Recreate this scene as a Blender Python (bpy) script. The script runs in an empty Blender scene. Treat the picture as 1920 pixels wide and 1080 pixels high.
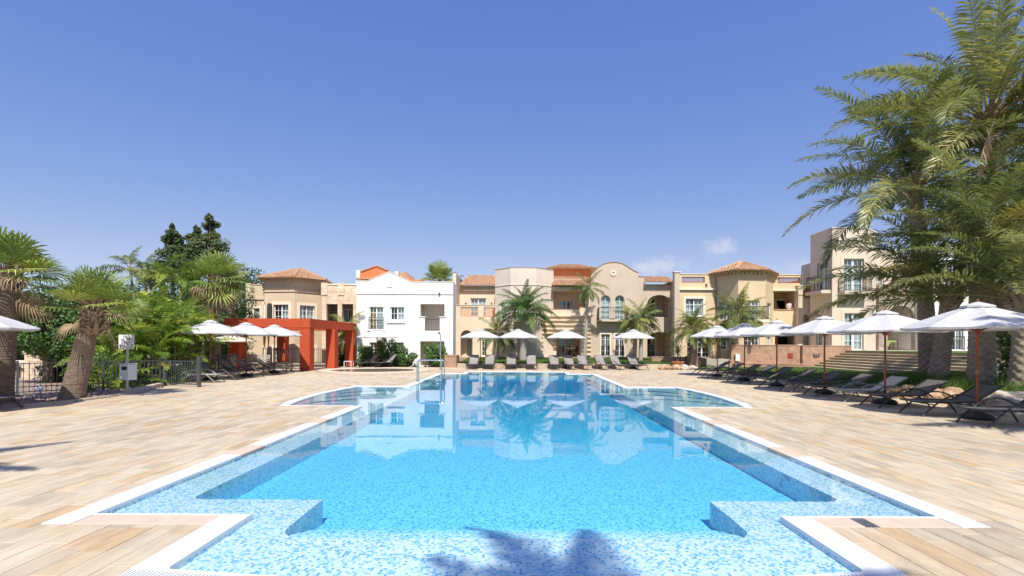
import bpy, bmesh, math, random
from mathutils import Vector, Matrix, noise
from mathutils.geometry import tessellate_polygon
R = math.radians
PI = math.pi
scene = bpy.context.scene
C = scene.collection
rnd = random.Random(7)

# ------------------------------------------------------------ camera, sky, sun, exposure
EYE, FOC, VX, VY, ROLL = 1.65, 900.0, 969.0, 644.0, .004
cam_d = bpy.data.cameras.new('camera')
cam = bpy.data.objects.new('camera', cam_d)
C.objects.link(cam)
cam_d.sensor_width = 36
cam_d.lens = FOC / 1920 * 36
cam_d.shift_x = -(VX - 960) / 1920
cam_d.shift_y = (VY - 540) / 1920
cam_d.clip_start = .05
cam_d.clip_end = 3000
cam.matrix_world = Matrix.Translation((0, 0, EYE)) @ Matrix.Rotation(PI/2, 4, 'X') @ Matrix.Rotation(ROLL, 4, 'Z')
scene.camera = cam

SUN = Vector((-.13, 1.0, -1.33)).normalized()        # direction the light travels
SUN_EL = math.asin(-SUN.z)
sun_d = bpy.data.lights.new('sun', 'SUN')
sun_d.energy = 4.6
sun_d.angle = R(.53)
sun_d.color = (1.0, .95, .87)
sun = bpy.data.objects.new('sun', sun_d)
sun.rotation_euler = SUN.to_track_quat('-Z', 'Y').to_euler()
sun.location = (5, -20, 40)
C.objects.link(sun)

world = bpy.data.worlds.new('World')
scene.world = world
world.use_nodes = True
wn, wl = world.node_tree.nodes, world.node_tree.links
wn.clear()
w_out = wn.new('ShaderNodeOutputWorld')
w_bg = wn.new('ShaderNodeBackground')
sky = wn.new('ShaderNodeTexSky')
sky.sky_type = 'NISHITA'
sky.sun_disc = False
sky.sun_elevation = SUN_EL
sky.sun_rotation = math.atan2(-SUN.x, -SUN.y)
sky.altitude = 0
sky.air_density = 1.0
sky.dust_density = .25
sky.ozone_density = 3.2
w_bg.inputs['Strength'].default_value = .109
w_tc = wn.new('ShaderNodeTexCoord')
def wmath(op, a, b=None, c=None):
    n = wn.new('ShaderNodeMath'); n.operation = op
    for i, v in enumerate((a, b, c)):
        if v is None: continue
        if isinstance(v, (int, float)): n.inputs[i].default_value = v
        else: wl.new(v, n.inputs[i])
    return n.outputs[0]
w_noise = wn.new('ShaderNodeTexNoise')
w_noise.inputs['Scale'].default_value = 26
w_noise.inputs['Detail'].default_value = 7
w_noise.inputs['Roughness'].default_value = .62
wl.new(w_tc.outputs['Generated'], w_noise.inputs['Vector'])
def cloud(px, py, sx, sy, dens):                      # a small cloud in one direction of the sky
    d = Vector((px - VX, FOC, VY - py)).normalized()
    sub = wn.new('ShaderNodeVectorMath'); sub.operation = 'SUBTRACT'
    wl.new(w_tc.outputs['Generated'], sub.inputs[0]); sub.inputs[1].default_value = d
    mul = wn.new('ShaderNodeVectorMath'); mul.operation = 'MULTIPLY'
    wl.new(sub.outputs[0], mul.inputs[0]); mul.inputs[1].default_value = (900/sx, 900/sx, 900/sy)
    ln = wn.new('ShaderNodeVectorMath'); ln.operation = 'LENGTH'
    wl.new(mul.outputs[0], ln.inputs[0])
    fall = wmath('SUBTRACT', 1.0, ln.outputs['Value'])
    m = wmath('ADD', fall, wmath('MULTIPLY', wmath('SUBTRACT', w_noise.outputs['Fac'], .5), 3.2))
    r = wn.new('ShaderNodeMapRange'); r.interpolation_type = 'SMOOTHSTEP'
    wl.new(m, r.inputs['Value'])
    r.inputs['From Min'].default_value = .15; r.inputs['From Max'].default_value = 1.3
    r.inputs['To Max'].default_value = dens
    return r.outputs[0]
cl = wmath('MAXIMUM', wmath('MAXIMUM', cloud(1342, 466, 45, 26, .6), cloud(1225, 500, 75, 22, .7)), wmath('MAXIMUM', cloud(1480, 500, 110, 26, .4), cloud(1130, 520, 120, 16, .35)))
w_sep = wn.new('ShaderNodeSeparateColor'); wl.new(sky.outputs[0], w_sep.inputs[0])
w_com = wn.new('ShaderNodeCombineColor')              # clear Mediterranean sky: evener blue down to the roofs
wl.new(wmath('SMOOTH_MIN', w_sep.outputs[0], 3.5, 1.2), w_com.inputs[0])
wl.new(wmath('MULTIPLY', wmath('POWER', w_sep.outputs[1], .77), 1.146), w_com.inputs[1])
wl.new(wmath('MULTIPLY', wmath('POWER', w_sep.outputs[2], .327), 3.05), w_com.inputs[2])
w_mix = wn.new('ShaderNodeMix'); w_mix.data_type = 'RGBA'
wl.new(cl, w_mix.inputs[0]); wl.new(w_com.outputs[0], w_mix.inputs[6]); w_mix.inputs[7].default_value = (5.2, 5.3, 5.9, 1)
wl.new(w_mix.outputs[2], w_bg.inputs['Color'])
wl.new(w_bg.outputs[0], w_out.inputs['Surface'])

vs = scene.view_settings
vs.view_transform = 'Standard'
vs.look = 'None'
vs.gamma = 1
vs.use_curve_mapping = False
vs.exposure = .43
scene.cycles.max_bounces = 8
scene.cycles.transparent_max_bounces = 16
scene.cycles.caustics_reflective = False
scene.cycles.caustics_refractive = False
try:
    scene.cycles.use_denoising = True
except Exception:
    pass

# ------------------------------------------------------------ helpers
def uv(px, py):
    du, dv = px - VX, py - VY
    return du + ROLL*dv, dv - ROLL*du
def G(px, py, h=0.):                                  # the ground point seen at a pixel of the photo
    u, v = uv(px, py)
    y = (EYE - h) * FOC / v
    return (u*y/FOC, y)
def A(px, py, Y):                                     # the point at depth Y seen at a pixel of the photo
    u, v = uv(px, py)
    return (u*Y/FOC, EYE - v*Y/FOC)

def tag(o, label=None, cat=None, group=None, kind=None):
    if label: o['label'] = label
    if cat: o['category'] = cat
    if group: o['group'] = group
    if kind: o['kind'] = kind
    return o
def thing(name, label, cat, loc=(0, 0, 0), rz=0, group=None):
    o = bpy.data.objects.new(name, None)
    o.empty_display_size = .2
    o.location = loc
    o.rotation_euler = (0, 0, rz)
    C.objects.link(o)
    return tag(o, label, cat, group)
def kids(o):
    return [c for c in o.children]
def copy_tree(o, parent=None):
    c = o.copy()
    C.objects.link(c)
    if parent is not None:
        c.parent = parent
    for ch in kids(o):
        copy_tree(ch, c)
    return c
def inst(name, me, parent=None, loc=(0, 0, 0), rot=(0, 0, 0), sc=1.0):
    o = bpy.data.objects.new(name, me)
    C.objects.link(o)
    if parent: o.parent = parent
    o.location = loc
    o.rotation_euler = rot
    o.scale = (sc, sc, sc) if isinstance(sc, (int, float)) else sc
    return o

class MB:
    """collects shapes and links them as one mesh object"""
    def __init__(s):
        s.v, s.f, s.m = [], [], []
        s.cm = 0
    def add(s, vs_, fs):
        b = len(s.v)
        s.v.extend([tuple(x) for x in vs_])
        for f in fs:
            s.f.append(tuple(b+i for i in f))
            s.m.append(s.cm)
    def quad(s, a, b, c, d): s.add((a, b, c, d), ((0, 1, 2, 3),))
    def tri(s, a, b, c): s.add((a, b, c), ((0, 1, 2),))
    def box(s, x0, x1, y0, y1, z0, z1):
        s.add([(x0,y0,z0),(x1,y0,z0),(x1,y1,z0),(x0,y1,z0),(x0,y0,z1),(x1,y0,z1),(x1,y1,z1),(x0,y1,z1)],
              [(0,3,2,1),(4,5,6,7),(0,1,5,4),(1,2,6,5),(2,3,7,6),(3,0,4,7)])
    def hexa(s, p):                                    # 8 points: bottom 4, top 4
        s.add(p, [(0,3,2,1),(4,5,6,7),(0,1,5,4),(1,2,6,5),(2,3,7,6),(3,0,4,7)])
    def cbox(s, x0, x1, y0, y1, z0, z1, c):            # box with chamfered top edges
        s.add([(x0,y0,z0),(x1,y0,z0),(x1,y1,z0),(x0,y1,z0),(x0,y0,z1-c),(x1,y0,z1-c),(x1,y1,z1-c),(x0,y1,z1-c),
               (x0+c,y0+c,z1),(x1-c,y0+c,z1),(x1-c,y1-c,z1),(x0+c,y1-c,z1)],
              [(0,1,5,4),(1,2,6,5),(2,3,7,6),(3,0,4,7),(4,5,9,8),(5,6,10,9),(6,7,11,10),(7,4,8,11),(8,9,10,11)])
    def tube(s, pts, r, n=6, cap=True):
        pts = [Vector(p) for p in pts]
        rs = r if isinstance(r, (list, tuple)) else [r]*len(pts)
        rings = []
        up = None
        for i, p in enumerate(pts):
            t = (pts[min(i+1, len(pts)-1)] - pts[max(i-1, 0)])
            if t.length < 1e-9: t = Vector((0, 0, 1))
            t.normalize()
            if up is None:
                up = Vector((0, 0, 1)) if abs(t.z) < .9 else Vector((1, 0, 0))
            a = t.cross(up)
            if a.length < 1e-6: a = t.cross(Vector((0, 1, 0)))
            a.normalize()
            b = a.cross(t).normalized()
            up = b
            rings.append([p + (a*math.cos(k*2*PI/n) + b*math.sin(k*2*PI/n))*rs[i] for k in range(n)])
        vs_ = [q for ring in rings for q in ring]
        fs = []
        for i in range(len(pts)-1):
            for k in range(n):
                fs.append((i*n+k, i*n+(k+1) % n, (i+1)*n+(k+1) % n, (i+1)*n+k))
        if cap:
            fs.append(tuple(range(n-1, -1, -1)))
            fs.append(tuple((len(pts)-1)*n+k for k in range(n)))
        s.add(vs_, fs)
    def bar(s, a, b, w, d=None):                       # rectangular bar
        a, b = Vector(a), Vector(b)
        d = d or w
        t = (b-a).normalized()
        up = Vector((0, 0, 1)) if abs(t.z) < .95 else Vector((0, 1, 0))
        e = t.cross(up).normalized()*w/2
        g = e.cross(t).normalized()*d/2
        s.hexa([a-e-g, a+e-g, a+e+g, a-e+g, b-e-g, b+e-g, b+e+g, b-e+g])
    def strip(s, pts, wv, th):                         # flat sling along pts, width vector wv, thickness th
        n = len(pts)
        vs_ = []
        for i, p in enumerate(pts):
            p = Vector(p)
            t = (Vector(pts[min(i+1, n-1)]) - Vector(pts[max(i-1, 0)])).normalized()
            nn = Vector(wv).cross(t).normalized()*th/2
            w = Vector(wv)/2
            vs_ += [p-w-nn, p+w-nn, p+w+nn, p-w+nn]
        fs = []
        for i in range(n-1):
            for k in range(4):
                fs.append((i*4+k, i*4+(k+1) % 4, (i+1)*4+(k+1) % 4, (i+1)*4+k))
        fs.append((3, 2, 1, 0)); fs.append(tuple((n-1)*4+k for k in range(4)))
        s.add(vs_, fs)
    def lathe(s, prof, n=16, c=(0, 0, 0), cap=False):
        vs_ = []
        for r, z in prof:
            for k in range(n):
                vs_.append((c[0]+r*math.cos(2*PI*k/n), c[1]+r*math.sin(2*PI*k/n), c[2]+z))
        fs = []
        for i in range(len(prof)-1):
            for k in range(n):
                fs.append((i*n+k, i*n+(k+1) % n, (i+1)*n+(k+1) % n, (i+1)*n+k))
        if cap:
            fs.append(tuple(range(n-1, -1, -1))); fs.append(tuple((len(prof)-1)*n+k for k in range(n)))
        s.add(vs_, fs)
    def flat(s, outer, holes, z, up=True):             # polygon with holes in the ground plane
        loops = [[Vector((p[0], p[1], 0)) for p in lp] for lp in [outer]+list(holes)]
        fl = [p for lp in loops for p in lp]
        vs_ = [(p.x, p.y, z if not callable(z) else z(p.x, p.y)) for p in fl]
        fs = []
        for t in tessellate_polygon(loops):
            a, b, c = (fl[i] for i in t)
            s_ = (b-a).cross(c-a).z
            fs.append(tuple(t) if (s_ > 0) == up else tuple(reversed(t)))
        s.add(vs_, fs)
    def mesh(s, name, mat, smooth=False):
        me = bpy.data.meshes.new(name)
        me.from_pydata(s.v, [], s.f)
        for m in (mat if isinstance(mat, (list, tuple)) else [mat]):
            me.materials.append(m)
        if max(s.m, default=0) > 0:
            me.polygons.foreach_set('material_index', s.m)
        if smooth:
            me.polygons.foreach_set('use_smooth', [True]*len(me.polygons))
        me.update()
        return me
    def build(s, name, mat, parent=None, smooth=False, world=False, kind=None, label=None):
        o = bpy.data.objects.new(name, s.mesh(name, mat, smooth))
        C.objects.link(o)
        if parent is not None:
            o.parent = parent
            if world:
                bw = Matrix.Translation(parent.location) @ parent.rotation_euler.to_matrix().to_4x4()
                o.matrix_parent_inverse = bw.inverted()
        if kind: o['kind'] = kind
        if label: o['label'] = label
        return o

class Pl:
    """a vertical plane: x along it, z up, d into the building"""
    def __init__(s, o, u=(1, 0, 0)):
        s.o = Vector((o[0], o[1], 0))
        s.u = Vector((u[0], u[1], 0)).normalized()
        s.n = Vector((-s.u.y, s.u.x, 0))
    def p(s, x, z, d=0.): return s.o + s.u*x + s.n*d + Vector((0, 0, z))
    def hit(s, px, py):
        u, v = uv(px, py)
        r = Vector((u, FOC, -v))
        c = Vector((0, 0, EYE))
        t = s.n.dot(s.o - c) / s.n.dot(r)
        q = c + r*t
        return (s.u.dot(q - s.o), q.z)
    def hx(s, px, py=600): return s.hit(px, py)[0]
    def hz(s, px, py): return s.hit(px, py)[1]
    def rect(s, x0, y0, x1, y1):                       # photo pixels -> (x0,z0,x1,z1)
        xm, ym = (x0+x1)/2, (y0+y1)/2
        return (s.hit(x0, ym)[0], s.hit(xm, y1)[1], s.hit(x1, ym)[0], s.hit(xm, y0)[1])
def front(Y): return Pl((0, Y, 0))
def pbox(mb, pl, x0, x1, z0, z1, d0, d1):
    mb.hexa([pl.p(x0, z0, d0), pl.p(x1, z0, d0), pl.p(x1, z0, d1), pl.p(x0, z0, d1),
             pl.p(x0, z1, d0), pl.p(x1, z1, d0), pl.p(x1, z1, d1), pl.p(x0, z1, d1)])
def rloop(x0, z0, x1, z1): return [(x0, z0), (x1, z0), (x1, z1), (x0, z1)]
def arch_loop(x0, z0, x1, zs, zt, n=12):               # bottom z0, springing zs, crown zt
    cx, rx = (x0+x1)/2, (x1-x0)/2
    return [(x0, z0), (x1, z0)] + [(cx+rx*math.cos(PI*k/n), zs+(zt-zs)*math.sin(PI*k/n)) for k in range(n+1)]
def slab(mb, pl, outer, holes=(), d0=0., d1=.3):       # wall with openings and reveals
    loops = [[Vector((x, z, 0)) for x, z in lp] for lp in [outer]+list(holes)]
    fl = [p for lp in loops for p in lp]
    n = len(fl)
    vs_ = [pl.p(p.x, p.y, d0) for p in fl] + [pl.p(p.x, p.y, d1) for p in fl]
    fs = []
    for t in tessellate_polygon(loops):
        a, b, c = (fl[i] for i in t)
        t = tuple(t) if (b-a).cross(c-a).z > 0 else tuple(reversed(t))
        fs.append(t)
        fs.append(tuple(n+i for i in reversed(t)))
    k = 0
    for lp in loops:
        m = len(lp)
        for i in range(m):
            j = (i+1) % m
            fs.append((k+i, k+j, n+k+j, n+k+i))
        k += m
    mb.add(vs_, fs)

# ------------------------------------------------------------ materials
def newmat(name):
    m = bpy.data.materials.new(name)
    m.use_nodes = True
    nt = m.node_tree
    b = nt.nodes['Principled BSDF']
    return m, nt, b
def node(nt, t, **kw):
    n = nt.nodes.new(t)
    for k, v in kw.items(): setattr(n, k, v)
    return n
def ramp(nt, fac, stops, interp='LINEAR'):
    r = node(nt, 'ShaderNodeValToRGB')
    r.color_ramp.interpolation = interp
    el = r.color_ramp.elements
    el[0].position, el[0].color = stops[0][0], (*stops[0][1], 1)
    el[1].position, el[1].color = stops[-1][0], (*stops[-1][1], 1)
    for p, c in stops[1:-1]:
        e = el.new(p); e.color = (*c, 1)
    nt.links.new(fac, r.inputs[0])
    return r.outputs[0]
def noise_tex(nt, scale, detail=4, rough=.55, vec=None, mapping=None):
    n = node(nt, 'ShaderNodeTexNoise')
    n.inputs['Scale'].default_value = scale
    n.inputs['Detail'].default_value = detail
    n.inputs['Roughness'].default_value = rough
    if vec is None:
        vec = node(nt, 'ShaderNodeNewGeometry').outputs['Position']
    if mapping:
        mp = node(nt, 'ShaderNodeMapping')
        mp.inputs['Scale'].default_value = mapping
        nt.links.new(vec, mp.inputs['Vector']); vec = mp.outputs[0]
    nt.links.new(vec, n.inputs['Vector'])
    return n.outputs['Fac']
def mixc(nt, fac, a, b, mode='MIX'):
    m = node(nt, 'ShaderNodeMix', data_type='RGBA', blend_type=mode)
    for i, v in ((0, fac), (6, a), (7, b)):
        if isinstance(v, (int, float)): m.inputs[i].default_value = v
        elif isinstance(v, tuple): m.inputs[i].default_value = (*v, 1)
        else: nt.links.new(v, m.inputs[i])
    return m.outputs[2]
def bump(nt, b, h, dist, strength=1.):
    n = node(nt, 'ShaderNodeBump')
    n.inputs['Strength'].default_value = strength
    n.inputs['Distance'].default_value = dist
    nt.links.new(h, n.inputs['Height'])
    nt.links.new(n.outputs[0], b.inputs['Normal'])
def mat(name, col, rough=.8, var=.12, scale=3., fine=40., bumpd=.0, metal=0., spec=.3, mapping=None):
    m, nt, b = newmat(name)
    n1 = noise_tex(nt, scale, 5, .6, mapping=mapping)
    n2 = noise_tex(nt, fine, 3, .6, mapping=mapping)
    lo = tuple(c*(1-var) for c in col); hi = tuple(min(1, c*(1+var*.7)) for c in col)
    c1 = ramp(nt, n1, [(.3, lo), (.7, hi)])
    c2 = mixc(nt, .5*var+.02, c1, ramp(nt, n2, [(.35, (.25, .25, .25)), (.65, (.75, .75, .75))]), 'OVERLAY')
    nt.links.new(c2, b.inputs['Base Color'])
    b.inputs['Roughness'].default_value = rough
    b.inputs['Metallic'].default_value = metal
    b.inputs['Specular IOR Level'].default_value = spec
    if bumpd: bump(nt, b, n2, bumpd)
    return m
def leafmat(name, stops, trans=.25, rough=.45, spec=.35, tipcol=None):
    """leaf: colour differs from leaf to leaf, light also comes through"""
    m, nt, b = newmat(name)
    oi = node(nt, 'ShaderNodeObjectInfo')
    gi = node(nt, 'ShaderNodeNewGeometry')
    add = node(nt, 'ShaderNodeMath', operation='ADD')
    mul = node(nt, 'ShaderNodeMath', operation='MULTIPLY'); mul.inputs[1].default_value = .45
    nt.links.new(gi.outputs['Random Per Island'], mul.inputs[0])
    mul2 = node(nt, 'ShaderNodeMath', operation='MULTIPLY'); mul2.inputs[1].default_value = .55
    nt.links.new(oi.outputs['Random'], mul2.inputs[0])
    nt.links.new(mul.outputs[0], add.inputs[0]); nt.links.new(mul2.outputs[0], add.inputs[1])
    col = ramp(nt, add.outputs[0], stops)
    nt.links.new(col, b.inputs['Base Color'])
    b.inputs['Roughness'].default_value = rough
    b.inputs['Specular IOR Level'].default_value = spec
    tr = node(nt, 'ShaderNodeBsdfTranslucent')
    br = mixc(nt, 1.0, col, (1.25, 1.3, .7), 'MULTIPLY')
    nt.links.new(br, tr.inputs['Color'])
    mx = node(nt, 'ShaderNodeMixShader'); mx.inputs[0].default_value = trans
    nt.links.new(b.outputs[0], mx.inputs[1]); nt.links.new(tr.outputs[0], mx.inputs[2])
    nt.links.new(mx.outputs[0], nt.nodes['Material Output'].inputs['Surface'])
    return m

def stucco(name, col):
    m = mat(name, col, .9, .09, .7, 30., .002, spec=.15)
    nt = m.node_tree; b = nt.nodes['Principled BSDF']
    src = b.inputs['Base Color'].links[0].from_socket
    st = noise_tex(nt, 1.6, 5, .65, mapping=(1.6, 1.6, .16))          # rain streaks and patches
    pa = noise_tex(nt, .35, 4, .6)
    c = mixc(nt, ramp(nt, st, [(.5, (0, 0, 0)), (.78, (.30, .30, .30))]), src, tuple(x*.66 for x in col))
    c = mixc(nt, ramp(nt, pa, [(.45, (0, 0, 0)), (.75, (.22, .22, .22))]), c, tuple(min(.84, x*1.12) for x in col))
    nt.links.new(c, b.inputs['Base Color'])
    return m
M = {}
M['white_wall'] = stucco('white_wall', (.77, .76, .74))
M['peach'] = stucco('peach_wall', (.72, .58, .43))
M['cream'] = stucco('cream_wall', (.67, .58, .48))
M['tan'] = stucco('tan_wall', (.56, .455, .355))
M['ochre'] = stucco('ochre_wall', (.65, .51, .33))
M['sand'] = stucco('sand_wall', (.63, .495, .34))
M['pale'] = stucco('pale_wall', (.68, .57, .45))
M['trim'] = stucco('pale_trim', (.78, .70, .56))
M['red'] = stucco('red_wall', (.47, .082, .036))
M['terracotta_wall'] = stucco('terracotta_wall', (.60, .20, .09))
M['room_shade'] = mat('room_shade', (.05, .045, .04), .9)  # near-black tone stands in for the shade inside windows and one loggia
M['room'] = mat('room_wall', (.32, .27, .22), .9)
M['white_paint'] = mat('white_paint', (.8, .8, .78), .45, .03)
M['iron'] = mat('black_iron', (.035, .033, .034), .5, .2)
M['fence'] = mat('grey_fence_paint', (.075, .078, .085), .45, .2)
M['grey_metal'] = mat('grey_metal', (.45, .46, .47), .35, .1, metal=.7)
M['chrome'] = mat('polished_steel', (.62, .63, .65), .16, .03, metal=1.)
M['frame'] = mat('lounger_frame', (.06, .056, .056), .42, .15)
M['frame_light'] = mat('lounger_frame_light', (.25, .245, .24), .42, .1)
M['wood'] = mat('varnished_pole_wood', (.28, .088, .03), .4, .35, 2., 60., mapping=(6, 6, .6))
M['teak'] = mat('teak_wood', (.36, .21, .11), .6, .3, 3., 60.)
M['weathered_wood'] = mat('weathered_wood', (.42, .38, .33), .7, .25, 3., 60.)
M['dark_base'] = mat('umbrella_base', (.022, .022, .025), .5, .2)
M['terracotta'] = mat('terracotta_pot', (.50, .19, .085), .8, .2)
M['stone_coping'] = mat('beige_coping', (.60, .47, .36), .75, .1, 6., 60., .001)
M['kerb'] = mat('beige_kerb', (.50, .40, .30), .85, .2, 2., 30., .003)
M['concrete'] = mat('concrete', (.42, .37, .30), .9, .2, 2., 30., .003)
M['grate'] = mat('white_grate', (.74, .75, .76), .5, .05)
M['rock'] = mat('ochre_rock', (.46, .31, .19), .9, .5, 3.5, 14., .02)
M['rock_pale'] = mat('pale_rock', (.52, .45, .37), .9, .4, 3.5, 14., .02)
M['earth'] = mat('dry_earth', (.26, .18, .12), .95, .4, 1.2, 20., .02)
M['gravel'] = mat('pink_gravel', (.34, .25, .21), .95, .5, 9., 60., .01)
M['bark'] = mat('bark', (.16, .12, .09), .9, .4, 5., 30., .02)
M['plate'] = mat('sign_plate', (.78, .78, .77), .4, .02)
M['print'] = mat('sign_print', (.12, .12, .14), .5, .02)
M['print_red'] = mat('sign_print_red', (.35, .06, .05), .5, .02)
M['red_box'] = mat('red_box', (.33, .05, .045), .5, .1)
M['slot'] = mat('black_slot', (.012, .012, .012), .7, .1)

def fabric(name, col, trans):
    m, nt, b = newmat(name)
    n1 = noise_tex(nt, 2.2, 4)
    col_ = ramp(nt, n1, [(.3, tuple(c*.94 for c in col)), (.7, col)])
    nt.links.new(col_, b.inputs['Base Color'])
    b.inputs['Roughness'].default_value = .9
    b.inputs['Specular IOR Level'].default_value = .15
    w = noise_tex(nt, 5., 3)
    bump(nt, b, w, .03)
    tr = node(nt, 'ShaderNodeBsdfTranslucent')
    nt.links.new(mixc(nt, 1., col_, (1., .93, .8), 'MULTIPLY'), tr.inputs['Color'])
    mx = node(nt, 'ShaderNodeMixShader'); mx.inputs[0].default_value = trans
    nt.links.new(b.outputs[0], mx.inputs[1]); nt.links.new(tr.outputs[0], mx.inputs[2])
    nt.links.new(mx.outputs[0], nt.nodes['Material Output'].inputs['Surface'])
    return m
M['canopy'] = fabric('white_canopy', (.64, .635, .64), .2)
M['canopy_cream'] = fabric('cream_canopy', (.78, .72, .60), .2)
M['curtain'] = fabric('white_curtain', (.72, .76, .78), .3)
M['curtain_yellow'] = fabric('yellow_curtain', (.62, .42, .09), .3)
M['towel_pink'] = fabric('pink_cloth', (.60, .33, .45), .2)
M['towel_green'] = fabric('green_cloth', (.36, .46, .17), .2)
M['white_cloth'] = fabric('white_cloth', (.7, .68, .66), .1)

def sling(name, col):
    m, nt, b = newmat(name)
    w = node(nt, 'ShaderNodeTexChecker'); w.inputs['Scale'].default_value = 260
    tc = node(nt, 'ShaderNodeTexCoord'); nt.links.new(tc.outputs['Object'], w.inputs['Vector'])
    w.inputs['Color1'].default_value = (*[c*.75 for c in col], 1); w.inputs['Color2'].default_value = (*[c*1.2 for c in col], 1)
    n1 = noise_tex(nt, 3., 4)
    nt.links.new(mixc(nt, .25, w.outputs['Color'], ramp(nt, n1, [(.3, (.2, .2, .2)), (.7, (.8, .8, .8))]), 'OVERLAY'), b.inputs['Base Color'])
    b.inputs['Roughness'].default_value = .7
    return m
M['sling'] = sling('taupe_sling', (.125, .115, .11))
M['sling_far'] = sling('grey_sling', (.24, .222, .208))
M['sling_white'] = sling('white_sling', (.60, .585, .56))

def schlick(nt, f0, normal=None):
    lw = node(nt, 'ShaderNodeLayerWeight'); lw.inputs['Blend'].default_value = .5
    if normal is not None: nt.links.new(normal, lw.inputs['Normal'])
    pw = node(nt, 'ShaderNodeMath', operation='POWER'); nt.links.new(lw.outputs['Facing'], pw.inputs[0]); pw.inputs[1].default_value = 5
    ma = node(nt, 'ShaderNodeMath', operation='MULTIPLY_ADD'); nt.links.new(pw.outputs[0], ma.inputs[0]); ma.inputs[1].default_value = 1-f0; ma.inputs[2].default_value = f0
    return ma.outputs[0]
def glass(name, tint, refl=1.0):
    m, nt, b = newmat(name)
    nt.nodes.remove(b)
    tr = node(nt, 'ShaderNodeBsdfTransparent'); tr.inputs[0].default_value = (*tint, 1)
    gl = node(nt, 'ShaderNodeBsdfGlossy'); gl.inputs['Roughness'].default_value = .03
    mx = node(nt, 'ShaderNodeMixShader')
    nt.links.new(schlick(nt, .09), mx.inputs[0]); nt.links.new(tr.outputs[0], mx.inputs[1]); nt.links.new(gl.outputs[0], mx.inputs[2])
    nt.links.new(mx.outputs[0], nt.nodes['Material Output'].inputs['Surface'])
    return m
M['glass'] = glass('window_glass', (.86, .93, .94))

def brick(name, c1, c2, mortar, scale=1., bw=.25, bh=.065, uvec='XZ'):
    m, nt, b = newmat(name)
    pos = node(nt, 'ShaderNodeNewGeometry').outputs['Position']
    sp = node(nt, 'ShaderNodeSeparateXYZ'); nt.links.new(pos, sp.inputs[0])
    cb = node(nt, 'ShaderNodeCombineXYZ')
    ad = node(nt, 'ShaderNodeMath', operation='ADD')
    nt.links.new(sp.outputs['X'], ad.inputs[0]); nt.links.new(sp.outputs['Y'], ad.inputs[1])
    nt.links.new(ad.outputs[0], cb.inputs['X']); nt.links.new(sp.outputs['Z'], cb.inputs['Y'])
    t = node(nt, 'ShaderNodeTexBrick')
    nt.links.new(cb.outputs[0], t.inputs['Vector'])
    t.inputs['Scale'].default_value = scale
    t.inputs['Brick Width'].default_value = bw
    t.inputs['Row Height'].default_value = bh
    t.inputs['Mortar Size'].default_value = .008
    t.inputs['Color1'].default_value = (*c1, 1); t.inputs['Color2'].default_value = (*c2, 1); t.inputs['Mortar'].default_value = (*mortar, 1)
    n1 = noise_tex(nt, 2.5, 5)
    c = mixc(nt, .6, t.outputs['Color'], ramp(nt, n1, [(.3, (.3, .3, .3)), (.7, (.68, .68, .68))]), 'OVERLAY')
    nt.links.new(c, b.inputs['Base Color'])
    b.inputs['Roughness'].default_value = .9
    bump(nt, b, t.outputs['Fac'], -.006)
    return m
M['brick'] = brick('red_brick', (.40, .20, .12), (.46, .27, .17), (.45, .36, .28))
M['stone_clad'] = brick('stone_cladding', (.60, .47, .33), (.70, .57, .42), (.58, .47, .35), bw=.6, bh=.3)
M['grey_stone'] = brick('grey_stone_cladding', (.34, .28, .22), (.46, .39, .32), (.38, .32, .27), bw=.34, bh=.09)

def tilemat():
    m, nt, b = newmat('roof_tile')
    g = node(nt, 'ShaderNodeNewGeometry')
    c = ramp(nt, g.outputs['Random Per Island'], [(0, (.37, .19, .10)), (.35, (.45, .25, .135)), (.7, (.50, .31, .185)), (1, (.38, .24, .155))])
    n1 = noise_tex(nt, 6., 4)
    c = mixc(nt, .6, c, ramp(nt, n1, [(.3, (.28, .27, .26)), (.7, (.7, .7, .7))]), 'OVERLAY')
    nt.links.new(c, b.inputs['Base Color']); b.inputs['Roughness'].default_value = .9
    return m
M['tile'] = tilemat()

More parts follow.
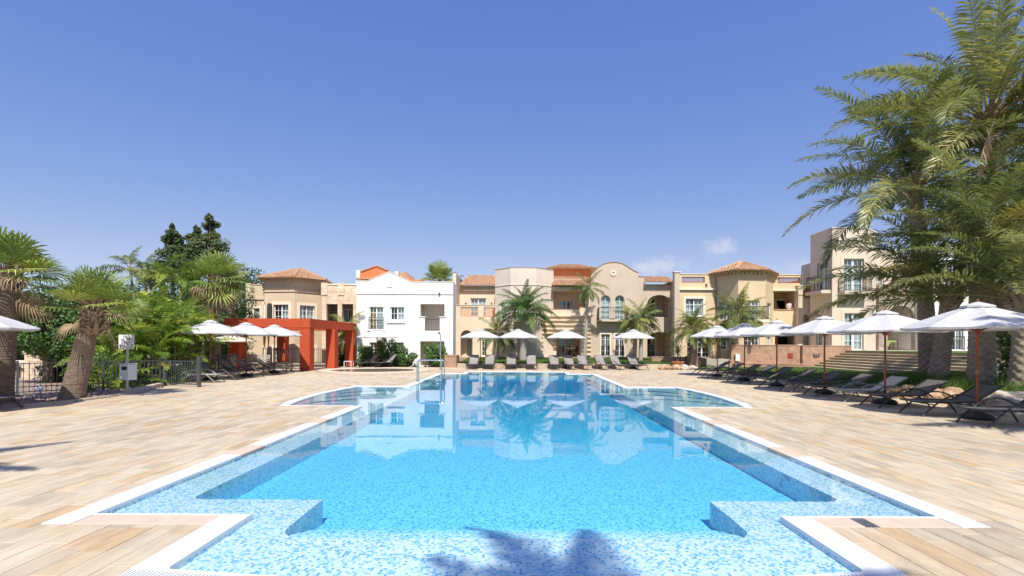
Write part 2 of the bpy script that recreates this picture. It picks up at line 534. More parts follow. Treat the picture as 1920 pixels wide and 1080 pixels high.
def lattice():
    m, nt, b = newmat('lattice_panel')
    return m
def mosaic():
    m, nt, b = newmat('pool_mosaic')
    pos = node(nt, 'ShaderNodeNewGeometry').outputs['Position']
    S = .025
    dv = node(nt, 'ShaderNodeVectorMath', operation='SCALE'); dv.inputs['Scale'].default_value = 1/S
    nt.links.new(pos, dv.inputs[0])
    fl = node(nt, 'ShaderNodeVectorMath', operation='FLOOR'); nt.links.new(dv.outputs[0], fl.inputs[0])
    wn_ = node(nt, 'ShaderNodeTexWhiteNoise', noise_dimensions='3D'); nt.links.new(fl.outputs[0], wn_.inputs['Vector'])
    c = ramp(nt, wn_.outputs['Value'], [(0, (.08, .33, .57)), (.11, (.18, .47, .69)), (.24, (.33, .58, .73)), (.37, (.54, .66, .70)), (.6, (.65, .70, .71)), (.85, (.71, .73, .72))], 'CONSTANT')
    fr = node(nt, 'ShaderNodeVectorMath', operation='FRACTION'); nt.links.new(dv.outputs[0], fr.inputs[0])
    s2 = node(nt, 'ShaderNodeVectorMath', operation='SUBTRACT'); nt.links.new(fr.outputs[0], s2.inputs[0]); s2.inputs[1].default_value = (.5, .5, .5)
    ab = node(nt, 'ShaderNodeVectorMath', operation='ABSOLUTE'); nt.links.new(s2.outputs[0], ab.inputs[0])
    sp = node(nt, 'ShaderNodeSeparateXYZ'); nt.links.new(ab.outputs[0], sp.inputs[0])
    m1 = node(nt, 'ShaderNodeMath', operation='MAXIMUM'); nt.links.new(sp.outputs[0], m1.inputs[0]); nt.links.new(sp.outputs[1], m1.inputs[1])
    m2 = node(nt, 'ShaderNodeMath', operation='MAXIMUM'); nt.links.new(m1.outputs[0], m2.inputs[0]); nt.links.new(sp.outputs[2], m2.inputs[1])
    gt = node(nt, 'ShaderNodeMath', operation='GREATER_THAN'); nt.links.new(m2.outputs[0], gt.inputs[0]); gt.inputs[1].default_value = .44
    c = mixc(nt, gt.outputs[0], c, (.66, .70, .72))
    n1 = noise_tex(nt, 1.2, 3)
    c = mixc(nt, .25, c, ramp(nt, n1, [(.3, (.42, .44, .42)), (.7, (.58, .57, .58))]), 'OVERLAY')
    nt.links.new(c, b.inputs['Base Color'])
    b.inputs['Roughness'].default_value = .35
    return m
M['mosaic'] = mosaic()

def watermat(name, absorb, density, bumpd=.0008):
    m, nt, b = newmat(name)
    nt.nodes.remove(b)
    n1 = noise_tex(nt, 2.2, 3, .5, mapping=(1., 1., 1.))
    bp = node(nt, 'ShaderNodeBump'); bp.inputs['Strength'].default_value = 1; bp.inputs['Distance'].default_value = bumpd
    nt.links.new(n1, bp.inputs['Height'])
    tr = node(nt, 'ShaderNodeBsdfTransparent'); tr.inputs[0].default_value = (1, 1, 1, 1)
    gl = node(nt, 'ShaderNodeBsdfGlossy'); gl.inputs['Roughness'].default_value = .01
    nt.links.new(bp.outputs[0], gl.inputs['Normal'])
    mx = node(nt, 'ShaderNodeMixShader')
    nt.links.new(schlick(nt, .02, bp.outputs[0]), mx.inputs[0]); nt.links.new(tr.outputs[0], mx.inputs[1]); nt.links.new(gl.outputs[0], mx.inputs[2])
    out = nt.nodes['Material Output']
    nt.links.new(mx.outputs[0], out.inputs['Surface'])
    if not density: return m
    va = node(nt, 'ShaderNodeVolumeAbsorption'); va.inputs['Color'].default_value = (*absorb, 1); va.inputs['Density'].default_value = density
    nt.links.new(va.outputs[0], out.inputs['Volume'])
    return m
M['water'] = watermat('pool_water', (.19, .89, .997), 1.35)
M['water_baby'] = watermat('paddling_water', (.5, .9, .85), 0)

def pavermat(name, jointed=False):
    m, nt, b = newmat(name)
    g = node(nt, 'ShaderNodeNewGeometry')
    pos = g.outputs['Position']
    if jointed:
        sp = node(nt, 'ShaderNodeSeparateXYZ'); nt.links.new(pos, sp.inputs[0])
        cb = node(nt, 'ShaderNodeCombineXYZ'); nt.links.new(sp.outputs['Y'], cb.inputs['X']); nt.links.new(sp.outputs['X'], cb.inputs['Y'])
        t = node(nt, 'ShaderNodeTexBrick'); nt.links.new(cb.outputs[0], t.inputs['Vector'])
        t.inputs['Scale'].default_value = 1; t.inputs['Brick Width'].default_value = .48; t.inputs['Row Height'].default_value = .2
        t.inputs['Mortar Size'].default_value = .004
        t.inputs['Color1'].default_value = (0, 0, 0, 1); t.inputs['Color2'].default_value = (1, 1, 1, 1); t.inputs['Mortar'].default_value = (.3, .3, .3, 1)
        rv = t.outputs['Color']
    else:
        oi = node(nt, 'ShaderNodeObjectInfo')
        ad = node(nt, 'ShaderNodeMath', operation='ADD'); nt.links.new(oi.outputs['Random'], ad.inputs[0]); nt.links.new(g.outputs['Random Per Island'], ad.inputs[1])
        fr = node(nt, 'ShaderNodeMath', operation='FRACT'); nt.links.new(ad.outputs[0], fr.inputs[0])
        rv = fr.outputs[0]
    c = ramp(nt, rv, [(0, (.41, .345, .25)), (.2, (.48, .405, .295)), (.45, (.53, .455, .335)), (.65, (.53, .44, .32)), (.84, (.51, .40, .265)), (.95, (.47, .345, .205)), (1, (.43, .375, .28))])
    st = noise_tex(nt, 3.2, 6, .65, mapping=(2.6, .55, 1))
    c = mixc(nt, .6, c, ramp(nt, st, [(.28, (.30, .29, .27)), (.5, (.51, .50, .49)), (.74, (.70, .66, .60))]), 'OVERLAY')
    st2 = noise_tex(nt, 1.1, 4, .6, mapping=(1.5, .6, 1))
    c = mixc(nt, ramp(nt, st2, [(.55, (0, 0, 0)), (.76, (.42, .42, .42))]), c, (.56, .37, .21))
    big = noise_tex(nt, .16, 4, .6)
    c = mixc(nt, .6, c, ramp(nt, big, [(.3, (.40, .40, .40)), (.7, (.60, .60, .60))]), 'OVERLAY')
    nt.links.new(c, b.inputs['Base Color'])
    b.inputs['Roughness'].default_value = .78
    b.inputs['Specular IOR Level'].default_value = .25
    fine = noise_tex(nt, 30., 4, .6, mapping=(1.5, .6, 1))
    bump(nt, b, fine, .004)
    return m
M['paver'] = pavermat('sandstone_paver')
M['paver_far'] = pavermat('sandstone_paving_far', True)
M['joint'] = mat('sandy_joint', (.40, .32, .24), .9, .2, 3., 40.)

M['date_leaf'] = leafmat('date_palm_leaf', [(0, (.12, .15, .07)), (.3, (.19, .22, .10)), (.6, (.28, .30, .13)), (.85, (.42, .40, .16)), (1, (.58, .50, .20))], .36, .36, .5)
M['date_yellow'] = leafmat('yellowing_palm_leaf', [(0, (.24, .21, .06)), (.5, (.36, .30, .09)), (1, (.45, .36, .12))], .25)
M['dry_leaf'] = leafmat('dry_palm_leaf', [(0, (.30, .19, .10)), (.5, (.42, .30, .19)), (1, (.52, .40, .27))], .2, .7)
M['rachis'] = mat('frond_rib', (.33, .27, .10), .5, .2)
M['fan_leaf'] = leafmat('fan_palm_leaf', [(0, (.11, .17, .04)), (.4, (.20, .27, .065)), (.75, (.33, .38, .10)), (1, (.50, .46, .16))], .28, .42, .45)
M['royal_leaf'] = leafmat('feather_palm_leaf', [(0, (.06, .12, .03)), (.5, (.12, .20, .055)), (.85, (.21, .29, .08)), (1, (.40, .40, .13))], .28, .4, .45)
M['kentia_leaf'] = leafmat('kentia_palm_leaf', [(0, (.09, .13, .04)), (.45, (.17, .22, .065)), (.8, (.29, .32, .09)), (1, (.52, .43, .11))], .28, .4, .4)
M['areca_leaf'] = leafmat('areca_palm_leaf', [(0, (.08, .17, .025)), (.4, (.17, .28, .04)), (.75, (.31, .38, .055)), (1, (.55, .40, .05))], .32, .4, .4)
M['tree_leaf'] = leafmat('broad_leaf', [(0, (.035, .085, .02)), (.5, (.07, .145, .035)), (1, (.12, .21, .055))], .22, .4, .4)
M['tree_dark'] = leafmat('dark_broad_leaf', [(0, (.028, .055, .018)), (.5, (.05, .09, .028)), (1, (.10, .145, .045))], .18, .5, .3)
M['hedge_leaf'] = leafmat('hedge_leaf', [(0, (.05, .11, .025)), (.5, (.10, .19, .045)), (1, (.23, .32, .10))], .22, .35, .5)
M['conifer'] = leafmat('conifer_needles', [(0, (.06, .09, .04)), (.5, (.10, .14, .06)), (1, (.17, .20, .09))], .25, .6, .2)
M['grass'] = leafmat('grass_blade', [(0, (.05, .10, .018)), (.5, (.09, .16, .03)), (1, (.18, .22, .06))], .25, .5, .3)
M['lawn'] = mat('lawn_turf', (.075, .13, .028), .95, .35, 1.2, 40., .01)
M['yucca'] = leafmat('yucca_leaf', [(0, (.06, .10, .035)), (1, (.17, .20, .09))], .2)
M['flower'] = mat('pink_flower', (.6, .12, .2), .6)

def trunkmat(name, c1, c2, vs_=(1, 1, 3.)):
    m, nt, b = newmat(name)
    n1 = noise_tex(nt, 5., 6, .65, mapping=vs_)
    n2 = noise_tex(nt, 22., 4, .6, mapping=vs_)
    c = ramp(nt, n1, [(.3, c1), (.7, c2)])
    c = mixc(nt, .6, c, ramp(nt, n2, [(.3, (.25, .25, .25)), (.7, (.75, .75, .75))]), 'OVERLAY')
    nt.links.new(c, b.inputs['Base Color']); b.inputs['Roughness'].default_value = .9
    bump(nt, b, n2, .02)
    return m
M['date_trunk'] = trunkmat('date_palm_trunk', (.20, .15, .11), (.47, .37, .275))
M['fan_trunk'] = trunkmat('fan_palm_trunk', (.14, .10, .075), (.29, .215, .16), (1, 1, 6))
M['smooth_trunk'] = trunkmat('smooth_palm_trunk', (.28, .24, .20), (.46, .42, .37), (1, 1, 4))
M['slim_trunk'] = trunkmat('slim_palm_trunk', (.22, .20, .13), (.40, .36, .26), (1, 1, 4))
M['boot'] = mat('palm_boot', (.36, .26, .18), .85, .4, 8., 40., .01)
# ------------------------------------------------------------ pool outline (x, y) seen from above
ZW = -.012                                             # water level, a hair under the deck
def arc_y(x): return 3.27 + x*x/25.6
XA, XE, XS, XI = 2.5375, 4.0375, 6.0, 2.7
Y0_, YW0, YW1, YN, YF = 4.6125, 12.6125, 18.2125, 26.0125, 27.8
GW = .265
right = [(XA, arc_y(XA)), (XA, Y0_), (XE, Y0_), (XE, YW0), (XS, YW0), (6.17, 13.5), (6.26, 14.5), (6.29, 15.4), (6.26, 16.3), (6.17, 17.3), (XS, YW1),
         (XE, YW1), (XE, YN), (XI, YN), (XI, YF)]
far_arc = [(x, YF+.22-(x/XI)**2*.22) for x in (1.9, 1., 0., -1., -1.9)]
left = [(-x, y) for x, y in reversed(right)]
near_arc = [(x, arc_y(x)) for x in (-1.9, -1.2, -.6, 0, .6, 1.2, 1.9)]
INNER = right + far_arc + left + near_arc
def outer_right(g=GW):
    return [(XA+g, arc_y(XA)-g*.9), (XA+g, Y0_-g), (XE+g, Y0_-g), (XE+g, YW0-.03), (XS+.2, YW0-.03), (6.17+g, 13.4), (6.26+g, 14.4), (6.29+g, 15.4), (6.26+g, 16.4), (6.17+g, 17.4), (XS+g*.8, YW1+g),
            (XE+g, YW1+g), (XE+g, YN+g), (XI+g, YN+g), (XI+g, YF+g*.8)]
OUTER = outer_right() + [(x, y+GW) for x, y in far_arc] + [(-x, y) for x, y in reversed(outer_right())] + [(x, y-GW) for x, y in near_arc]

# --- the tiled shell: ledge, walls, entry steps, floor
mb = MB()
LD, FD = -.0625, -.3375
XL, YL0, XC, YC = 3.5625, 5.2375, 2.1125, 4.2125       # deep basin and entry channel
def wall_loop(mb, loop, z0, z1):
    n = len(loop)
    for i in range(n):
        a, b = loop[i], loop[(i+1) % n]
        mb.quad((*a, z0), (*b, z0), (*b, z1), (*a, z1))
wall_loop(mb, INNER, LD, -.031)
rc = .14
def corner(cx, cy, a0, a1, n=5, r=rc): return [(cx+r*math.cos(R(a0+(a1-a0)*k/n)), cy+r*math.sin(R(a0+(a1-a0)*k/n))) for k in range(n+1)]
# basin outline: channel between the two piers, then the deep water
basin_r = corner(XC-.22, YC+.22, -90, 0, 5, .22) + [(XC, YL0)] + corner(XL-rc, YL0+rc, -90, 0)
basin = basin_r + [(XL, 25.7), (-XL, 25.7)] + [(-x, y) for x, y in reversed(basin_r)]
mb.flat(INNER, [basin], LD)
basin_deep = list(basin)
wall_loop(mb, [(x, y) for x, y in reversed(basin)], FD, LD)
mb.flat(basin, [], FD)
# three entry steps inside the channel, the upper ones with rounded ends
for k, (ya, d) in enumerate(((4.5, -.1375), (4.76, -.2125), (5.0, -.2875))):
    e = .34 - .09*k
    pts = [(-XC+.003, YC+.25), (XC-.003, YC+.25)] + [(XC-.003, ya-e*.4)] + corner(XC-.003-.12, ya-.12+.02, 0, 90, 4, .12) + [(-x, y) for x, y in reversed(corner(XC-.003-.12, ya-.12+.02, 0, 90, 4, .12))] + [(-XC+.003, ya-e*.4)]
    pts = [(x, y) for x, y in pts]
    pts[0] = (-XC+.25, YC+.003); pts[1] = (XC-.25, YC+.003)
    mb.flat(pts, [], d)
    wall_loop(mb, pts, FD, d)
# the shallow side bays: curved sitting steps
for s in (-1, 1):
    for k in range(3):
        yy = 13.6 + 1.3*k
        mb.bar((s*3.62, yy+.9, LD+.004), (s*(5.95), yy-.25, LD+.004), .035, .012)
pool = mb.build('pool_shell', M['mosaic'])
tag(pool, 'blue and white mosaic pool basin with shallow ledge and side bays', kind='structure')
# fine dark lines of the bays are nosing tiles
mb = MB()
for s in (-1, 1):
    for k in range(3):
        pts = [(s*(3.8+2.15*t), 14.7+1.35*k-1.3*t+.5*math.sin(t*PI), LD+.012) for t in [i/8 for i in range(9)]]
        mb.tube(pts, .013, 4)
o = mb.build('nosing_line', mat('blue_nosing', (.10, .22, .34), .4), pool)
# wall lights of the pool
for x, y in ((XL-.012, 6.35), (-XL+.012, 9.6)):
    mb = MB()
    ring = [(x, y+.11*math.cos(a), -.20+.10*math.sin(a)) for a in [R(-40)+PI*i/14 for i in range(15)]]
    mb.tube(ring, .008, 6)
    o = mb.build('pool_light', M['chrome'], pool)

mb = MB()
big = [(x*1.004, y+(.015 if y > 15 else -.015)) for x, y in INNER]
mb.flat(big, [], ZW)
n = len(big)
mb.flat(big, [], -1.2, up=False)
for i in range(n):
    a, b = big[i], big[(i+1) % n]
    mb.quad((*a, -1.2), (*b, -1.2), (*b, ZW), (*a, ZW))
# one closed body of water
me = mb.mesh('pool_water', M['water'])
bm = bmesh.new(); bm.from_mesh(me); bmesh.ops.remove_doubles(bm, verts=bm.verts, dist=.0004); bmesh.ops.recalc_face_normals(bm, faces=bm.faces); bm.to_mesh(me); bm.free()
water = bpy.data.objects.new('pool_water', me); C.objects.link(water)
tag(water, 'calm clear blue swimming pool water', kind='structure')

# --- gratings and coping round the water
M['channel'] = mat('grate_channel', (.16, .15, .14), .9, .2)
def grate(pts_in, pts_out, name='drain_grate'):
    """slatted grating between an inner and an outer edge line of equal length"""
    mb = MB()
    def lerp(a, b, t): return Vector((a[0]+(b[0]-a[0])*t, a[1]+(b[1]-a[1])*t, 0))
    for i in range(len(pts_in)-1):
        a0, a1, b0, b1 = pts_in[i], pts_in[i+1], pts_out[i], pts_out[i+1]
        ln = max((Vector(a1)-Vector(a0)).length, (Vector(b1)-Vector(b0)).length)
        k = max(2, int(ln/.028))
        for j in range(k):
            t0, t1 = (j+.17)/k, (j+.83)/k
            q = [lerp(a0, a1, t0), lerp(a0, a1, t1), lerp(b0, b1, t1), lerp(b0, b1, t0)]
            u0, u1 = (q[3]-q[0]).normalized()*.02, (q[2]-q[1]).normalized()*.02
            ins = [q[0]+u0, q[1]+u1, q[2]-u1, q[3]-u0]
            mb.hexa([Vector((x.x, x.y, -.02)) for x in ins] + [Vector((x.x, x.y, .001)) for x in ins])
    for ln_ in (pts_in, pts_out):                      # edge frames
        oth = pts_out if ln_ is pts_in else pts_in
        for i in range(len(ln_)-1):
            d0 = (Vector(oth[i])-Vector(ln_[i])).normalized()*.026
            d1 = (Vector(oth[i+1])-Vector(ln_[i+1])).normalized()*.026
            a, b = Vector(ln_[i]), Vector(ln_[i+1])
            c, d = b+d1, a+d0
            mb.hexa([(a.x, a.y, -.03), (b.x, b.y, -.03), (c.x, c.y, -.03), (d.x, d.y, -.03), (a.x, a.y, .004), (b.x, b.y, .004), (c.x, c.y, .004), (d.x, d.y, .004)])
    mb.cm = 1
    for i in range(len(pts_in)-1):                     # channel bed under the slats
        a0, a1, b0, b1 = pts_in[i], pts_in[i+1], pts_out[i], pts_out[i+1]
        mb.quad((*a0, -.034), (*a1, -.034), (*b1, -.034), (*b0, -.034))
    return mb.build(name, [M['grate'], M['channel']], pool, kind='stuff')
def coping(x0, x1, y0, y1):
    mb = MB()
    mb.cbox(x0, x1, y0, y1, -.04, .002, .004)
    return mb.build('coping_slab', M['stone_coping'], pool)
for s in (-1, 1):
    f = lambda p: (s*p[0], p[1])
    for ya, yb, white in ((Y0_-GW, 7.04, 1), (7.05, 7.72, 0), (7.73, 9.82, 1), (9.83, 10.5, 0), (10.51, YW0+.25 if False else 12.56, 1), (YW1+GW, YN+GW, 1)):
        if white: grate([f((XE, ya)), f((XE, yb))], [f((XE+GW, ya)), f((XE+GW, yb))])
        else: coping(*sorted((s*XE, s*(XE+GW))), ya, yb)
    grate([f((XA, arc_y(XA))), f((XA, Y0_))], [f((XA+GW, arc_y(XA))), f((XA+GW, Y0_))])
    # beige slabs along the near edge with a thin white lip
    xs = [XA+GW+.004, 3.18, XE-.004] if s < 0 else [XA+GW+.004, 3.17, 3.30, XE-.004]
    for i in range(len(xs)-1):
        if s > 0 and i == 1:
            mb = MB()
            for j in range(4):
                xx = 3.185+.031*j
                mb.box(xx, xx+.014, Y0_-GW, Y0_-.03, -.03, .001)
            mb.box(3.17, 3.30, Y0_-GW, Y0_-.03, -.05, -.022)
            mb.build('slot_drain', M['grey_metal'], pool)
            continue
        a, b = sorted((s*xs[i], s*xs[i+1]))
        coping(a+.002, b-.002, Y0_-GW, Y0_-.03)
    mb = MB(); a, b = sorted((s*(XA+GW), s*XE)); mb.cbox(a, b, Y0_-.03, Y0_, -.05, .004, .004); mb.build('white_lip', M['grate'], pool)
    mb = MB(); a, b = sorted((s*(XE+GW), s*(XS+.2))); mb.cbox(a, b, YW0-.035, YW0, -.05, .004, .004); mb.build('white_lip', M['grate'], pool)
    ri = [(XS, YW0), (6.17, 13.5), (6.26, 14.5), (6.29, 15.4), (6.26, 16.3), (6.17, 17.3), (XS, YW1)]
    ro = [(XS+.2, YW0-.03), (6.17+GW, 13.4), (6.26+GW, 14.4), (6.29+GW, 15.4), (6.26+GW, 16.4), (6.17+GW, 17.4), (XS+GW*.8, YW1+GW)]
    for a, b in ((0, 2), (2, 4), (4, 7)):
        grate([f(p) for p in ri[a:b+1]], [f(p) for p in ro[a:b+1]])
    grate([f((XE, YW1)), f((XS, YW1))], [f((XE, YW1+GW)), f((XS+GW*.8, YW1+GW))])
    grate([f((XI, YN)), f((XE+GW, YN))], [f((XI, YN+GW)), f((XE+GW, YN+GW))])
    grate([f((XI, YN+GW)), f((XI, YF))], [f((XI+GW, YN+GW)), f((XI+GW, YF+GW*.8))])
fa = [(XI, YF)] + far_arc + [(-XI, YF)]
grate(fa, [(x, y+GW) for x, y in fa])
na = [(-XA, arc_y(XA))] + near_arc + [(XA, arc_y(XA))]
grate([(-XA-GW, arc_y(XA)-.002)]+na[1:-1]+[(XA+GW, arc_y(XA)-.002)], [(-XA-GW, arc_y(XA)-GW)]+[(x, y-GW) for x, y in na[1:-1]]+[(XA+GW, arc_y(XA)-GW)])

# ------------------------------------------------------------ ground and paved deck
mb = MB()
mb.flat([(-900, -300), (900, -300), (900, 1500), (-900, 1500)], [[(-7.5, 1.), (7.5, 1.), (7.5, 29.5), (-7.5, 29.5)]], -.09)
tag(mb.build('ground', M['earth']), 'dry earth ground round the pool deck', kind='structure')

DECK = [(-13.2, -12), (13.6, -12), (13.0, 4), (12.35, 9), (12.2, 14), (12.4, 20), (12.6, 26), (13.2, 32.3), (-3.6, 32.3), (-3.6, 33.0), (-17.5, 33.4), (-17.2, 27.8), (-15.2, 27.5), (-14.6, 19.0), (-12.9, 17.6), (-12.35, 15.6), (-12.15, 13.6), (-12.6, 11.6), (-13.4, 9.5)]
mb = MB()
mb.flat(DECK, [OUTER], -.007)
deck = mb.build('pool_deck', M['joint'])
tag(deck, 'sandstone paved pool deck', kind='structure')

def inside(poly, x, y):
    c = False
    n = len(poly)
    for i in range(n):
        (x0, y0), (x1, y1) = poly[i], poly[i-1]
        if (y0 > y) != (y1 > y) and x < (x1-x0)*(y-y0)/(y1-y0)+x0: c = not c
    return c
BABY = (-8.4, 28.55, 3.2, 2.8)                       # paddling pool: centre and radii
def blocked(x, y):
    if inside(OUTER, x, y): return True
    return ((x-BABY[0])/(BABY[2]+.1))**2 + ((y-BABY[1])/(BABY[3]+.1))**2 < 1
cuts = [-17.4, -XS-GW-.33, -XE-GW, -XA-GW, 0, XA+GW, XE+GW, XS+GW+.33, 13.2]
rows = []
for a, b in zip(cuts, cuts[1:]):
    k = max(1, round((b-a)/.2))
    rows += [(a+(b-a)*i/k, a+(b-a)*(i+1)/k) for i in range(k)]
pr = random.Random(11)
pavers = []
for xa, xb in rows:
    xm = (xa+xb)/2
    y = -1. + pr.random()*.4
    while y < 33.2:
        ln = pr.choice((.3, .4, .4, .5, .5, .6, .75))
        ya, yb = y, y+ln
        y = yb
        st = [blocked(xm, ya+.01+(ln-.02)*t/8) or blocked(xa+.01, ya+.01+(ln-.02)*t/8) or blocked(xb-.01, ya+.01+(ln-.02)*t/8) for t in range(9)]
        if all(st): continue
        if any(st):                                    # trim the slab to the pool edge
            if st[0] and not st[-1]:
                lo, hi = ya, yb
                for _ in range(9):
                    m_ = (lo+hi)/2
                    if blocked(xm, m_) or blocked(xa+.01, m_) or blocked(xb-.01, m_): lo = m_
                    else: hi = m_
                ya = hi
            elif st[-1] and not st[0]:
                lo, hi = ya, yb
                for _ in range(9):
                    m_ = (lo+hi)/2
                    if blocked(xm, m_) or blocked(xa+.01, m_) or blocked(xb-.01, m_): hi = m_
                    else: lo = m_
                yb = lo
            else: continue
            if yb-ya < .04: continue
        ok = [inside(DECK, x_, y_) for x_ in (xa, xb) for y_ in (ya, yb)]
        if not all(ok): continue
        pavers.append((xa, xb, ya, yb))
def seen(p): return abs((p[0]+p[1])/2) < 1.08*p[3] and p[3] > 3.3
near_p = sorted([p for p in pavers if seen(p)], key=lambda p: p[2])
singles = set(near_p[:300])
cache = {}
rest = MB()
for p in pavers:
    xa, xb, ya, yb = p
    dz = pr.uniform(-.0012, .0012)
    g = .0034
    if p in singles:
        key = (round(xb-xa, 3), round(yb-ya, 2))
        if key not in cache:
            m2 = MB(); w_, l_ = key
            m2.cbox(-w_/2+g, w_/2-g, -l_/2+g, l_/2-g, -.03, 0, .003)
            cache[key] = m2.mesh('paver', M['paver'])
        inst('paver', cache[key], deck, ((xa+xb)/2, (ya+yb)/2, dz))
    else:
        rest.cbox(xa+g, xb-g, ya+g, yb-g, -.02, dz, .003)
rest.build('paver_field', M['paver'], deck, kind='stuff')

# paddling pool
mb = MB()
n = 48
for r0, z0, r1, z1 in ((1.0, -.02, 1.0, .045), (1.0, .045, .80, .055), (.80, .055, .79, -.02)):
    for k in range(n):
        a, b = 2*PI*k/n, 2*PI*(k+1)/n
        P_ = lambda r, t, z: (BABY[0]+BABY[2]*r*math.cos(t), BABY[1]+BABY[3]*r*math.sin(t), z)
        mb.quad(P_(r0, a, z0), P_(r0, b, z0), P_(r1, b, z1), P_(r1, a, z1))
bp = mb.build('paddling_pool', mat('pale_rim', (.66, .53, .40), .8, .08, 3., 40.), smooth=False)
tag(bp, 'round paddling pool with wide cream stone rim', kind='structure')
mb = MB()
mb.flat([(BABY[0]+BABY[2]*.79*math.cos(2*PI*k/n), BABY[1]+BABY[3]*.79*math.sin(2*PI*k/n)) for k in range(n)], [], -.016)
mb.build('pool_floor', mat('greenish_tile', (.33, .40, .36), .5), bp)
mb = MB()
mb.lathe([(.001, .035), (1, .035)], n)
o = mb.build('shallow_water', M['water_baby'], bp); o.location = (BABY[0], BABY[1], 0); o.scale = (BABY[2]*.793, BABY[3]*.793, 1)

# ------------------------------------------------------------ lawns, beds, garden steps
def blades(area_fn, n, h0, h1, seed, zfn, w=.006, lean=.5):
    r = random.Random(seed)
    mb = MB()
    V, F = [], []
    while len(F) < n:
        x, y = area_fn(r)
        z = zfn(x, y)
        if z is None: continue
        a = r.uniform(0, 2*PI); h = r.uniform(h0, h1); ww = w*r.uniform(.7, 1.4)
        lx, ly = r.gauss(0, lean)*h*.6, r.gauss(0, lean)*h*.6
        ca, sa = math.cos(a)*ww, math.sin(a)*ww
        b = len(V)
        V += [(x-ca, y-sa, z), (x+ca, y+sa, z), (x+lx, y+ly, z+h)]
        F.append((b, b+1, b+2))
    mb.v, mb.f, mb.m = V, F, [0]*len(F)
    return mb
# far lawn in front of the terrace houses
mb = MB()
def far_h(x, y): return .27 + .22*max(0, min(1, (y-32.5)/7.))
FL = [(-3.95, 32.62), (11.2, 32.62), (11.2, 41), (-3.95, 41)]
nx, ny = 16, 8
for i in range(nx):
    for j in range(ny):
        q = []
        for a, b in ((0, 0), (1, 0), (1, 1), (0, 1)):
            x = -3.95+15.15*(i+a)/nx; y = 32.62+8.4*(j+b)/ny
            q.append((x, y, far_h(x, y)))
        mb.quad(*q)
lawn = mb.build('lawn', M['lawn'], smooth=True)
tag(lawn, 'green lawn strip in front of the terrace houses', kind='structure')
tag(blades(lambda r: (r.uniform(-3.9, 11.1), r.uniform(32.65, 39.6)), 26000, .05, .11, 3, far_h, .009).build('grass', M['grass'], lawn), kind='stuff')
mb = MB()
mb.cbox(-4.0, 11.3, 32.34, 32.6, -.1, .285, .015)
kerb = tag(mb.build('lawn_kerb', M['kerb']), 'low beige kerb edging the far lawn', kind='structure')
mb = MB(); mb.cbox(5.2, 11.3, 32.1, 32.335, -.1, .13, .015); mb.build('lower_course', M['kerb'], kerb)

# right lawn with the raised palm bed
def right_h(x, y):
    e = max(0., min(1., (x-12.3)/1.6))
    e = e*e*(3-2*e)
    bed = max(0., min(1., (21.5-y)/3.5)); bed = bed*bed*(3-2*bed)
    fade = max(0., min(1., (19.6-x)/2.5))
    return -.03 + .12*e + .34*e*bed*(.35+.65*fade) + .03*noise.noise((x*.6, y*.6, 0))
mb = MB()
nx, ny = 26, 40
xs = [12.15+(i/nx)**1.2*8.5 for i in range(nx+1)]
ys = [2+33*j/ny for j in range(ny+1)]
for i in range(nx):
    for j in range(ny):
        mb.quad(*[(xs[i+a], ys[j+b], right_h(xs[i+a], ys[j+b])) for a, b in ((0, 0), (1, 0), (1, 1), (0, 1))])
rl = mb.build('palm_lawn', M['lawn'], smooth=True)
tag(rl, 'lawn rising into a palm bed beside the right row of loungers', kind='structure')
def bed_pt(r): return (r.uniform(12.6, 20.2), r.uniform(8, 33))
o = blades(bed_pt, 36000, .04, .09, 4, right_h, .008).build('grass', M['grass'], rl); tag(o, kind='stuff')
def tuft_z(x, y):
    h = right_h(x, y)
    return h if h > .16 and noise.noise((x*.9, y*.9, 3)) > -.12 else None
o = blades(lambda r: (r.uniform(13.2, 18.5), r.uniform(9, 20.5)), 26000, .10, .34, 5, tuft_z, .009, .7).build('tall_grass', M['grass'], rl); tag(o, kind='stuff')

# left planting bed
mb = MB()
mb.flat([(-40, 4), (-13.4, 9.5), (-12.6, 11.6), (-12.15, 13.6), (-12.35, 15.6), (-12.9, 17.6), (-14.6, 19.0), (-15.2, 27.5), (-40, 30)], [], -.03)
bed = tag(mb.build('gravel_bed', M['gravel']), 'pinkish gravel planting bed left of the deck', kind='structure')
mb = MB()
r = random.Random(5)
for _ in range(1500):
    y = r.uniform(11.5, 17.5); x = -12.75 - abs(r.gauss(0, 1.3))
    if inside(DECK, x, y): continue
    s_ = r.uniform(.015, .05)
    p = Vector((x, y, -.02))
    mb.add([p+Vector((s_, 0, 0)), p+Vector((0, s_*1.1, 0)), p+Vector((-s_, 0, 0)), p+Vector((0, -s_*.9, 0)), p+Vector((0, 0, s_*1.1))], [(0, 1, 4), (1, 2, 4), (2, 3, 4), (3, 0, 4)])
tag(mb.build('gravel', M['gravel'], bed), kind='stuff')

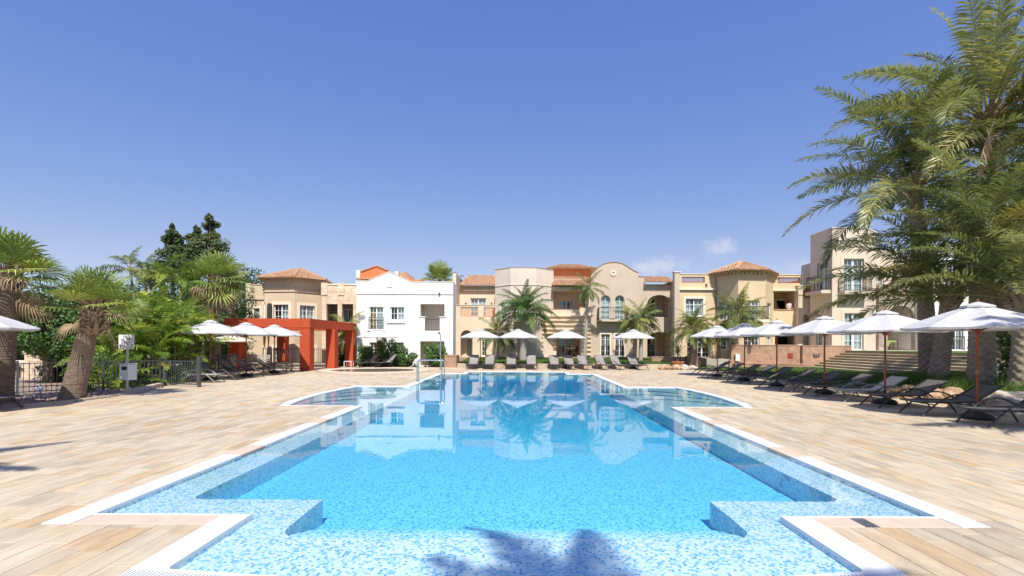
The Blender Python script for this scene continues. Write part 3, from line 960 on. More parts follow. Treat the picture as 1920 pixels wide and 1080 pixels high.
# broad garden steps rising to the upper terrace on the right
steps = thing('garden_steps', 'broad stone garden steps rising right to the upper terrace', None, (20.2, 28, 0))
steps['kind'] = 'structure'
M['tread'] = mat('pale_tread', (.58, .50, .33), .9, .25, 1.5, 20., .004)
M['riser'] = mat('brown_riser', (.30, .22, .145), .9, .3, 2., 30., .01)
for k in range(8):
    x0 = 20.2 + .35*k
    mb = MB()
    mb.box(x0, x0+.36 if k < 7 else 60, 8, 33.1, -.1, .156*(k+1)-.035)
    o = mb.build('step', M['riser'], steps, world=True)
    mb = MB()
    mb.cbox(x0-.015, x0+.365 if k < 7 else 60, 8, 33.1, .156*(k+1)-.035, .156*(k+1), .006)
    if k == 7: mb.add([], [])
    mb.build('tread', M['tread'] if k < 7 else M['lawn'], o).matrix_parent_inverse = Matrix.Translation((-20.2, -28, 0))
    o.matrix_parent_inverse = Matrix.Translation((-20.2, -28, 0))
for o in steps.children:
    for t in o.children: t.matrix_parent_inverse = Matrix.Identity(4)
mb = MB()
mb.box(13.3, 60, 33.6, 70, -.1, .62)
mb.box(22.9, 60, 33.2, 70, .62, 1.248)
tag(mb.build('upper_terrace', M['concrete']), 'raised terrace under the right hand buildings', kind='structure')
# ------------------------------------------------------------ building kit
def window(pl, par, x0, z0, x1, z1, cols=2, rows=3, arch=None, inset=.12, curtain='both', fw=.055, col='white_paint', mullion=.09, depth=.55, cmat='curtain'):
    """frame with glazing bars, pane, curtains; set back in an opening"""
    fr = MB()
    zt = arch if arch else z1
    d0, d1 = inset, inset+.06
    pbox(fr, pl, x0, x0+fw, z0, zt, d0, d1); pbox(fr, pl, x1-fw, x1, z0, zt, d0, d1)
    pbox(fr, pl, x0+fw, x1-fw, z0, z0+fw, d0, d1)
    xm = (x0+x1)/2
    if arch:
        n = 10
        cx, rx = xm, (x1-x0)/2
        for k in range(n):
            a, b = PI*k/n, PI*(k+1)/n
            e0, e1 = 1, 1-fw/rx
            P_ = lambda t, e, d: pl.p(cx+rx*e*math.cos(t), zt+(z1-zt)*e*math.sin(t), d)
            fr.hexa([P_(a, e0, d0), P_(b, e0, d0), P_(b, e1, d0), P_(a, e1, d0), P_(a, e0, d1), P_(b, e0, d1), P_(b, e1, d1), P_(a, e1, d1)])
    else:
        pbox(fr, pl, x0+fw, x1-fw, z1-fw, z1, d0, d1)
    top = z1-fw
    for c in range(1, cols):
        xx = x0+(x1-x0)*c/cols
        pbox(fr, pl, xx-mullion/2, xx+mullion/2, z0+fw, top, d0, d1)
    for c in range(cols):                              # glazing bars
        a = x0+(x1-x0)*c/cols+mullion/2; b = x0+(x1-x0)*(c+1)/cols-mullion/2
        xx = (a+b)/2
        pbox(fr, pl, xx-.012, xx+.012, z0+fw, top-(0 if not arch else .02), d0+.01, d1-.01)
        for k in range(1, rows):
            zz = z0+(zt-z0)*k/rows
            pbox(fr, pl, a, xx-.012, zz-.012, zz+.012, d0+.012, d1-.012)
            pbox(fr, pl, xx+.012, b, zz-.012, zz+.012, d0+.012, d1-.012)
    w = fr.build('window', M[col], par, world=True)
    lp = [(x0+.01, z0+.01), (x1-.01, z0+.01)]
    if arch: lp += [(xm+(x1-x0-.02)/2*math.cos(PI*k/10), zt+(z1-zt-.01)*math.sin(PI*k/10)) for k in range(11)]
    else: lp += [(x1-.01, z1-.01), (x0+.01, z1-.01)]
    mb = MB(); mb.add([pl.p(x, z, d0+.03) for x, z in lp], [tuple(range(len(lp)))])
    def sub(m_, name, mt):
        o = m_.build(name, M[mt], w)
        o.matrix_parent_inverse = Matrix.Identity(4)
        return o
    sub(mb, 'pane', 'glass')
    bk = MB()                                          # shallow box behind, the room's dimness put into its dark colour
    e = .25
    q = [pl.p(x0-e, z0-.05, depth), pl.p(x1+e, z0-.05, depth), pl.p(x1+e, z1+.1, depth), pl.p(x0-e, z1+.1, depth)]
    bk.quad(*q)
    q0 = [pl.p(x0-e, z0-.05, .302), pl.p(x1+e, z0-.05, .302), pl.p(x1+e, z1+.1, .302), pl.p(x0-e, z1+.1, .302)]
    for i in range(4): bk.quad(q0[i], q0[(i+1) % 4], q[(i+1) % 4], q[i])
    sub(bk, 'room', 'room_shade')
    if curtain:
        spans = {'both': [(x0+.02, xm-.12), (xm+.12, x1-.02)], 'full': [(x0+.02, x1-.02)], 'left': [(x0+.02, xm-.1)], 'right': [(xm+.05, x1-.02)], 'sides': [(x0+.02, x0+(x1-x0)*.28), (x1-(x1-x0)*.28, x1-.02)]}[curtain]
        for a, b in spans:
            cm = MB()
            k = max(4, int((b-a)/.07))
            pts = [(a+(b-a)*i/k, d1+.07+.03*(i % 2)) for i in range(k+1)]
            for i in range(k):
                cm.quad(pl.p(pts[i][0], z0+.03, pts[i][1]), pl.p(pts[i+1][0], z0+.03, pts[i+1][1]), pl.p(pts[i+1][0], top, pts[i+1][1]), pl.p(pts[i][0], top, pts[i][1]))
            sub(cm, 'curtain', cmat)
    return w
def surround(pl, par, x0, z0, x1, z1, w=.16, m='trim', d=-.03, sill=True):
    mb = MB()
    pbox(mb, pl, x0-w, x0, z0, z1, d, .05); pbox(mb, pl, x1, x1+w, z0, z1, d, .05); pbox(mb, pl, x0-w, x1+w, z1, z1+w, d, .05)
    if sill: pbox(mb, pl, x0-w-.03, x1+w+.03, z0-.09, z0, d-.05, .05)
    return mb.build('window_surround', M[m], par, world=True)
def band(pl, par, x0, x1, z0, z1, d=-.04, m='trim', name='cornice'):
    mb = MB(); pbox(mb, pl, x0, x1, z0, z1, d, .02); return mb.build(name, M[m], par, world=True)
def coping_cap(pl, par, x0, x1, z, m='tile', h=.05, over=.05, t=.3):
    mb = MB(); pbox(mb, pl, x0-over, x1+over, z, z+h, -over, t+over); return mb.build('wall_cap', M[m], par, world=True)
def railing(pl, par, x0, x1, z0, z1, d, sides=0., gap=.11, mid=True, m='iron', name='railing'):
    mb = MB()
    def run(p0, p1):
        L = (p1-p0).length
        k = max(2, round(L/gap))
        up = Vector((0, 0, z1-z0))
        mb.bar(p0+up, p1+up, .035); mb.bar(p0+Vector((0, 0, .08)), p1+Vector((0, 0, .08)), .025)
        for i in range(k+1):
            q = p0+(p1-p0)*i/k
            mb.bar(q, q+up, .03 if i in (0, k) else .016)
    run(pl.p(x0, z0, d), pl.p(x1, z0, d))
    if sides:
        run(pl.p(x0, z0, d), pl.p(x0, z0, d+sides)); run(pl.p(x1, z0, d), pl.p(x1, z0, d+sides))
    return mb.build(name, M[m], par, world=True)
def recess(pl, par, x0, z0, x1, z1, depth, m, holes=(), arch=None, d0=.3):
    """loggia: floor, ceiling, sides and a back wall with its own openings"""
    mb = MB()
    P_ = pl.p
    mb.quad(P_(x0, z0, d0), P_(x1, z0, d0), P_(x1, z0, depth), P_(x0, z0, depth))
    mb.quad(P_(x0, z1, d0), P_(x0, z1, depth), P_(x1, z1, depth), P_(x1, z1, d0))
    mb.quad(P_(x0, z0, d0), P_(x0, z0, depth), P_(x0, z1, depth), P_(x0, z1, d0))
    mb.quad(P_(x1, z0, d0), P_(x1, z1, d0), P_(x1, z1, depth), P_(x1, z0, depth))
    o = mb.build('loggia', M[m], par, world=True)
    mb = MB()
    slab(mb, pl, rloop(x0, z0, x1, z1), holes, depth, depth+.25)
    w = mb.build('back_wall', M[m], o); w.matrix_parent_inverse = Matrix.Identity(4)
    return o
def back_plane(pl, d): return Pl(pl.o+pl.n*d, pl.u)
def body(par, x0, x1, y0, y1, z0, z1, m, roof=True):
    """side and back walls and a flat roof behind a front wall"""
    mb = MB()
    mb.quad((x0, y1, z0), (x0, y0, z0), (x0, y0, z1), (x0, y1, z1))
    mb.quad((x1, y0, z0), (x1, y1, z0), (x1, y1, z1), (x1, y0, z1))
    mb.quad((x1, y1, z0), (x0, y1, z0), (x0, y1, z1), (x1, y1, z1))
    if roof: mb.quad((x0, y0, z1-.25), (x1, y0, z1-.25), (x1, y1, z1-.25), (x0, y1, z1-.25))
    return mb.build('rear_walls', M[m], par, world=True)
def barrel_roof(par, facets, pitch=.23, m='tile', eave=True, rad=.085):
    """rows of barrel tiles laid up each roof facet (eave a, b; then the upper points)"""
    mb = MB(); base = MB()
    for fc in facets:
        P_ = [Vector(p) for p in fc]
        a, b = P_[0], P_[1]
        base.add(P_, [tuple(range(len(P_)))])
        e = (b-a); L = e.length; e.normalize()
        nrm = (b-a).cross(P_[2]-a).normalized()
        if nrm.z < 0: nrm = -nrm
        up = nrm.cross(e).normalized()
        if up.z < 0: up = -up
        loc = [((p-a).dot(e), (p-a).dot(up)) for p in P_]
        k = max(1, round(L/pitch))
        for i in range(k):
            s = L*(i+.5)/k
            top = 0
            for j in range(1, len(loc)):
                (s0, h0), (s1, h1) = loc[j], loc[(j+1) % len(loc)]
                if (s0-s)*(s1-s) <= 0 and abs(s1-s0) > 1e-6:
                    top = max(top, h0+(h1-h0)*(s-s0)/(s1-s0))
            if top < .1: continue
            nseg = max(1, round(top/.42))
            for q in range(nseg):
                h0, h1 = top*q/nseg-(.07 if q == 0 else .03), top*(q+1)/nseg
                lift0, lift1 = .035, .005
                ring = []
                for hh, lf, rr in ((h0, lift0, rad*1.08), (h1, lift1, rad*.92)):
                    for c in range(5):
                        t = PI*c/4
                        ring.append(a+e*(s+rr*math.cos(t))+up*hh+nrm*(lf+rr*.85*math.sin(t)))
                mb.add(ring, [(c, c+1, 6+c, 5+c) for c in range(4)]+[(0, 4, 3, 2, 1)])
    o = base.build('roof', M[m], par, world=True)
    t = mb.build('roof_tiles', M[m], o, kind='stuff'); t.matrix_parent_inverse = Matrix.Identity(4)
    return o
def dentils(pl, par, x0, x1, z, m, gap=.32, d=-.05):
    mb = MB()
    k = round((x1-x0)/gap)
    for i in range(k):
        xx = x0+(x1-x0)*(i+.5)/k
        pbox(mb, pl, xx-.08, xx+.08, z, z+.12, d-.14, .0)
    return mb.build('eave_brackets', M[m], par, world=True, kind='stuff')
def lattice(pl, par, x0, z0, x1, z1, d=.1, m='terracotta_lattice', gap=.11):
    mb = MB()
    w, h = x1-x0, z1-z0
    pbox(mb, pl, x0, x1, z0, z0+.05, d-.02, d+.04); pbox(mb, pl, x0, x1, z1-.05, z1, d-.02, d+.04)
    k = int((w+h)/gap)
    for i in range(1, k):
        s = i*gap
        for sg in (0, 1):
            p, q = (max(0, s-h), min(s, h)), (min(s, w), max(0, s-w))
            a = (x0+p[0], z0+p[1]); b = (x0+q[0], z0+q[1])
            if sg: a, b = (x0+w-p[0], a[1]), (x0+w-q[0], b[1])
            mb.bar(pl.p(a[0], a[1], d+.012*sg), pl.p(b[0], b[1], d+.012*sg), .034, .014)
    return mb.build('lattice_panel', M[m], par, world=True)
M['terracotta_lattice'] = mat('terracotta_lattice', (.42, .15, .075), .85, .15)
def wall_lamp(pl, par, x, z, m='iron'):
    mb = MB()
    pbox(mb, pl, x-.05, x+.05, z-.02, z+.16, -.12, -.02); pbox(mb, pl, x-.03, x+.03, z+.03, z+.08, -.02, .01)
    return mb.build('wall_lamp', M[m], par, world=True)
def front_wall(pl, par, outer, holes, m, name='front_wall', d1=.3):
    mb = MB(); slab(mb, pl, outer, holes, 0, d1); return mb.build(name, M[m], par, world=True)

# ============================================================ house with the octagonal tower, left
Y = 36.2
h = thing('tower_house', 'sand coloured house with an octagonal tiled tower behind the red pergola', 'house', (-17, Y+2, 0))
f = front(Y+1.2)
# low wing on the far left
x0, x1 = f.hx(462), f.hx(492)
zt, zb = f.hz(475, 534), -.1
win0 = f.rect(477, 578, 487, 603)
front_wall(f, h, rloop(x0, zb, x1+.6, zt), [rloop(*win0)], 'sand')
window(f, h, *win0, cols=1, rows=3, curtain='full'); surround(f, h, *win0, w=.15)
band(f, h, x0-.06, x1+.6, f.hz(475, 562), f.hz(475, 558), -.08, 'sand'); coping_cap(f, h, x0, x1+.6, zt, 'sand')
mb = MB(); pbox(mb, f, x0-.03, x0+.28, f.hz(465, 560), f.hz(465, 531), -.06, .3); mb.build('parapet_pillar', M['trim'], h, world=True)
wall_lamp(f, h, f.hx(470), f.hz(470, 586), 'white_paint')
body(h, x0, x1+.6, Y+1.5, Y+9, zb, zt, 'sand')
# the tower
pts = [(f.hx(487)+.1, Y+2.6), (f.hx(504)+.35, Y-.15), (A(551.5, 600, Y-.5)[0], Y-.45), (A(603, 600, Y+1.)[0], Y+1.15), (A(606, 600, Y+4)[0]+.4, Y+5.2), (A(560, 600, Y+4)[0], Y+7.6), (A(510, 600, Y+4)[0], Y+7.4)]
ze = A(520, 522.5, Y)[1]
for i in range(3):
    pl = Pl(pts[i], (pts[i+1][0]-pts[i][0], pts[i+1][1]-pts[i][1]))
    L = (Vector(pts[i+1])-Vector(pts[i])).length
    holes = []
    wn_ = {1: (513, 571, 541, 604), 2: (562, 573, 590, 604), 0: (492, 572, 500, 604)}[i]
    r_ = pl.rect(*wn_); r_ = (max(.25, r_[0]), r_[1], min(L-.25, r_[2]), r_[3])
    lo = {1: (510, 652, 540, 690), 2: (562, 652, 590, 690), 0: (492, 652, 500, 690)}[i]
    r2 = pl.rect(*lo); r2 = (r_[0], .0, r_[2], r2[3])
    front_wall(pl, h, rloop(0, -.1, L, ze), [rloop(*r_), rloop(*r2)], 'sand')
    c_ = 2 if r_[2]-r_[0] > .9 else 1
    window(pl, h, *r_, cols=c_, rows=3, curtain=['full', 'right', 'both'][i]); surround(pl, h, *r_, w=.2)
    window(pl, h, *r2, cols=c_, rows=4, curtain='both' if c_ == 2 else 'full'); surround(pl, h, *r2, w=.2, sill=False)
    for za, zb_ in ((540.2, 541.6), (546.6, 548.)):
        band(pl, h, -.03, L+.03, A(530, zb_, Y)[1], A(530, za, Y)[1], -.07, 'sand')
cx, cy = sum(p[0] for p in pts)/7, sum(p[1] for p in pts)/7
mb = MB()
for i in range(3, 7):
    a, b = pts[i], pts[(i+1) % 7]
    mb.quad((*a, -.1), (*b, -.1), (*b, ze), (*a, ze))
mb.build('rear_walls', M['sand'], h, world=True)
eav = [(cx+(p[0]-cx)*1.16, cy+(p[1]-cy)*1.16) for p in pts]
apex = (cx, cy, A(555, 505, cy)[1])
barrel_roof(h, [((*eav[i], ze-.04), (*eav[(i+1) % 7], ze-.04), apex) for i in range(7)])
mb = MB(); mb.add([(*p, ze-.06) for p in eav], [tuple(range(7))]); mb.build('eave_board', M['sand'], h, world=True)
mb = MB()
for i in range(4):
    mb.tube([(*eav[i], ze+.03), Vector(apex)+Vector((0, 0, .06))], .11, 6)
mb.build('hip_tiles', M['tile'], h, world=True)
# stone clad wing on the right of the tower
f2 = front(Y-.1)
x0, x1 = A(603.5, 600, Y-.1)[0], A(672, 600, Y-.1)[0]
zt = f2.hz(640, 533.5)
ha, hb = f2.rect(612, 570, 633, 604), f2.rect(641, 570, 662, 604)
ga, gb = f2.rect(612, 645, 633, 690), f2.rect(641, 645, 662, 690)
ga = (ga[0], 0, ga[2], ga[3]); gb = (gb[0], 0, gb[2], gb[3])
front_wall(f2, h, rloop(x0, -.1, x1, zt), [rloop(*ha), rloop(*hb), rloop(*ga), rloop(*gb)], 'stone_clad', 'stone_front')
bkp = back_plane(f2, 1.6)
wr = bkp.rect(643, 580, 661, 606)
recess(f2, h, x0+.2, ha[1]-.05, x1-.2, ha[3]+.1, 1.6, 'room', [rloop(*wr)])
window(bkp, h, *wr, cols=2, rows=1, curtain='both')
wr = bkp.rect(616, 650, 660, 690); wr = (wr[0], .0, wr[2], wr[3])
recess(f2, h, x0+.2, -.02, x1-.2, ga[3]+.1, 1.6, 'room', [rloop(*wr)])
window(bkp, h, *wr, cols=2, rows=4, curtain='sides')
band(f2, h, x0, x1, zt-.04, zt+.05, -.05, 'trim', 'wall_cap')
for px in (605.5, 637):
    mb = MB(); a_ = f2.hx(px); pbox(mb, f2, a_-.12, a_+.35, zt-.8, zt+.12, -.06, .3); mb.build('parapet_pillar', M['stone_clad'], h, world=True)
body(h, x0, x1, Y+.2, Y+9, -.1, zt, 'stone_clad')

# ============================================================ white house
Y = 35.2
h = thing('white_house', 'bright white two storey house with a low pointed parapet', 'house', (-7.5, Y+2, 0))
f = front(Y)
xl, xr = f.hx(668.5), f.hx(849.5)
zl, za, zr = f.hz(680, 526), f.hz(729, 509.5), f.hz(810, 528.5)
outer = [(xl, -.1), (xr, -.1), (xr, zr), (f.hx(772), zr), (f.hx(729), za), (f.hx(689), zl-.02), (xl, zl)]
w1 = f.rect(692.5, 575, 718.5, 618); w2 = f.rect(732, 575.5, 758, 600)
door = f.rect(693, 642, 718, 688); door = (door[0], .02, door[2], door[3])
w3 = f.rect(731, 642, 757, 668)
px = lambda a, b: f.hit(a, b)
log = [px(788, 594), px(796.5, 594), px(796.5, 620), px(824.5, 620), px(824.5, 594), px(833.5, 594), px(833.5, 570), px(788, 570)]
zz = (log[0][1]+log[5][1])/2
log = [(log[0][0], zz), (log[1][0], zz), (log[1][0], log[2][1]), (log[3][0], log[2][1]), (log[3][0], zz), (log[5][0], zz), (log[6][0], log[7][1]), (log[7][0], log[7][1])]
gr = f.rect(788, 640, 833, 690); gr = (gr[0], 0, gr[2], gr[3])
front_wall(f, h, outer, [rloop(*w1), rloop(*w2), rloop(*door), rloop(*w3), log, rloop(*gr)], 'white_wall')
window(f, h, *w1, cols=2, rows=4, curtain='right', cmat='curtain')
cm = MB(); k = 5
for i in range(k):
    a, b = w1[0]+.1+.07*i, w1[0]+.1+.07*(i+1)
    cm.quad(f.p(a, w1[1]+.05, .27+.03*(i % 2)), f.p(b, w1[1]+.05, .27+.03*((i+1) % 2)), f.p(b, w1[3]-.08, .27+.03*((i+1) % 2)), f.p(a, w1[3]-.08, .27+.03*(i % 2)))
cm.build('curtain', M['curtain_yellow'], h, world=True, label='yellow curtain in the tall upper window')
window(f, h, *w2, cols=2, rows=2, curtain='right')
window(f, h, *door, cols=2, rows=4, curtain='both'); window(f, h, *w3, cols=2, rows=2, curtain='both')
railing(f, h, w1[0]-.02, w1[2]+.02, w1[1]+.02, w1[1]+.9, -.04, gap=.12)
for q in ((w1[0]-.12, w1[2]+.12, w1[1]-.09, w1[1], -.1, .1), (w2[0]-.25, w2[2]+.1, w2[1]-.22, w2[1]-.14, -.09, .02), (w1[2], w2[0], w1[3]+.0, w1[3]+.035, -.035, .02),
          (log[0][0]-.1, log[1][0]+.06, zz-.03, zz+.03, -.06, .303), (log[4][0]-.06, log[5][0]+.1, zz-.03, zz+.03, -.06, .303)):
    mb = MB(); pbox(mb, f, *q); mb.build('window_sill', M['white_wall'], h, world=True)
band(f, h, xl, xr, f.hz(760, 551.6), f.hz(760, 549.5), -.06, 'white_wall')
mb = MB()                                              # blind niche in the gable
n0 = f.rect(726, 524, 735, 537)
pbox(mb, f, n0[0]-.02, n0[2]+.02, n0[1]-.05, n0[1], -.05, .01); pbox(mb, f, n0[0], n0[2], n0[1], n0[3], -.025, .01)
mb.build('gable_ornament', M['white_wall'], h, world=True)
mb = MB()
for a, b in (((xl, zl), (f.hx(689), zl-.02)), ((f.hx(689), zl-.02), (f.hx(729), za)), ((f.hx(729), za), (f.hx(772), zr)), ((f.hx(772), zr), (xr, zr))):
    mb.hexa([f.p(a[0], a[1], -.04), f.p(b[0], b[1], -.04), f.p(b[0], b[1], .34), f.p(a[0], a[1], .34), f.p(a[0], a[1]+.035, -.04), f.p(b[0], b[1]+.035, -.04), f.p(b[0], b[1]+.035, .34), f.p(a[0], a[1]+.035, .34)])
mb.build('wall_cap', M['trim'], h, world=True)
bk_ = back_plane(f, 1.7)
dr = bk_.rect(808, 581, 832, 620); dr = (dr[0], log[2][1]+.02, dr[2]-.02, dr[3])
recess(f, h, log[0][0]-.05, log[2][1]-.02, log[5][0]+.3, log[6][1]+.1, 1.7, 'pale', [rloop(*dr)])
window(bk_, h, *dr, cols=2, rows=5, curtain=None)
mb = MB(); pbox(mb, bk_, dr[0]+.05, dr[2]-.05, dr[3], dr[3]+.05, -.03, .02)
slab(mb, bk_, arch_loop(dr[0], dr[3]+.05, dr[2], dr[3]+.06, dr[3]+.33), (), -.02, .02); mb.build('door_arch', M['white_wall'], h, world=True)
railing(f, h, log[1][0], log[3][0], log[2][1], log[2][1]+.85, .1, gap=.12)
recess(f, h, gr[0]-.1, -.02, gr[2]+.3, gr[3]+.08, 1.7, 'pale', [rloop(gr[0]+.75, 0, gr[2]-.05, 2.05)])
window(bk_, h, gr[0]+.75, 0, gr[2]-.05, 2.05, cols=2, rows=4, curtain='both')
wall_lamp(f, h, f.hx(824), f.hz(824, 553)); wall_lamp(bk_, h, bk_.hx(798), bk_.hz(798, 587), 'white_paint')
body(h, xl, xr, Y+.3, Y+1.6, -.1, zr, 'white_wall'); body(h, xl, xr-1.4, Y+1.6, Y+9, -.1, zr-.3, 'white_wall')

# orange gabled block behind the white house
h2 = thing('orange_gable_house', 'orange rendered gable rising behind the white house parapet', 'house', (-12.8, 44, 0))
f = front(44.)
g = [f.hit(677, 530), f.hit(790, 530), f.hit(790, 524), f.hit(727, 524), f.hit(727, 507.5), f.hit(706.5, 499), f.hit(677, 509.5)]
front_wall(f, h2, [(g[0][0], -.1), (g[1][0], -.1), g[2], g[3], g[4], g[5], g[6]], [], 'terracotta_wall', 'gable_wall')
mb = MB()
for a, b in ((g[6], g[5]), (g[5], g[4])):
    mb.hexa([f.p(a[0], a[1], -.1), f.p(b[0], b[1], -.1), f.p(b[0], b[1], .5), f.p(a[0], a[1], .5), f.p(a[0], a[1]+.09, -.1), f.p(b[0], b[1]+.09, -.1), f.p(b[0], b[1]+.09, .5), f.p(a[0], a[1]+.09, .5)])
mb.build('roof_edge', M['tile'], h2, world=True)
mb = MB(); q = f.rect(669, 507, 676.5, 527); pbox(mb, f, q[0], q[2], q[1]-3, q[3], -.2, .5); mb.build('corner_pillar', M['trim'], h2, world=True)
mb = MB(); q = f.rect(669, 521.5, 700, 523.5); pbox(mb, f, q[0], q[2], q[1], q[3], -.3, .4); mb.build('ledge', M['tile'], h2, world=True)
q = f.rect(737, 507, 744, 520); mb = MB(); pbox(mb, f, q[0], q[2], q[1]-2, q[3], .6, 1.1); mb.build('chimney', M['trim'], h2, world=True)
a, b = f.hit(745, 520), f.hit(758, 506)
mb = MB(); mb.hexa([f.p(a[0], a[1]-1.5, 1), f.p(a[0]+1.7, a[1]-1.5, 1), f.p(a[0]+1.7, a[1]-1.5, 5), f.p(a[0], a[1]-1.5, 5), f.p(a[0], b[1]-.2, 1), f.p(a[0]+.45, b[1], 1), f.p(a[0]+.45, b[1], 5), f.p(a[0], b[1]-.2, 5)])
mb.build('tiled_roof', M['tile'], h2, world=True)
body(h2, g[6][0], f.hx(790), 44.3, 50, -.1, g[3][1], 'terracotta_wall')

# ============================================================ terrace houses in the middle
GY = .49
# --- peach house with roof terrace
Y = 40.
h = thing('peach_house', 'peach terrace house with lattice balcony and pitched tile roof', 'house', (-3, Y+2, GY))
f = front(Y)
xl, xr = f.hx(853), f.hx(941)
zt = f.hz(890, 572.5)
ar = f.rect(863.5, 619, 886, 669); a2 = f.rect(905, 630, 911, 668)
big = f.rect(898, 628, 926, 669)
lat1, lat2 = f.rect(864, 576, 897, 593), f.rect(907, 576.5, 929, 594)
holes = [arch_loop(ar[0], GY+.04, ar[2], ar[3]-.5, ar[3]), rloop(*lat1), rloop(*lat2), rloop(a2[0]-.1, GY+.1, a2[2]+.1, a2[3])]
front_wall(f, h, rloop(xl, GY-.5, xr, zt), holes, 'peach')
mb = MB(); pbox(mb, f, f.hx(897), f.hx(907), lat1[1]-.1, f.hz(902, 571), -.05, .35); mb.build('parapet_pillar', M['peach'], h, world=True)
lattice(f, h, *lat1, d=.12); lattice(f, h, *lat2, d=.12)
coping_cap(f, h, xl, xr, zt, 'trim', .04)
bk_ = back_plane(f, 1.5)
dw = bk_.rect(880, 630, 896, 669); dw = (dw[0]-.2, GY, dw[2], GY+2.2)
recess(f, h, ar[0]-.3, GY-.01, ar[2]+.3, ar[3]+.1, 1.5, 'peach', [rloop(ar[0]+.35, GY, ar[2]+.2, GY+2.2)])
window(bk_, h, ar[0]+.35, GY, ar[2]+.2, GY+2.2, cols=2, rows=4, curtain='left')
window(f, h, a2[0]-.1, GY+.1, a2[2]+.1, a2[3], cols=1, rows=4, curtain=None)
# upper wall set back behind the terrace
u = back_plane(f, 2.6)
uw = u.rect(882, 559, 911.5, 592); uw = (uw[0], f.hz(890, 594), uw[2], uw[3])
zr0 = u.hz(890, 535.5)
front_wall(u, h, rloop(xl, zt-1.4, xr+.4, zr0), [rloop(*uw)], 'peach', 'upper_wall')
window(u, h, *uw, cols=2, rows=3, curtain='full')
wall_lamp(u, h, u.hx(873.5), u.hz(873.5, 571)); wall_lamp(u, h, u.hx(921.5), u.hz(921.5, 571))
fl = MB(); pbox(fl, f, xl, xr, zt-1.0, zt-.9, .3, 2.6); fl.build('terrace_floor', M['tile'], h, world=True)
dentils(u, h, xl+.6, xr, u.hz(890, 543.5), 'peach'); band(u, h, xl+.5, xr, u.hz(890, 545.4), u.hz(890, 543.6), -.22, 'peach'); 
ze = u.hz(890, 536.2); zk = u.hz(890, 518.5)
barrel_roof(h, [((u.hx(862), Y+2.1, ze), (xr+.3, Y+2.1, ze), (xr+.3, Y+5.4, zk+.5), (u.hx(872), Y+5.4, zk+.5))])
mb = MB(); a_ = u.rect(855.5, 520, 862, 592); pbox(mb, u, a_[0], a_[2], zt-1., a_[3], -2.5, 3.2)
mb.build('gable_end_wall', M['peach'], h, world=True)
mb = MB(); mb.hexa([u.p(a_[0]-.05, a_[3], -.5), u.p(a_[2]+.05, a_[3], -.5), u.p(a_[2]+.05, a_[3]+.45, 2.8), u.p(a_[0]-.05, a_[3]+.45, 2.8), u.p(a_[0]-.05, a_[3]+.1, -.5), u.p(a_[2]+.05, a_[3]+.1, -.5), u.p(a_[2]+.05, a_[3]+.56, 2.8), u.p(a_[0]-.05, a_[3]+.56, 2.8)]); mb.build('gable_tiles', M['tile'], h, world=True)
mb = MB(); mb.box(f.hx(862), f.hx(925), Y-.9, Y+1.4, GY-.3, GY+.03); mb.build('porch_step', M['brick'], h, world=True)
mb = MB(); a_ = f.hx(866); mb.box(a_, a_+.7, Y+3.2, Y+3.9, zt-.9, zt-.45); mb.box(a_+.6, a_+.68, Y+3.2, Y+3.9, zt-.45, zt-.05); mb.build('terrace_seat', M['weathered_wood'], h, world=True)
body(h, xl, xr, Y+2.9, Y+9, GY-.5, zr0, 'peach'); mb = MB(); mb.quad((xl, Y+3, GY-.5), (xl, Y+.3, GY-.5), (xl, Y+.3, zt), (xl, Y+3, zt)); mb.build('side_wall', M['peach'], h, world=True)

# --- cream house with the canted tall parapet
h = thing('cream_house', 'cream terrace house with tall blank canted parapet behind the big feathery palm', 'house', (0, Y+2, GY))
b0, b1, b2, b3 = (A(928, 600, 40.1)[0], 40.1), (A(957, 600, 38.9)[0], 38.9), (A(1005, 600, 38.9)[0], 38.9), (A(1037.5, 600, 40.1)[0], 40.1)
zt = A(980, 502, 38.9)[1]
for i, (a, b) in enumerate(((b0, b1), (b1, b2), (b2, b3))):
    pl = Pl(a, (b[0]-a[0], b[1]-a[1])); L = (Vector(b)-Vector(a)).length
    holes = []
    if i == 0:
        r_ = pl.rect(937, 568, 948, 606); r_ = (max(.2, r_[0]), r_[1], min(L-.2, r_[2]), r_[3])
        holes = [rloop(*r_)]
    if i == 1:
        r_ = pl.rect(968, 570, 996, 599); r2 = pl.rect(970, 629, 990, 668); r2 = (r2[0], GY+.05, r2[2], r2[3]); holes = [rloop(*r_), rloop(*r2)]
    front_wall(pl, h, rloop(0, GY-.5, L, zt), holes, 'cream')
    if i == 0: window(pl, h, *r_, cols=1, rows=4, curtain='full')
    if i == 1:
        window(pl, h, *r_, cols=2, rows=4, curtain='both'); window(pl, h, *r2, cols=2, rows=4, curtain='sides')
        mb = MB(); pbox(mb, pl, r_[0]-.15, r_[2]+.15, r_[1]-.22, r_[1]-.06, -.75, 0); mb.build('balcony_slab', M['cream'], h, world=True)
        railing(pl, h, r_[0]-.12, r_[2]+.12, r_[1]-.06, r_[1]+.9, -.7, .68, m='white_paint')
    band(pl, h, -.02, L+.02, A(980, 534.6, 38.9)[1], A(980, 533.3, 38.9)[1], -.045, 'cream', 'string_course')
    coping_cap(pl, h, 0, L, zt, 'tile', .03, .03)
body(h, b0[0], b3[0], 40.4, 49, GY-.5, zt-.6, 'cream')
fx0, fx1 = b0[0], b3[0]

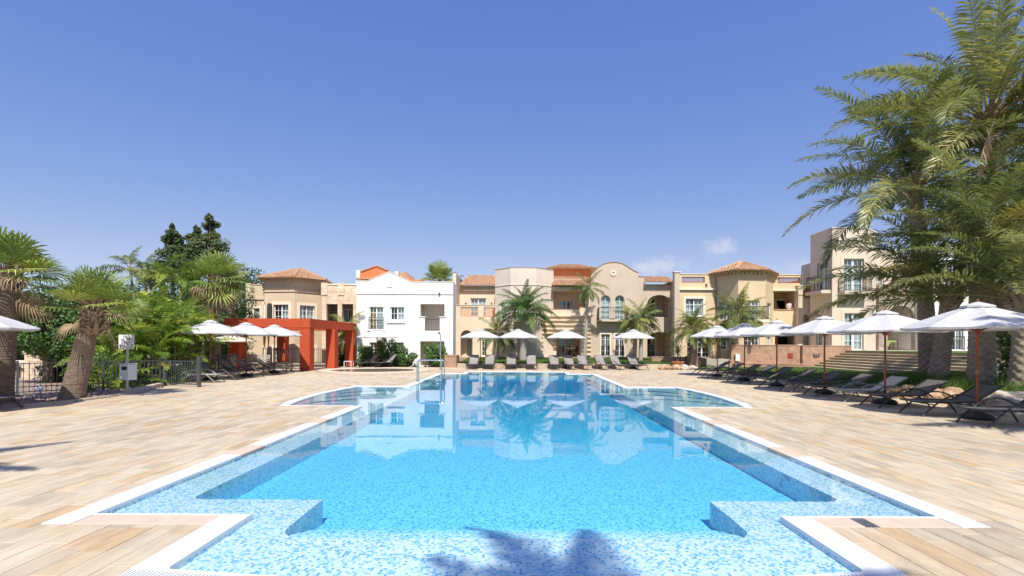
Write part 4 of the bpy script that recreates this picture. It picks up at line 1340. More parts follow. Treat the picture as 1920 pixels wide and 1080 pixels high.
# --- house with the louvred front
Y = 40.
h = thing('louvred_house', 'peach terrace house with ribbed front and arched porch beside the curved gable', 'house', (4, Y+2, GY))
f = front(Y-.6)
xl, xr = f.hx(998.5), f.hx(1108)
zt0, zt1 = f.hz(1060, 580), f.hz(1098, 576.2)
po = f.rect(1020, 621, 1088, 669)
outer = [(xl, GY-.5), (xr, GY-.5), (xr, zt1), (f.hx(1087), zt1), (f.hx(1087), zt0), (xl, zt0)]
front_wall(f, h, outer, [arch_loop(po[0], GY+.05, po[2], po[3]-.55, po[3])], 'peach')
coping_cap(f, h, xl, f.hx(1087), zt0, 'tile', .03, .03); coping_cap(f, h, f.hx(1087), xr, zt1, 'tile', .03, .03)
for k in range(5):                                     # ribs above the porch
    z = f.hz(1053, 592+8.05*k)
    mb = MB(); pbox(mb, f, xl, xr, z-.075, z+.03, -.16, 0); mb.build('rib', M['peach'], h, world=True)
for k in range(5):
    z = f.hz(1053, 631+8.3*k)
    for a, b in ((999, 1019), (1091, 1108)):
        mb = MB(); pbox(mb, f, f.hx(a), f.hx(b), z-.075, z+.03, -.16, 0); mb.build('rib', M['peach'], h, world=True)
bk_ = back_plane(f, 2.4)
d1 = bk_.rect(1023, 633, 1029, 669); d2 = bk_.rect(1046, 633, 1072, 669)
recess(f, h, po[0]-.2, GY, po[2]+.2, po[3]+.1, 2.4, 'peach', [rloop(d2[0], GY+.02, d2[2], GY+2.2)])
window(bk_, h, d2[0], GY+.02, d2[2], GY+2.2, cols=2, rows=4, curtain='left')
sd = f.rect(1020.5, 640, 1026, 669)
mb = MB(); a_ = f.hx(1037); pbox(mb, f, a_, a_+.35, GY, po[3], .9, 2.4); mb.build('porch_pier', M['peach'], h, world=True)
mb = MB(); mb.box(f.hx(1018), f.hx(1090), Y-1.4, Y+1., GY-.3, GY+.04); mb.build('porch_step', M['brick'], h, world=True)
# upper loggia
u = front(Y+1.3)
lw = u.rect(1048, 564, 1076, 580); lw = (lw[0], u.hz(1060, 584), lw[2], lw[3])
zr0 = u.hz(1060, 545)
front_wall(u, h, rloop(fx1-.1, zt0-1.1, u.hx(1097), zr0+1.), [rloop(*lw)], 'peach', 'upper_wall')
window(u, h, *lw, cols=2, rows=2, curtain='sides'); surround(u, h, *lw, w=.1, m='peach', sill=False)
mb = MB(); slab(mb, u, arch_loop(lw[0]+.2, lw[3]+.1, lw[2]-.2, lw[3]+.11, lw[3]+.5), (), -.02, .02); mb.build('window_arch', M['peach'], h, world=True)
mb = MB(); pbox(mb, front(Y-.15), front(Y-.15).hx(1097), front(Y-.15).hx(1106.5), GY, zr0+.3, 0, 1.5); mb.build('loggia_pier', M['peach'], h, world=True)
fe = front(Y-.3)
mb = MB(); pbox(mb, fe, fx1-.1, fe.hx(1108), fe.hz(1060, 545.5), fe.hz(1060, 537), 0, .3); mb.build('eave_beam', M['peach'], h, world=True)
mb = MB(); pbox(mb, fe, fx1-.1, fe.hx(1108), fe.hz(1060, 545.), fe.hz(1060, 544.), .3, 1.7); mb.build('loggia_ceiling', M['peach'], h, world=True)
dentils(fe, h, fx1, fe.hx(1108), fe.hz(1060, 542.5), 'peach')
ze, zk = fe.hz(1060, 536.5), fe.hz(1060, 521.5)
barrel_roof(h, [((fx1-.15, Y-.8, ze), (fe.hx(1108), Y-.8, ze), (fe.hx(1108), Y+2.9, zk+.55), (fx1-.15, Y+2.9, zk+.55))])
fl = MB(); pbox(fl, f, xl, xr, zt0-1., zt0-.9, .3, 2.1); fl.build('terrace_floor', M['tile'], h, world=True)
body(h, fx1, f.hx(1108), Y+1.6, Y+9, GY-.5, zr0+1.2, 'peach')
# outdoor table and chairs inside the porch
tb = thing('porch_table', 'white topped dining table in the shade of the arched porch', 'table', (f.hx(1073), Y+.6, GY+.05))
mb = MB(); mb.box(-.4, .4, -.4, .4, .70, .74); mb.build('tabletop', M['white_paint'], tb)
for sx in (-.34, .34):
    for sy in (-.34, .34):
        mb = MB(); mb.box(sx-.02, sx+.02, sy-.02, sy+.02, 0, .7); mb.build('leg', M['iron'], tb)
def porch_chair(px, y, lab, rz):
    c = thing('porch_chair', lab, 'chair', (f.hx(px), y, GY+.05), rz, 'dark chairs in the arched porch')
    mb = MB(); mb.box(-.22, .22, -.22, .22, .42, .46); mb.build('seat', M['iron'], c)
    for i in range(5):
        mb = MB(); mb.bar((-.2+.1*i, .21, .46), (-.2+.1*i, .27, .9), .03); mb.build('backrest_slat', M['iron'], c)
    for sx in (-.2, .2):
        for sy in (-.2, .2):
            mb = MB(); mb.bar((sx, sy, 0), (sx, sy, .44), .03); mb.build('leg', M['iron'], c)
porch_chair(1079.5, Y+.5, 'dark slatted chair right of the white topped porch table', -1.2)
porch_chair(1064, Y+.7, 'dark slatted chair left of the white topped porch table', 1.3)

# --- terracotta tower behind
h = thing('terracotta_tower', 'terracotta coloured square tower with tiled hip roof above the terrace houses', 'tower', (4.5, 49, 0))
f = front(46.5)
xl, xr = f.hx(1036), f.hx(1107)
ze = f.hz(1068, 504)
front_wall(f, h, rloop(xl, 0, xr, ze), [], 'terracotta_wall')
body(h, xl, xr, 46.8, 51.5, 0, ze, 'terracotta_wall', False)
dentils(f, h, xl, xr, f.hz(1068, 506.5), 'terracotta_wall', .4)
o_ = .55
c_ = ((xl+xr)/2, 49.1)
q = [(xl-o_, 46.5-o_), (xr+o_, 46.5-o_), (xr+o_, 51.7+o_), (xl-o_, 51.7+o_)]
rz_ = f.hz(1068, 488)
ra, rb = (c_[0]-.9, c_[1], rz_), (c_[0]+.9, c_[1], rz_)
barrel_roof(h, [((*q[0], ze), (*q[1], ze), rb, ra), ((*q[1], ze), (*q[2], ze), rb), ((*q[2], ze), (*q[3], ze), ra, rb), ((*q[3], ze), (*q[0], ze), ra)])
mb = MB(); mb.add([(*p, ze-.03) for p in q], [(0, 1, 2, 3)]); mb.build('eave_board', M['tan'], h, world=True)

# --- house with the curved gable
Y = 39.8
h = thing('curved_gable_house', 'tan house with a round curved gable and two arched upper windows', 'house', (9.5, Y+2, GY))
f = front(Y)
prof_px = [(1107.5, 517), (1112, 511.5), (1117, 506), (1123, 500.5), (1130, 496), (1138, 493.2), (1148, 491.8), (1157, 492), (1166, 494.2), (1174, 498.3), (1181, 503), (1187, 507), (1193, 509.8), (1197, 511), (1197, 518.5), (1208, 519.2)]
prof = [f.hit(*p) for p in prof_px]
xl, xm, xr = prof[0][0], f.hx(1208), f.hx(1269)
ze2 = f.hz(1238, 533)
outer = [(xl, GY-.5), (xr, GY-.5), (xr, ze2), (xm, ze2)] + list(reversed(prof))
wA, wB = f.rect(1126.5, 553.5, 1144.5, 600), f.rect(1153, 553.5, 1171, 600)
gA, gB = f.rect(1127, 626.5, 1143.5, 668), f.rect(1153.5, 626.5, 1170, 668)
uA = f.rect(1213.5, 553, 1260, 594.5); lA = f.rect(1213.5, 622, 1260, 668.5)
s0 = wA[3]-(wA[2]-wA[0])/2
holes = [arch_loop(wA[0], wA[1], wA[2], s0, wA[3]), arch_loop(wB[0], wB[1], wB[2], s0, wB[3]), rloop(*gA), rloop(*gB), arch_loop(uA[0], uA[1], uA[2], uA[3]-.75, uA[3]), arch_loop(lA[0], GY+.05, lA[2], lA[3]-.75, lA[3])]
front_wall(f, h, outer, holes, 'tan')
for w_ in (wA, wB): window(f, h, *w_, cols=1, rows=4, arch=s0, curtain='full', inset=.15)
for w_ in (gA, gB):
    window(f, h, *w_, cols=2, rows=4, curtain=None); surround(f, h, *w_, w=.1, m='trim')
    railing(f, h, w_[0]+.05, w_[2]-.05, w_[1]+.1, w_[1]+.95, .05, gap=.13)
mb = MB()
a_ = f.rect(1119.5, 600.5, 1175, 603.5); pbox(mb, f, a_[0], a_[2], a_[1], a_[3], -.72, 0)
mb.build('balcony_slab', M['tan'], h, world=True)
railing(f, h, a_[0]+.05, a_[2]-.05, a_[3], a_[3]+1., -.66, .64, gap=.13)
mb = MB()
cx_, cz_ = f.hit(1150, 512)
for k in range(16):
    a, b = 2*PI*k/16, 2*PI*(k+1)/16
    P_ = lambda t, r, d: f.p(cx_+r*math.cos(t), cz_+r*math.sin(t), d)
    mb.hexa([P_(a, .12, -.06), P_(b, .12, -.06), P_(b, .24, -.06), P_(a, .24, -.06), P_(a, .12, .01), P_(b, .12, .01), P_(b, .24, .01), P_(a, .24, .01)])
mb.build('round_ornament', M['trim'], h, world=True)
mb = MB()
for a, b in zip(prof, prof[1:]):
    if abs(a[0]-b[0]) < .02: continue
    mb.hexa([f.p(a[0], a[1], -.05), f.p(b[0], b[1], -.05), f.p(b[0], b[1], .35), f.p(a[0], a[1], .35), f.p(a[0], a[1]+.04, -.05), f.p(b[0], b[1]+.04, -.05), f.p(b[0], b[1]+.04, .35), f.p(a[0], a[1]+.04, .35)])
mb.build('wall_cap', M['tile'], h, world=True)
bk_ = back_plane(f, 2.2)
recess(f, h, uA[0]-.2, uA[1]-.02, uA[2]+.15, uA[3]+.1, 2.2, 'tan', [rloop(uA[0]+.2, uA[1], uA[0]+1.2, uA[1]+2.1)])
window(bk_, h, uA[0]+.2, uA[1], uA[0]+1.2, uA[1]+2.1, cols=1, rows=1, curtain=None); surround(bk_, h, uA[0]+.2, uA[1], uA[0]+1.2, uA[1]+2.1, w=.1, sill=False)
recess(f, h, lA[0]-.2, GY, lA[2]+.15, lA[3]+.1, 2.2, 'tan', [rloop(lA[0]-.1, GY+.02, lA[0]+1.3, GY+2.2)])
window(bk_, h, lA[0]-.1, GY+.02, lA[0]+1.3, GY+2.2, cols=2, rows=4, curtain=None); surround(bk_, h, lA[0]-.1, GY+.02, lA[0]+1.3, GY+2.2, w=.1, sill=False)
railing(f, h, uA[0]+.1, f.hx(1252), uA[1]+.02, uA[1]+1., .1, gap=.12); railing(f, h, lA[0]+.1, lA[2]-.05, GY+.05, GY+.95, .2, gap=.14)
mb = MB(); a_ = f.rect(1252.5, 577, 1260.5, 594.5); pbox(mb, f, a_[0], a_[2], a_[1], a_[3], .004, .29); mb.build('parapet_block', M['tan'], h, world=True)
mb = MB(); pbox(mb, f, uA[2]-.06, uA[2]+.14, uA[3]-.82, uA[3]-.75, -.05, .2); mb.build('arch_impost', M['tan'], h, world=True); mb = MB(); pbox(mb, f, lA[2]-.06, lA[2]+.14, lA[3]-.82, lA[3]-.75, -.05, .2); mb.build('arch_impost', M['tan'], h, world=True)
ze = f.hz(1238, 530.5)
barrel_roof(h, [((xm-.05, Y-.45, ze), (f.hx(1266), Y-.45, ze), (f.hx(1266), Y+2.6, ze+.85), (xm-.05, Y+2.6, ze+.85))])
body(h, xl, xr, Y+.3, Y+9, GY-.5, ze2, 'tan'); mb = MB(); mb.box(xl, xm, Y+.3, Y+9, ze2, prof[-1][1]-.3); mb.build('roof_block', M['tan'], h, world=True)
mb = MB(); mb.box(f.hx(1120), f.hx(1178), Y-.5, Y, GY-.2, GY+.1); mb.build('plinth', M['brick'], h, world=True)

# ============================================================ ochre house with octagonal tower, right
Y = 38.
h = thing('ochre_house', 'ochre house with octagonal tiled tower and lattice parapets on the right', 'house', (17, Y+3, .6))
f = front(Y)
GZ = .6
xl, xr = f.hx(1272), f.hx(1341)
zt = f.hz(1305, 514.5)
lt = f.rect(1278, 519, 1321.5, 530); uw = f.rect(1285.5, 560, 1318, 592)
ld_ = f.rect(1288, 622, 1331, 668); ld_ = (ld_[0], GZ, ld_[2], ld_[3])
front_wall(f, h, rloop(xl, GZ-.6, xr, zt), [rloop(*lt), rloop(*uw), arch_loop(ld_[0], ld_[1], ld_[2], ld_[3]-.4, ld_[3])], 'ochre')
lattice(f, h, *lt, d=.12, gap=.13); window(f, h, *uw, cols=2, rows=3, curtain='both'); surround(f, h, *uw, w=.18)
window(f, h, ld_[0], ld_[1], ld_[2], ld_[3]-.4, cols=3, rows=4, curtain=None)
band(f, h, xl, xr, f.hz(1305, 543.8), f.hz(1305, 541), -.16, 'trim'); band(f, h, xl, xr, f.hz(1305, 545.4), f.hz(1305, 543.8), -.06, 'tan'); coping_cap(f, h, xl, xr, zt, 'trim', .05)
band(f, h, xl, xr, f.hz(1305, 541), zt, -.035, 'peach', 'parapet_band') if False else None
mb = MB(); a_ = f.rect(1264, 511, 1274, 545); pbox(mb, f, a_[0], a_[2], GZ-.6, a_[3], -.12, .35); mb.build('corner_pillar', M['tan'], h, world=True)
mb = MB(); pbox(mb, f, a_[0]-.06, a_[2]+.06, a_[3], a_[3]+.07, -.18, .41); mb.build('wall_cap', M['trim'], h, world=True)
wall_lamp(f, h, f.hx(1323.5), f.hz(1323.5, 536.5))
body(h, xl, xr, Y+.3, Y+8, GZ-.6, zt-.3, 'ochre')
# tower
pts = [(A(1336, 600, Y+.4)[0], Y+.4), (A(1384, 600, Y-1.9)[0], Y-1.9), (A(1435, 600, Y-1.6)[0], Y-1.6), (A(1449.5, 600, Y+.2)[0], Y+.2), (A(1449, 600, Y+3)[0]+.3, Y+3.4), (A(1400, 600, Y+5)[0], Y+5.2), (A(1350, 600, Y+4)[0], Y+4.2)]
ze = A(1400, 508.5, Y-1.5)[1]
for i in range(3):
    pl = Pl(pts[i], (pts[i+1][0]-pts[i][0], pts[i+1][1]-pts[i][1]))
    L = (Vector(pts[i+1])-Vector(pts[i])).length
    r_ = pl.rect(*{0: (1347, 566, 1373, 600), 1: (1396, 563, 1424, 599), 2: (1438, 568, 1446, 599)}[i])
    r_ = (max(.2, r_[0]), r_[1], min(L-.2, r_[2]), r_[3])
    r2 = pl.rect(*{0: (1347, 630, 1373, 660), 1: (1397, 630, 1424, 648), 2: (1438, 630, 1446, 650)}[i])
    r2 = (max(.2, r2[0]), 1.2, min(L-.2, r2[2]), r2[3])
    front_wall(pl, h, rloop(0, GZ-.6, L, ze), [rloop(*r_), rloop(*r2)], 'ochre')
    c_ = 2 if r_[2]-r_[0] > .9 else 1
    window(pl, h, *r_, cols=c_, rows=4, curtain='full' if i == 1 else 'both' if c_ == 2 else 'full')
    window(pl, h, *r2, cols=c_, rows=3, curtain=None)
    band(pl, h, -.02, L+.02, ze-.42, ze-.3, -.07, 'ochre')
    dentils(pl, h, .1, L-.1, ze-.25, 'ochre', .34)
    if i == 1:
        mb = MB(); pbox(mb, pl, r_[0]-.25, r_[2]+.3, r_[1]-.2, r_[1]-.03, -.75, 0); mb.build('balcony_slab', M['trim'], h, world=True)
        railing(pl, h, r_[0]-.2, r_[2]+.25, r_[1]-.03, r_[1]+.95, -.7, .68)
mb = MB()
for i in range(3, 7):
    a, b = pts[i], pts[(i+1) % 7]
    mb.quad((*a, GZ-.6), (*b, GZ-.6), (*b, ze), (*a, ze))
mb.build('rear_walls', M['ochre'], h, world=True)
cx, cy = sum(p[0] for p in pts)/7, sum(p[1] for p in pts)/7
eav = [(cx+(p[0]-cx)*1.17, cy+(p[1]-cy)*1.17) for p in pts]
apex = (A(1384, 495, cy)[0]+.1, cy-.3, A(1384, 493, cy)[1])
barrel_roof(h, [((*eav[i], ze-.02), (*eav[(i+1) % 7], ze-.02), apex) for i in range(7)])
mb = MB(); mb.add([(*p, ze-.05) for p in eav], [tuple(range(7))]); mb.build('eave_board', M['ochre'], h, world=True)
mb = MB()
for i in range(4): mb.tube([(*eav[i], ze+.04), Vector(apex)+Vector((0, 0, .06))], .11, 6)
mb.build('hip_tiles', M['tile'], h, world=True)
# right wing with loggias
f = front(Y+.3)
xl, xr = f.hx(1447), f.hx(1509)
zt = f.hz(1480, 515.5)
lt = f.rect(1458, 520, 1500.5, 531); lo = f.rect(1450.5, 547, 1495.5, 580.5); lo2 = f.rect(1453, 629, 1495.5, 646); lo2 = (lo2[0], 1.3, lo2[2], lo2[3])
front_wall(f, h, rloop(xl, GZ-.6, xr, zt), [rloop(*lt), rloop(*lo), rloop(*lo2)], 'ochre')
lattice(f, h, *lt, d=.12, gap=.13); band(f, h, xl, xr, f.hz(1480, 545.5), f.hz(1480, 542.5), -.16, 'trim'); coping_cap(f, h, xl, xr, zt, 'trim', .05)
band(f, h, lo[0], lo[2], lo[1]-.04, lo[1]+.03, -.05, 'tile', 'balcony_cap')
mb = MB(); a_ = f.rect(1500, 513, 1510, 520); pbox(mb, f, a_[0]+.15, a_[2]+.3, zt-1, a_[3], -.1, .35); mb.build('corner_pillar', M['trim'], h, world=True)
bk_ = back_plane(f, 2.)
wv = bk_.rect(1455, 564, 1479, 584)
recess(f, h, lo[0]-.1, lo[1]-1., lo[2]+.1, lo[3]+.08, 2., 'ochre', [rloop(wv[0], lo[1]-.9, wv[2], wv[3])])
window(bk_, h, wv[0], lo[1]-.9, wv[2], wv[3], cols=2, rows=3, curtain='both'); surround(bk_, h, wv[0], lo[1]-.9, wv[2], wv[3], w=.16, sill=False)
recess(f, h, lo2[0]-.1, 1.28, lo2[2]+.1, lo2[3]+.08, 2., 'room_shade', [])  # shade of the lower opening is put into its near-black colour
body(h, xl, xr, Y+.6, Y+8, GZ-.6, zt-.3, 'ochre')
BALC = (f, lo)

# person leaning on that balcony
pr_ = thing('person', 'person with dark hair and sunglasses standing on the shaded balcony', 'person', (f.hx(1485.5), Y+.75, lo[1]-.95))
def skin_body(name, joints, edges, radii, m, par, sub=2):
    me = bpy.data.meshes.new(name)
    me.from_pydata(joints, edges, [])
    o = bpy.data.objects.new(name, me); C.objects.link(o); o.parent = par
    me.materials.append(m)
    sm = o.modifiers.new('skin', 'SKIN'); sm.use_smooth_shade = True
    sk = me.skin_vertices[0].data if me.skin_vertices else None
    if sk is None:
        bm = bmesh.new(); bm.from_mesh(me); bm.verts.layers.skin.verify(); bm.to_mesh(me); bm.free()
        sk = me.skin_vertices[0].data
    for i, r_ in enumerate(radii): sk[i].radius = (r_, r_) if not isinstance(r_, tuple) else r_
    sk[0].use_root = True
    ss = o.modifiers.new('sub', 'SUBSURF'); ss.levels = sub; ss.render_levels = sub
    return o
M['skin'] = mat('skin', (.50, .30, .21), .6, .08)
M['top'] = mat('pale_top', (.62, .55, .62), .8, .1)
M['hair'] = mat('dark_hair', (.045, .02, .018), .6, .2)
J = [(0, 0, .95), (0, .01, 1.2), (0, 0, 1.42), (0, -.02, 1.5), (0, -.03, 1.6), (0, -.03, 1.72),
     (.19, 0, 1.40), (.27, -.10, 1.14), (.12, -.34, 1.06), (.05, -.40, 1.06), (-.19, 0, 1.40), (-.27, -.10, 1.14), (-.14, -.34, 1.06), (-.07, -.40, 1.06),
     (.1, 0, .9), (.1, -.01, .48), (.1, .02, .06), (.1, -.1, .03), (-.1, 0, .9), (-.1, -.01, .48), (-.1, .02, .06), (-.1, -.1, .03)]
E = [(0, 1), (1, 2), (2, 3), (3, 4), (4, 5), (2, 6), (6, 7), (7, 8), (8, 9), (2, 10), (10, 11), (11, 12), (12, 13), (0, 14), (14, 15), (15, 16), (16, 17), (0, 18), (18, 19), (19, 20), (20, 21)]
RR = [(.14, .10), (.13, .10), (.12, .09), .055, (.085, .10), (.07, .08), .055, .042, .034, .03, .055, .042, .034, .03, .085, .06, .04, .035, .085, .06, .04, .035]
bd = skin_body('body', J, E, RR, M['skin'], pr_)
mb = MB(); mb.lathe([(.17, .93), (.165, 1.1), (.18, 1.3), (.19, 1.40), (.12, 1.47), (.07, 1.49)], 14); o = mb.build('blouse', M['top'], pr_, True); o.scale = (1, .72, 1)
mb = MB(); mb.lathe([(.001, 1.82), (.07, 1.80), (.115, 1.74), (.125, 1.66), (.12, 1.56), (.10, 1.48)], 14, (0, .02, 0)); mb.build('hair', M['hair'], pr_, True)
mb = MB(); mb.box(-.075, -.01, -.145, -.12, 1.645, 1.69); mb.box(.01, .075, -.145, -.12, 1.645, 1.69); mb.box(-.01, .01, -.14, -.125, 1.672, 1.682); mb.build('sunglasses', M['slot'], pr_)

# ============================================================ tall pale building with the balconies
h = thing('pale_tower_building', 'pale two storey corner building with balconies behind the white parasols', 'building', (24, 37, 1.25))
TZ = 1.25
c0, c1, c2, c3 = (A(1519, 600, 37.6)[0], 37.6), (A(1560, 600, 35.)[0], 35.), (A(1622, 600, 35.)[0], 35.), (A(1643, 600, 36.4)[0], 36.4)
zt = A(1545, 428, 35)[1]
for i, (a, b) in enumerate(((c0, c1), (c1, c2), (c2, c3))):
    pl = Pl(a, (b[0]-a[0], b[1]-a[1])); L = (Vector(b)-Vector(a)).length
    top = zt
    holes = []
    if i < 2:
        r_ = pl.rect(*((1533, 492, 1552, 545), (1582, 485, 1625, 546))[i]); r2 = pl.rect(*((1531, 588, 1550, 652), (1583, 587, 1625, 652))[i])
        r_ = (max(.15, r_[0]), r_[1], min(L-.12, r_[2]), r_[3]); r2 = (max(.15, r2[0]), TZ+.03, min(L-.12, r2[2]), r2[3])
        holes = [rloop(*r_), rloop(*r2)]
    front_wall(pl, h, rloop(0, 0, L, top), holes, 'pale')
    if i < 2:
        for q in (r_, r2): window(pl, h, *q, cols=2, rows=4, curtain='full' if q is r_ else 'both', fw=.07, mullion=.16); surround(pl, h, *q, w=.22 if i else .12, m='pale', sill=False)
        mb = MB(); pbox(mb, pl, r_[0]-.4, min(L, r_[2]+.35), r_[1]-.28, r_[1]-.05, -.7, 0); mb.build('balcony_slab', M['pale'], h, world=True)
        railing(pl, h, r_[0]-.35, min(L, r_[2]+.3), r_[1]-.05, r_[1]+1.05, -.64, .62, gap=.13)
    coping_cap(pl, h, 0, L, top, 'trim', .06)
mb = MB()
mb.quad((*c0, 0), (27.9, 45, 0), (27.9, 45, zt), (*c0, zt)); mb.quad((33.5, 45, 0), (*c3, 0), (*c3, zt), (33.5, 45, zt)); mb.add([(*c0, zt-.2), (*c1, zt-.2), (*c2, zt-.2), (*c3, zt-.2), (33.5, 45, zt-.2), (27.9, 45, zt-.2)], [(0, 1, 2, 3, 4, 5)])
mb.build('rear_walls', M['pale'], h, world=True)
# small low wing with lattice balcony left of it
f = front(37.95)
q = f.rect(1497, 536, 1522, 580)
ar = f.rect(1505, 589, 1519, 652)
front_wall(f, h, rloop(q[0], 0, q[2]+1, q[3]), [arch_loop(ar[0], TZ, ar[2], ar[3]-.4, ar[3])], 'pale', 'side_wing'); coping_cap(f, h, q[0], q[2]+1, q[3], 'trim', .06)
recess(f, h, ar[0]-.2, TZ, ar[2]+.3, ar[3]+.1, 1.5, 'room', [])
lt = f.rect(1506, 539, 1519, 559); mb = MB(); pbox(mb, f, lt[0], lt[2], lt[1], lt[3], -.05, 0.01); mb.build('lattice_panel', M['terracotta_lattice'], h, world=True)
body(h, q[0], q[2]+1, 38.25, 38.5, 0, q[3]-.2, 'pale')

# stone clad arch building
h = thing('stone_arch_building', 'grey stone clad building with a wide arched porch and iron balconies', 'building', (27, 38, TZ))
f = front(36.1)
xl, xr = c3[0]-.02, f.hx(1723)
zt = f.hz(1680, 533)
ar = f.rect(1664, 573, 1718, 652)
b1_, b2_ = f.rect(1655, 537, 1682, 551), f.rect(1690, 534, 1722, 549)
front_wall(f, h, rloop(xl, 0, xr, zt), [arch_loop(ar[0], TZ+.02, ar[2]-.15, ar[3]-.8, ar[3]), rloop(b1_[0], b1_[1], b1_[2], zt-.05), rloop(b2_[0]-.05, b2_[1], b2_[2]-.1, zt-.05)], 'grey_stone')
for q in (b1_, b2_):
    railing(f, h, q[0]+.02, q[2]-.15, q[1]+.02, zt-.1, .12, gap=.13); band(f, h, q[0]-.1, q[2]-.05, q[1]-.06, q[1], -.06, 'tile', 'balcony_cap')
u = back_plane(f, 2.)
front_wall(u, h, rloop(xl, zt-1.5, xr, zt+3), [rloop(xl+.3, zt-1.2, xl+1.9, zt+.9)], 'pale', 'upper_wall'); window(u, h, xl+.3, zt-1.2, xl+1.9, zt+.9, rows=4)
recess(f, h, ar[0]-.4, TZ, ar[2]+.2, ar[3]+.1, 2.6, 'pale', [])
mb = MB(); mb.bar(f.p(xr-.1, TZ, -.12), f.p(xr-.1, zt+1.5, -.12), .12); mb.build('rain_pipe', M['white_paint'], h, world=True)
body(h, xl, xr, 38.4, 46, 0, zt+3, 'pale')
tb = thing('folding_table', 'table under a green cloth in the arched porch', 'table', (f.hx(1688), 37.3, TZ)); tb.scale = (.6, .75, .74)
mb = MB(); mb.box(-1.05, 1.05, -.4, .4, 1.1, 1.16); mb.build('tabletop', M['iron'], tb)
for sx in (-1., 0, 1.):
    for sy in (-.3, .3):
        mb = MB(); mb.bar((sx, sy, 0), (sx, sy, 1.1), .05); mb.build('leg', M['iron'], tb)
cl = MB()
for i in range(12):
    for j in range(6):
        def cp(a, b):
            x = -.95+1.95*a/12; t = b/6
            if t < .5: return (x, .42-1.7*t*.99, 1.175)
            return (x+.02*math.sin(a), -.43, 1.175-(t-.5)*2*(.34+.55*max(0, 1-abs(a-3.5)/2.5)))
        cl.quad(cp(i, j), cp(i+1, j), cp(i+1, j+1), cp(i, j+1))
o = cl.build('table_cloth', M['towel_green'], None); o.location = tb.location; o.scale = (.45, .6, .74); tag(o, 'pale green cloth draped over the porch table', 'cloth')
cl = MB()
for i in range(10):
    for j in range(5):
        cp = lambda a, b: (-.9+.19*a, .3+.05*math.sin(a*1.7), 2.2-.23*b+.06*math.sin(a*.9+b))
        cl.quad(cp(i, j), cp(i+1, j), cp(i+1, j+1), cp(i, j+1))
o = cl.build('hanging_cloth', M['towel_pink']); o.location = (f.hx(1679), 37.6, TZ); tag(o, 'pink cloth hanging above the green covered porch table', 'cloth')
mb = MB(); mb.tube([(f.hx(1660), 37.9, TZ+2.2), (f.hx(1718), 37.9, TZ+2.2)], .01, 4); o = mb.build('washing_line', M['iron']); tag(o, 'thin washing line across the arched porch', 'washing line')

# white building behind the palms
h = thing('white_wing', 'white rendered building standing behind the date palm trunks', 'building', (33, 37, TZ))
f = front(35.7)
xl, xr = f.hx(1724), f.hx(1724)+16
zt = f.hz(1800, 462)
q1, q2, q3 = f.rect(1783, 574, 1806, 652), f.rect(1866, 574, 1889, 652), f.rect(1777, 488, 1800, 524)
q1 = (q1[0], TZ+.05, q1[2], q1[3]); q2 = (q2[0], TZ+.05, q2[2], q2[3])
q4 = (xr-3.5, TZ+.05, xr-2.2, q1[3]); q5 = (q2[0], q3[1], q2[2], q3[3])
front_wall(f, h, rloop(xl, 0, xr, zt), [rloop(*q) for q in (q1, q2, q3, q4, q5)], 'white_wall')
for q in (q1, q2, q3, q4, q5):
    window(f, h, *q, cols=2, rows=4, curtain='sides'); surround(f, h, *q, w=.16, m='white_wall')
for q in (q3, q5, q1): railing(f, h, q[0]-.05, q[2]+.05, q[1], q[1]+1., -.06, gap=.13)
body(h, xl, xr, 36., 46, 0, zt-.3, 'white_wall')

# ============================================================ brick garden walls
def brick_wall(label, x0, x1, y, z0, z1, t=.35, cap=None, m='brick'):
    w = thing('brick_wall', label, 'wall', ((x0+x1)/2, y+t/2, 0))
    mb = MB(); mb.box(x0, x1, y, y+t, z0, z1-.065); mb.build('brickwork', M[m], w, world=True)
    k = max(1, int((x1-x0)/.26))
    if (x1-x0) < 6:
        cm = MB(); cm.cbox(-(x1-x0)/k/2+.006, (x1-x0)/k/2-.006, -.025, t+.025, 0, .065, .008); me = cm.mesh('coping_brick', M[m])
        for i in range(k): inst('coping_brick', me, w, (x0+(x1-x0)*(i+.5)/k-(x0+x1)/2, -t/2, z1-.065))
    else:
        cm = MB()
        for i in range(k): cm.cbox(x0+(x1-x0)*i/k+.006, x0+(x1-x0)*(i+1)/k-.006, y-.025, y+t+.025, z1-.065, z1, .008)
        cm.build('coping_bricks', M[m], w, world=True, kind='stuff')
    return w
Yb = 33.3
bx = lambda px: A(px, 660, Yb)[0]
bw_main = brick_wall('long brick retaining wall with a red hatch, behind the right row of loungers', bx(1373), bx(1502.5), Yb+.15, -.1, 1.63)
brick_wall('brick wall with a dark plaque at the top left end of the garden steps', bx(1503.5), bx(1595), Yb-.1, -.1, 1.6)
brick_wall('low brick ledge along the foot of the long brick retaining wall', bx(1373), bx(1501), Yb-.42, -.1, .34, .5)
brick_wall('low brick planter wall behind the terracotta pot', A(1222, 680, 35.2)[0], A(1286, 680, 35.2)[0], 35.2, -.1, .72)
brick_wall('low brick planter wall left of the long brick retaining wall', A(1296, 680, 34.6)[0], A(1372, 680, 34.6)[0], 34.6, -.1, .68)
brick_wall('short square brick pier beside the loungers', A(1368, 690, 31)[0], A(1373, 690, 31)[0], 31., -.1, .62, .2)
wq = brick_wall('low dark brick wall beside the white house bush', A(836, 680, 33.6)[0], A(858, 680, 33.6)[0], 33.0, -.1, .82, 1.6)
brick_wall('brick pier right of the date palm trunks', A(1880, 660, 30)[0], A(1896, 660, 30)[0], 30., 1.2, 1.75, .5)
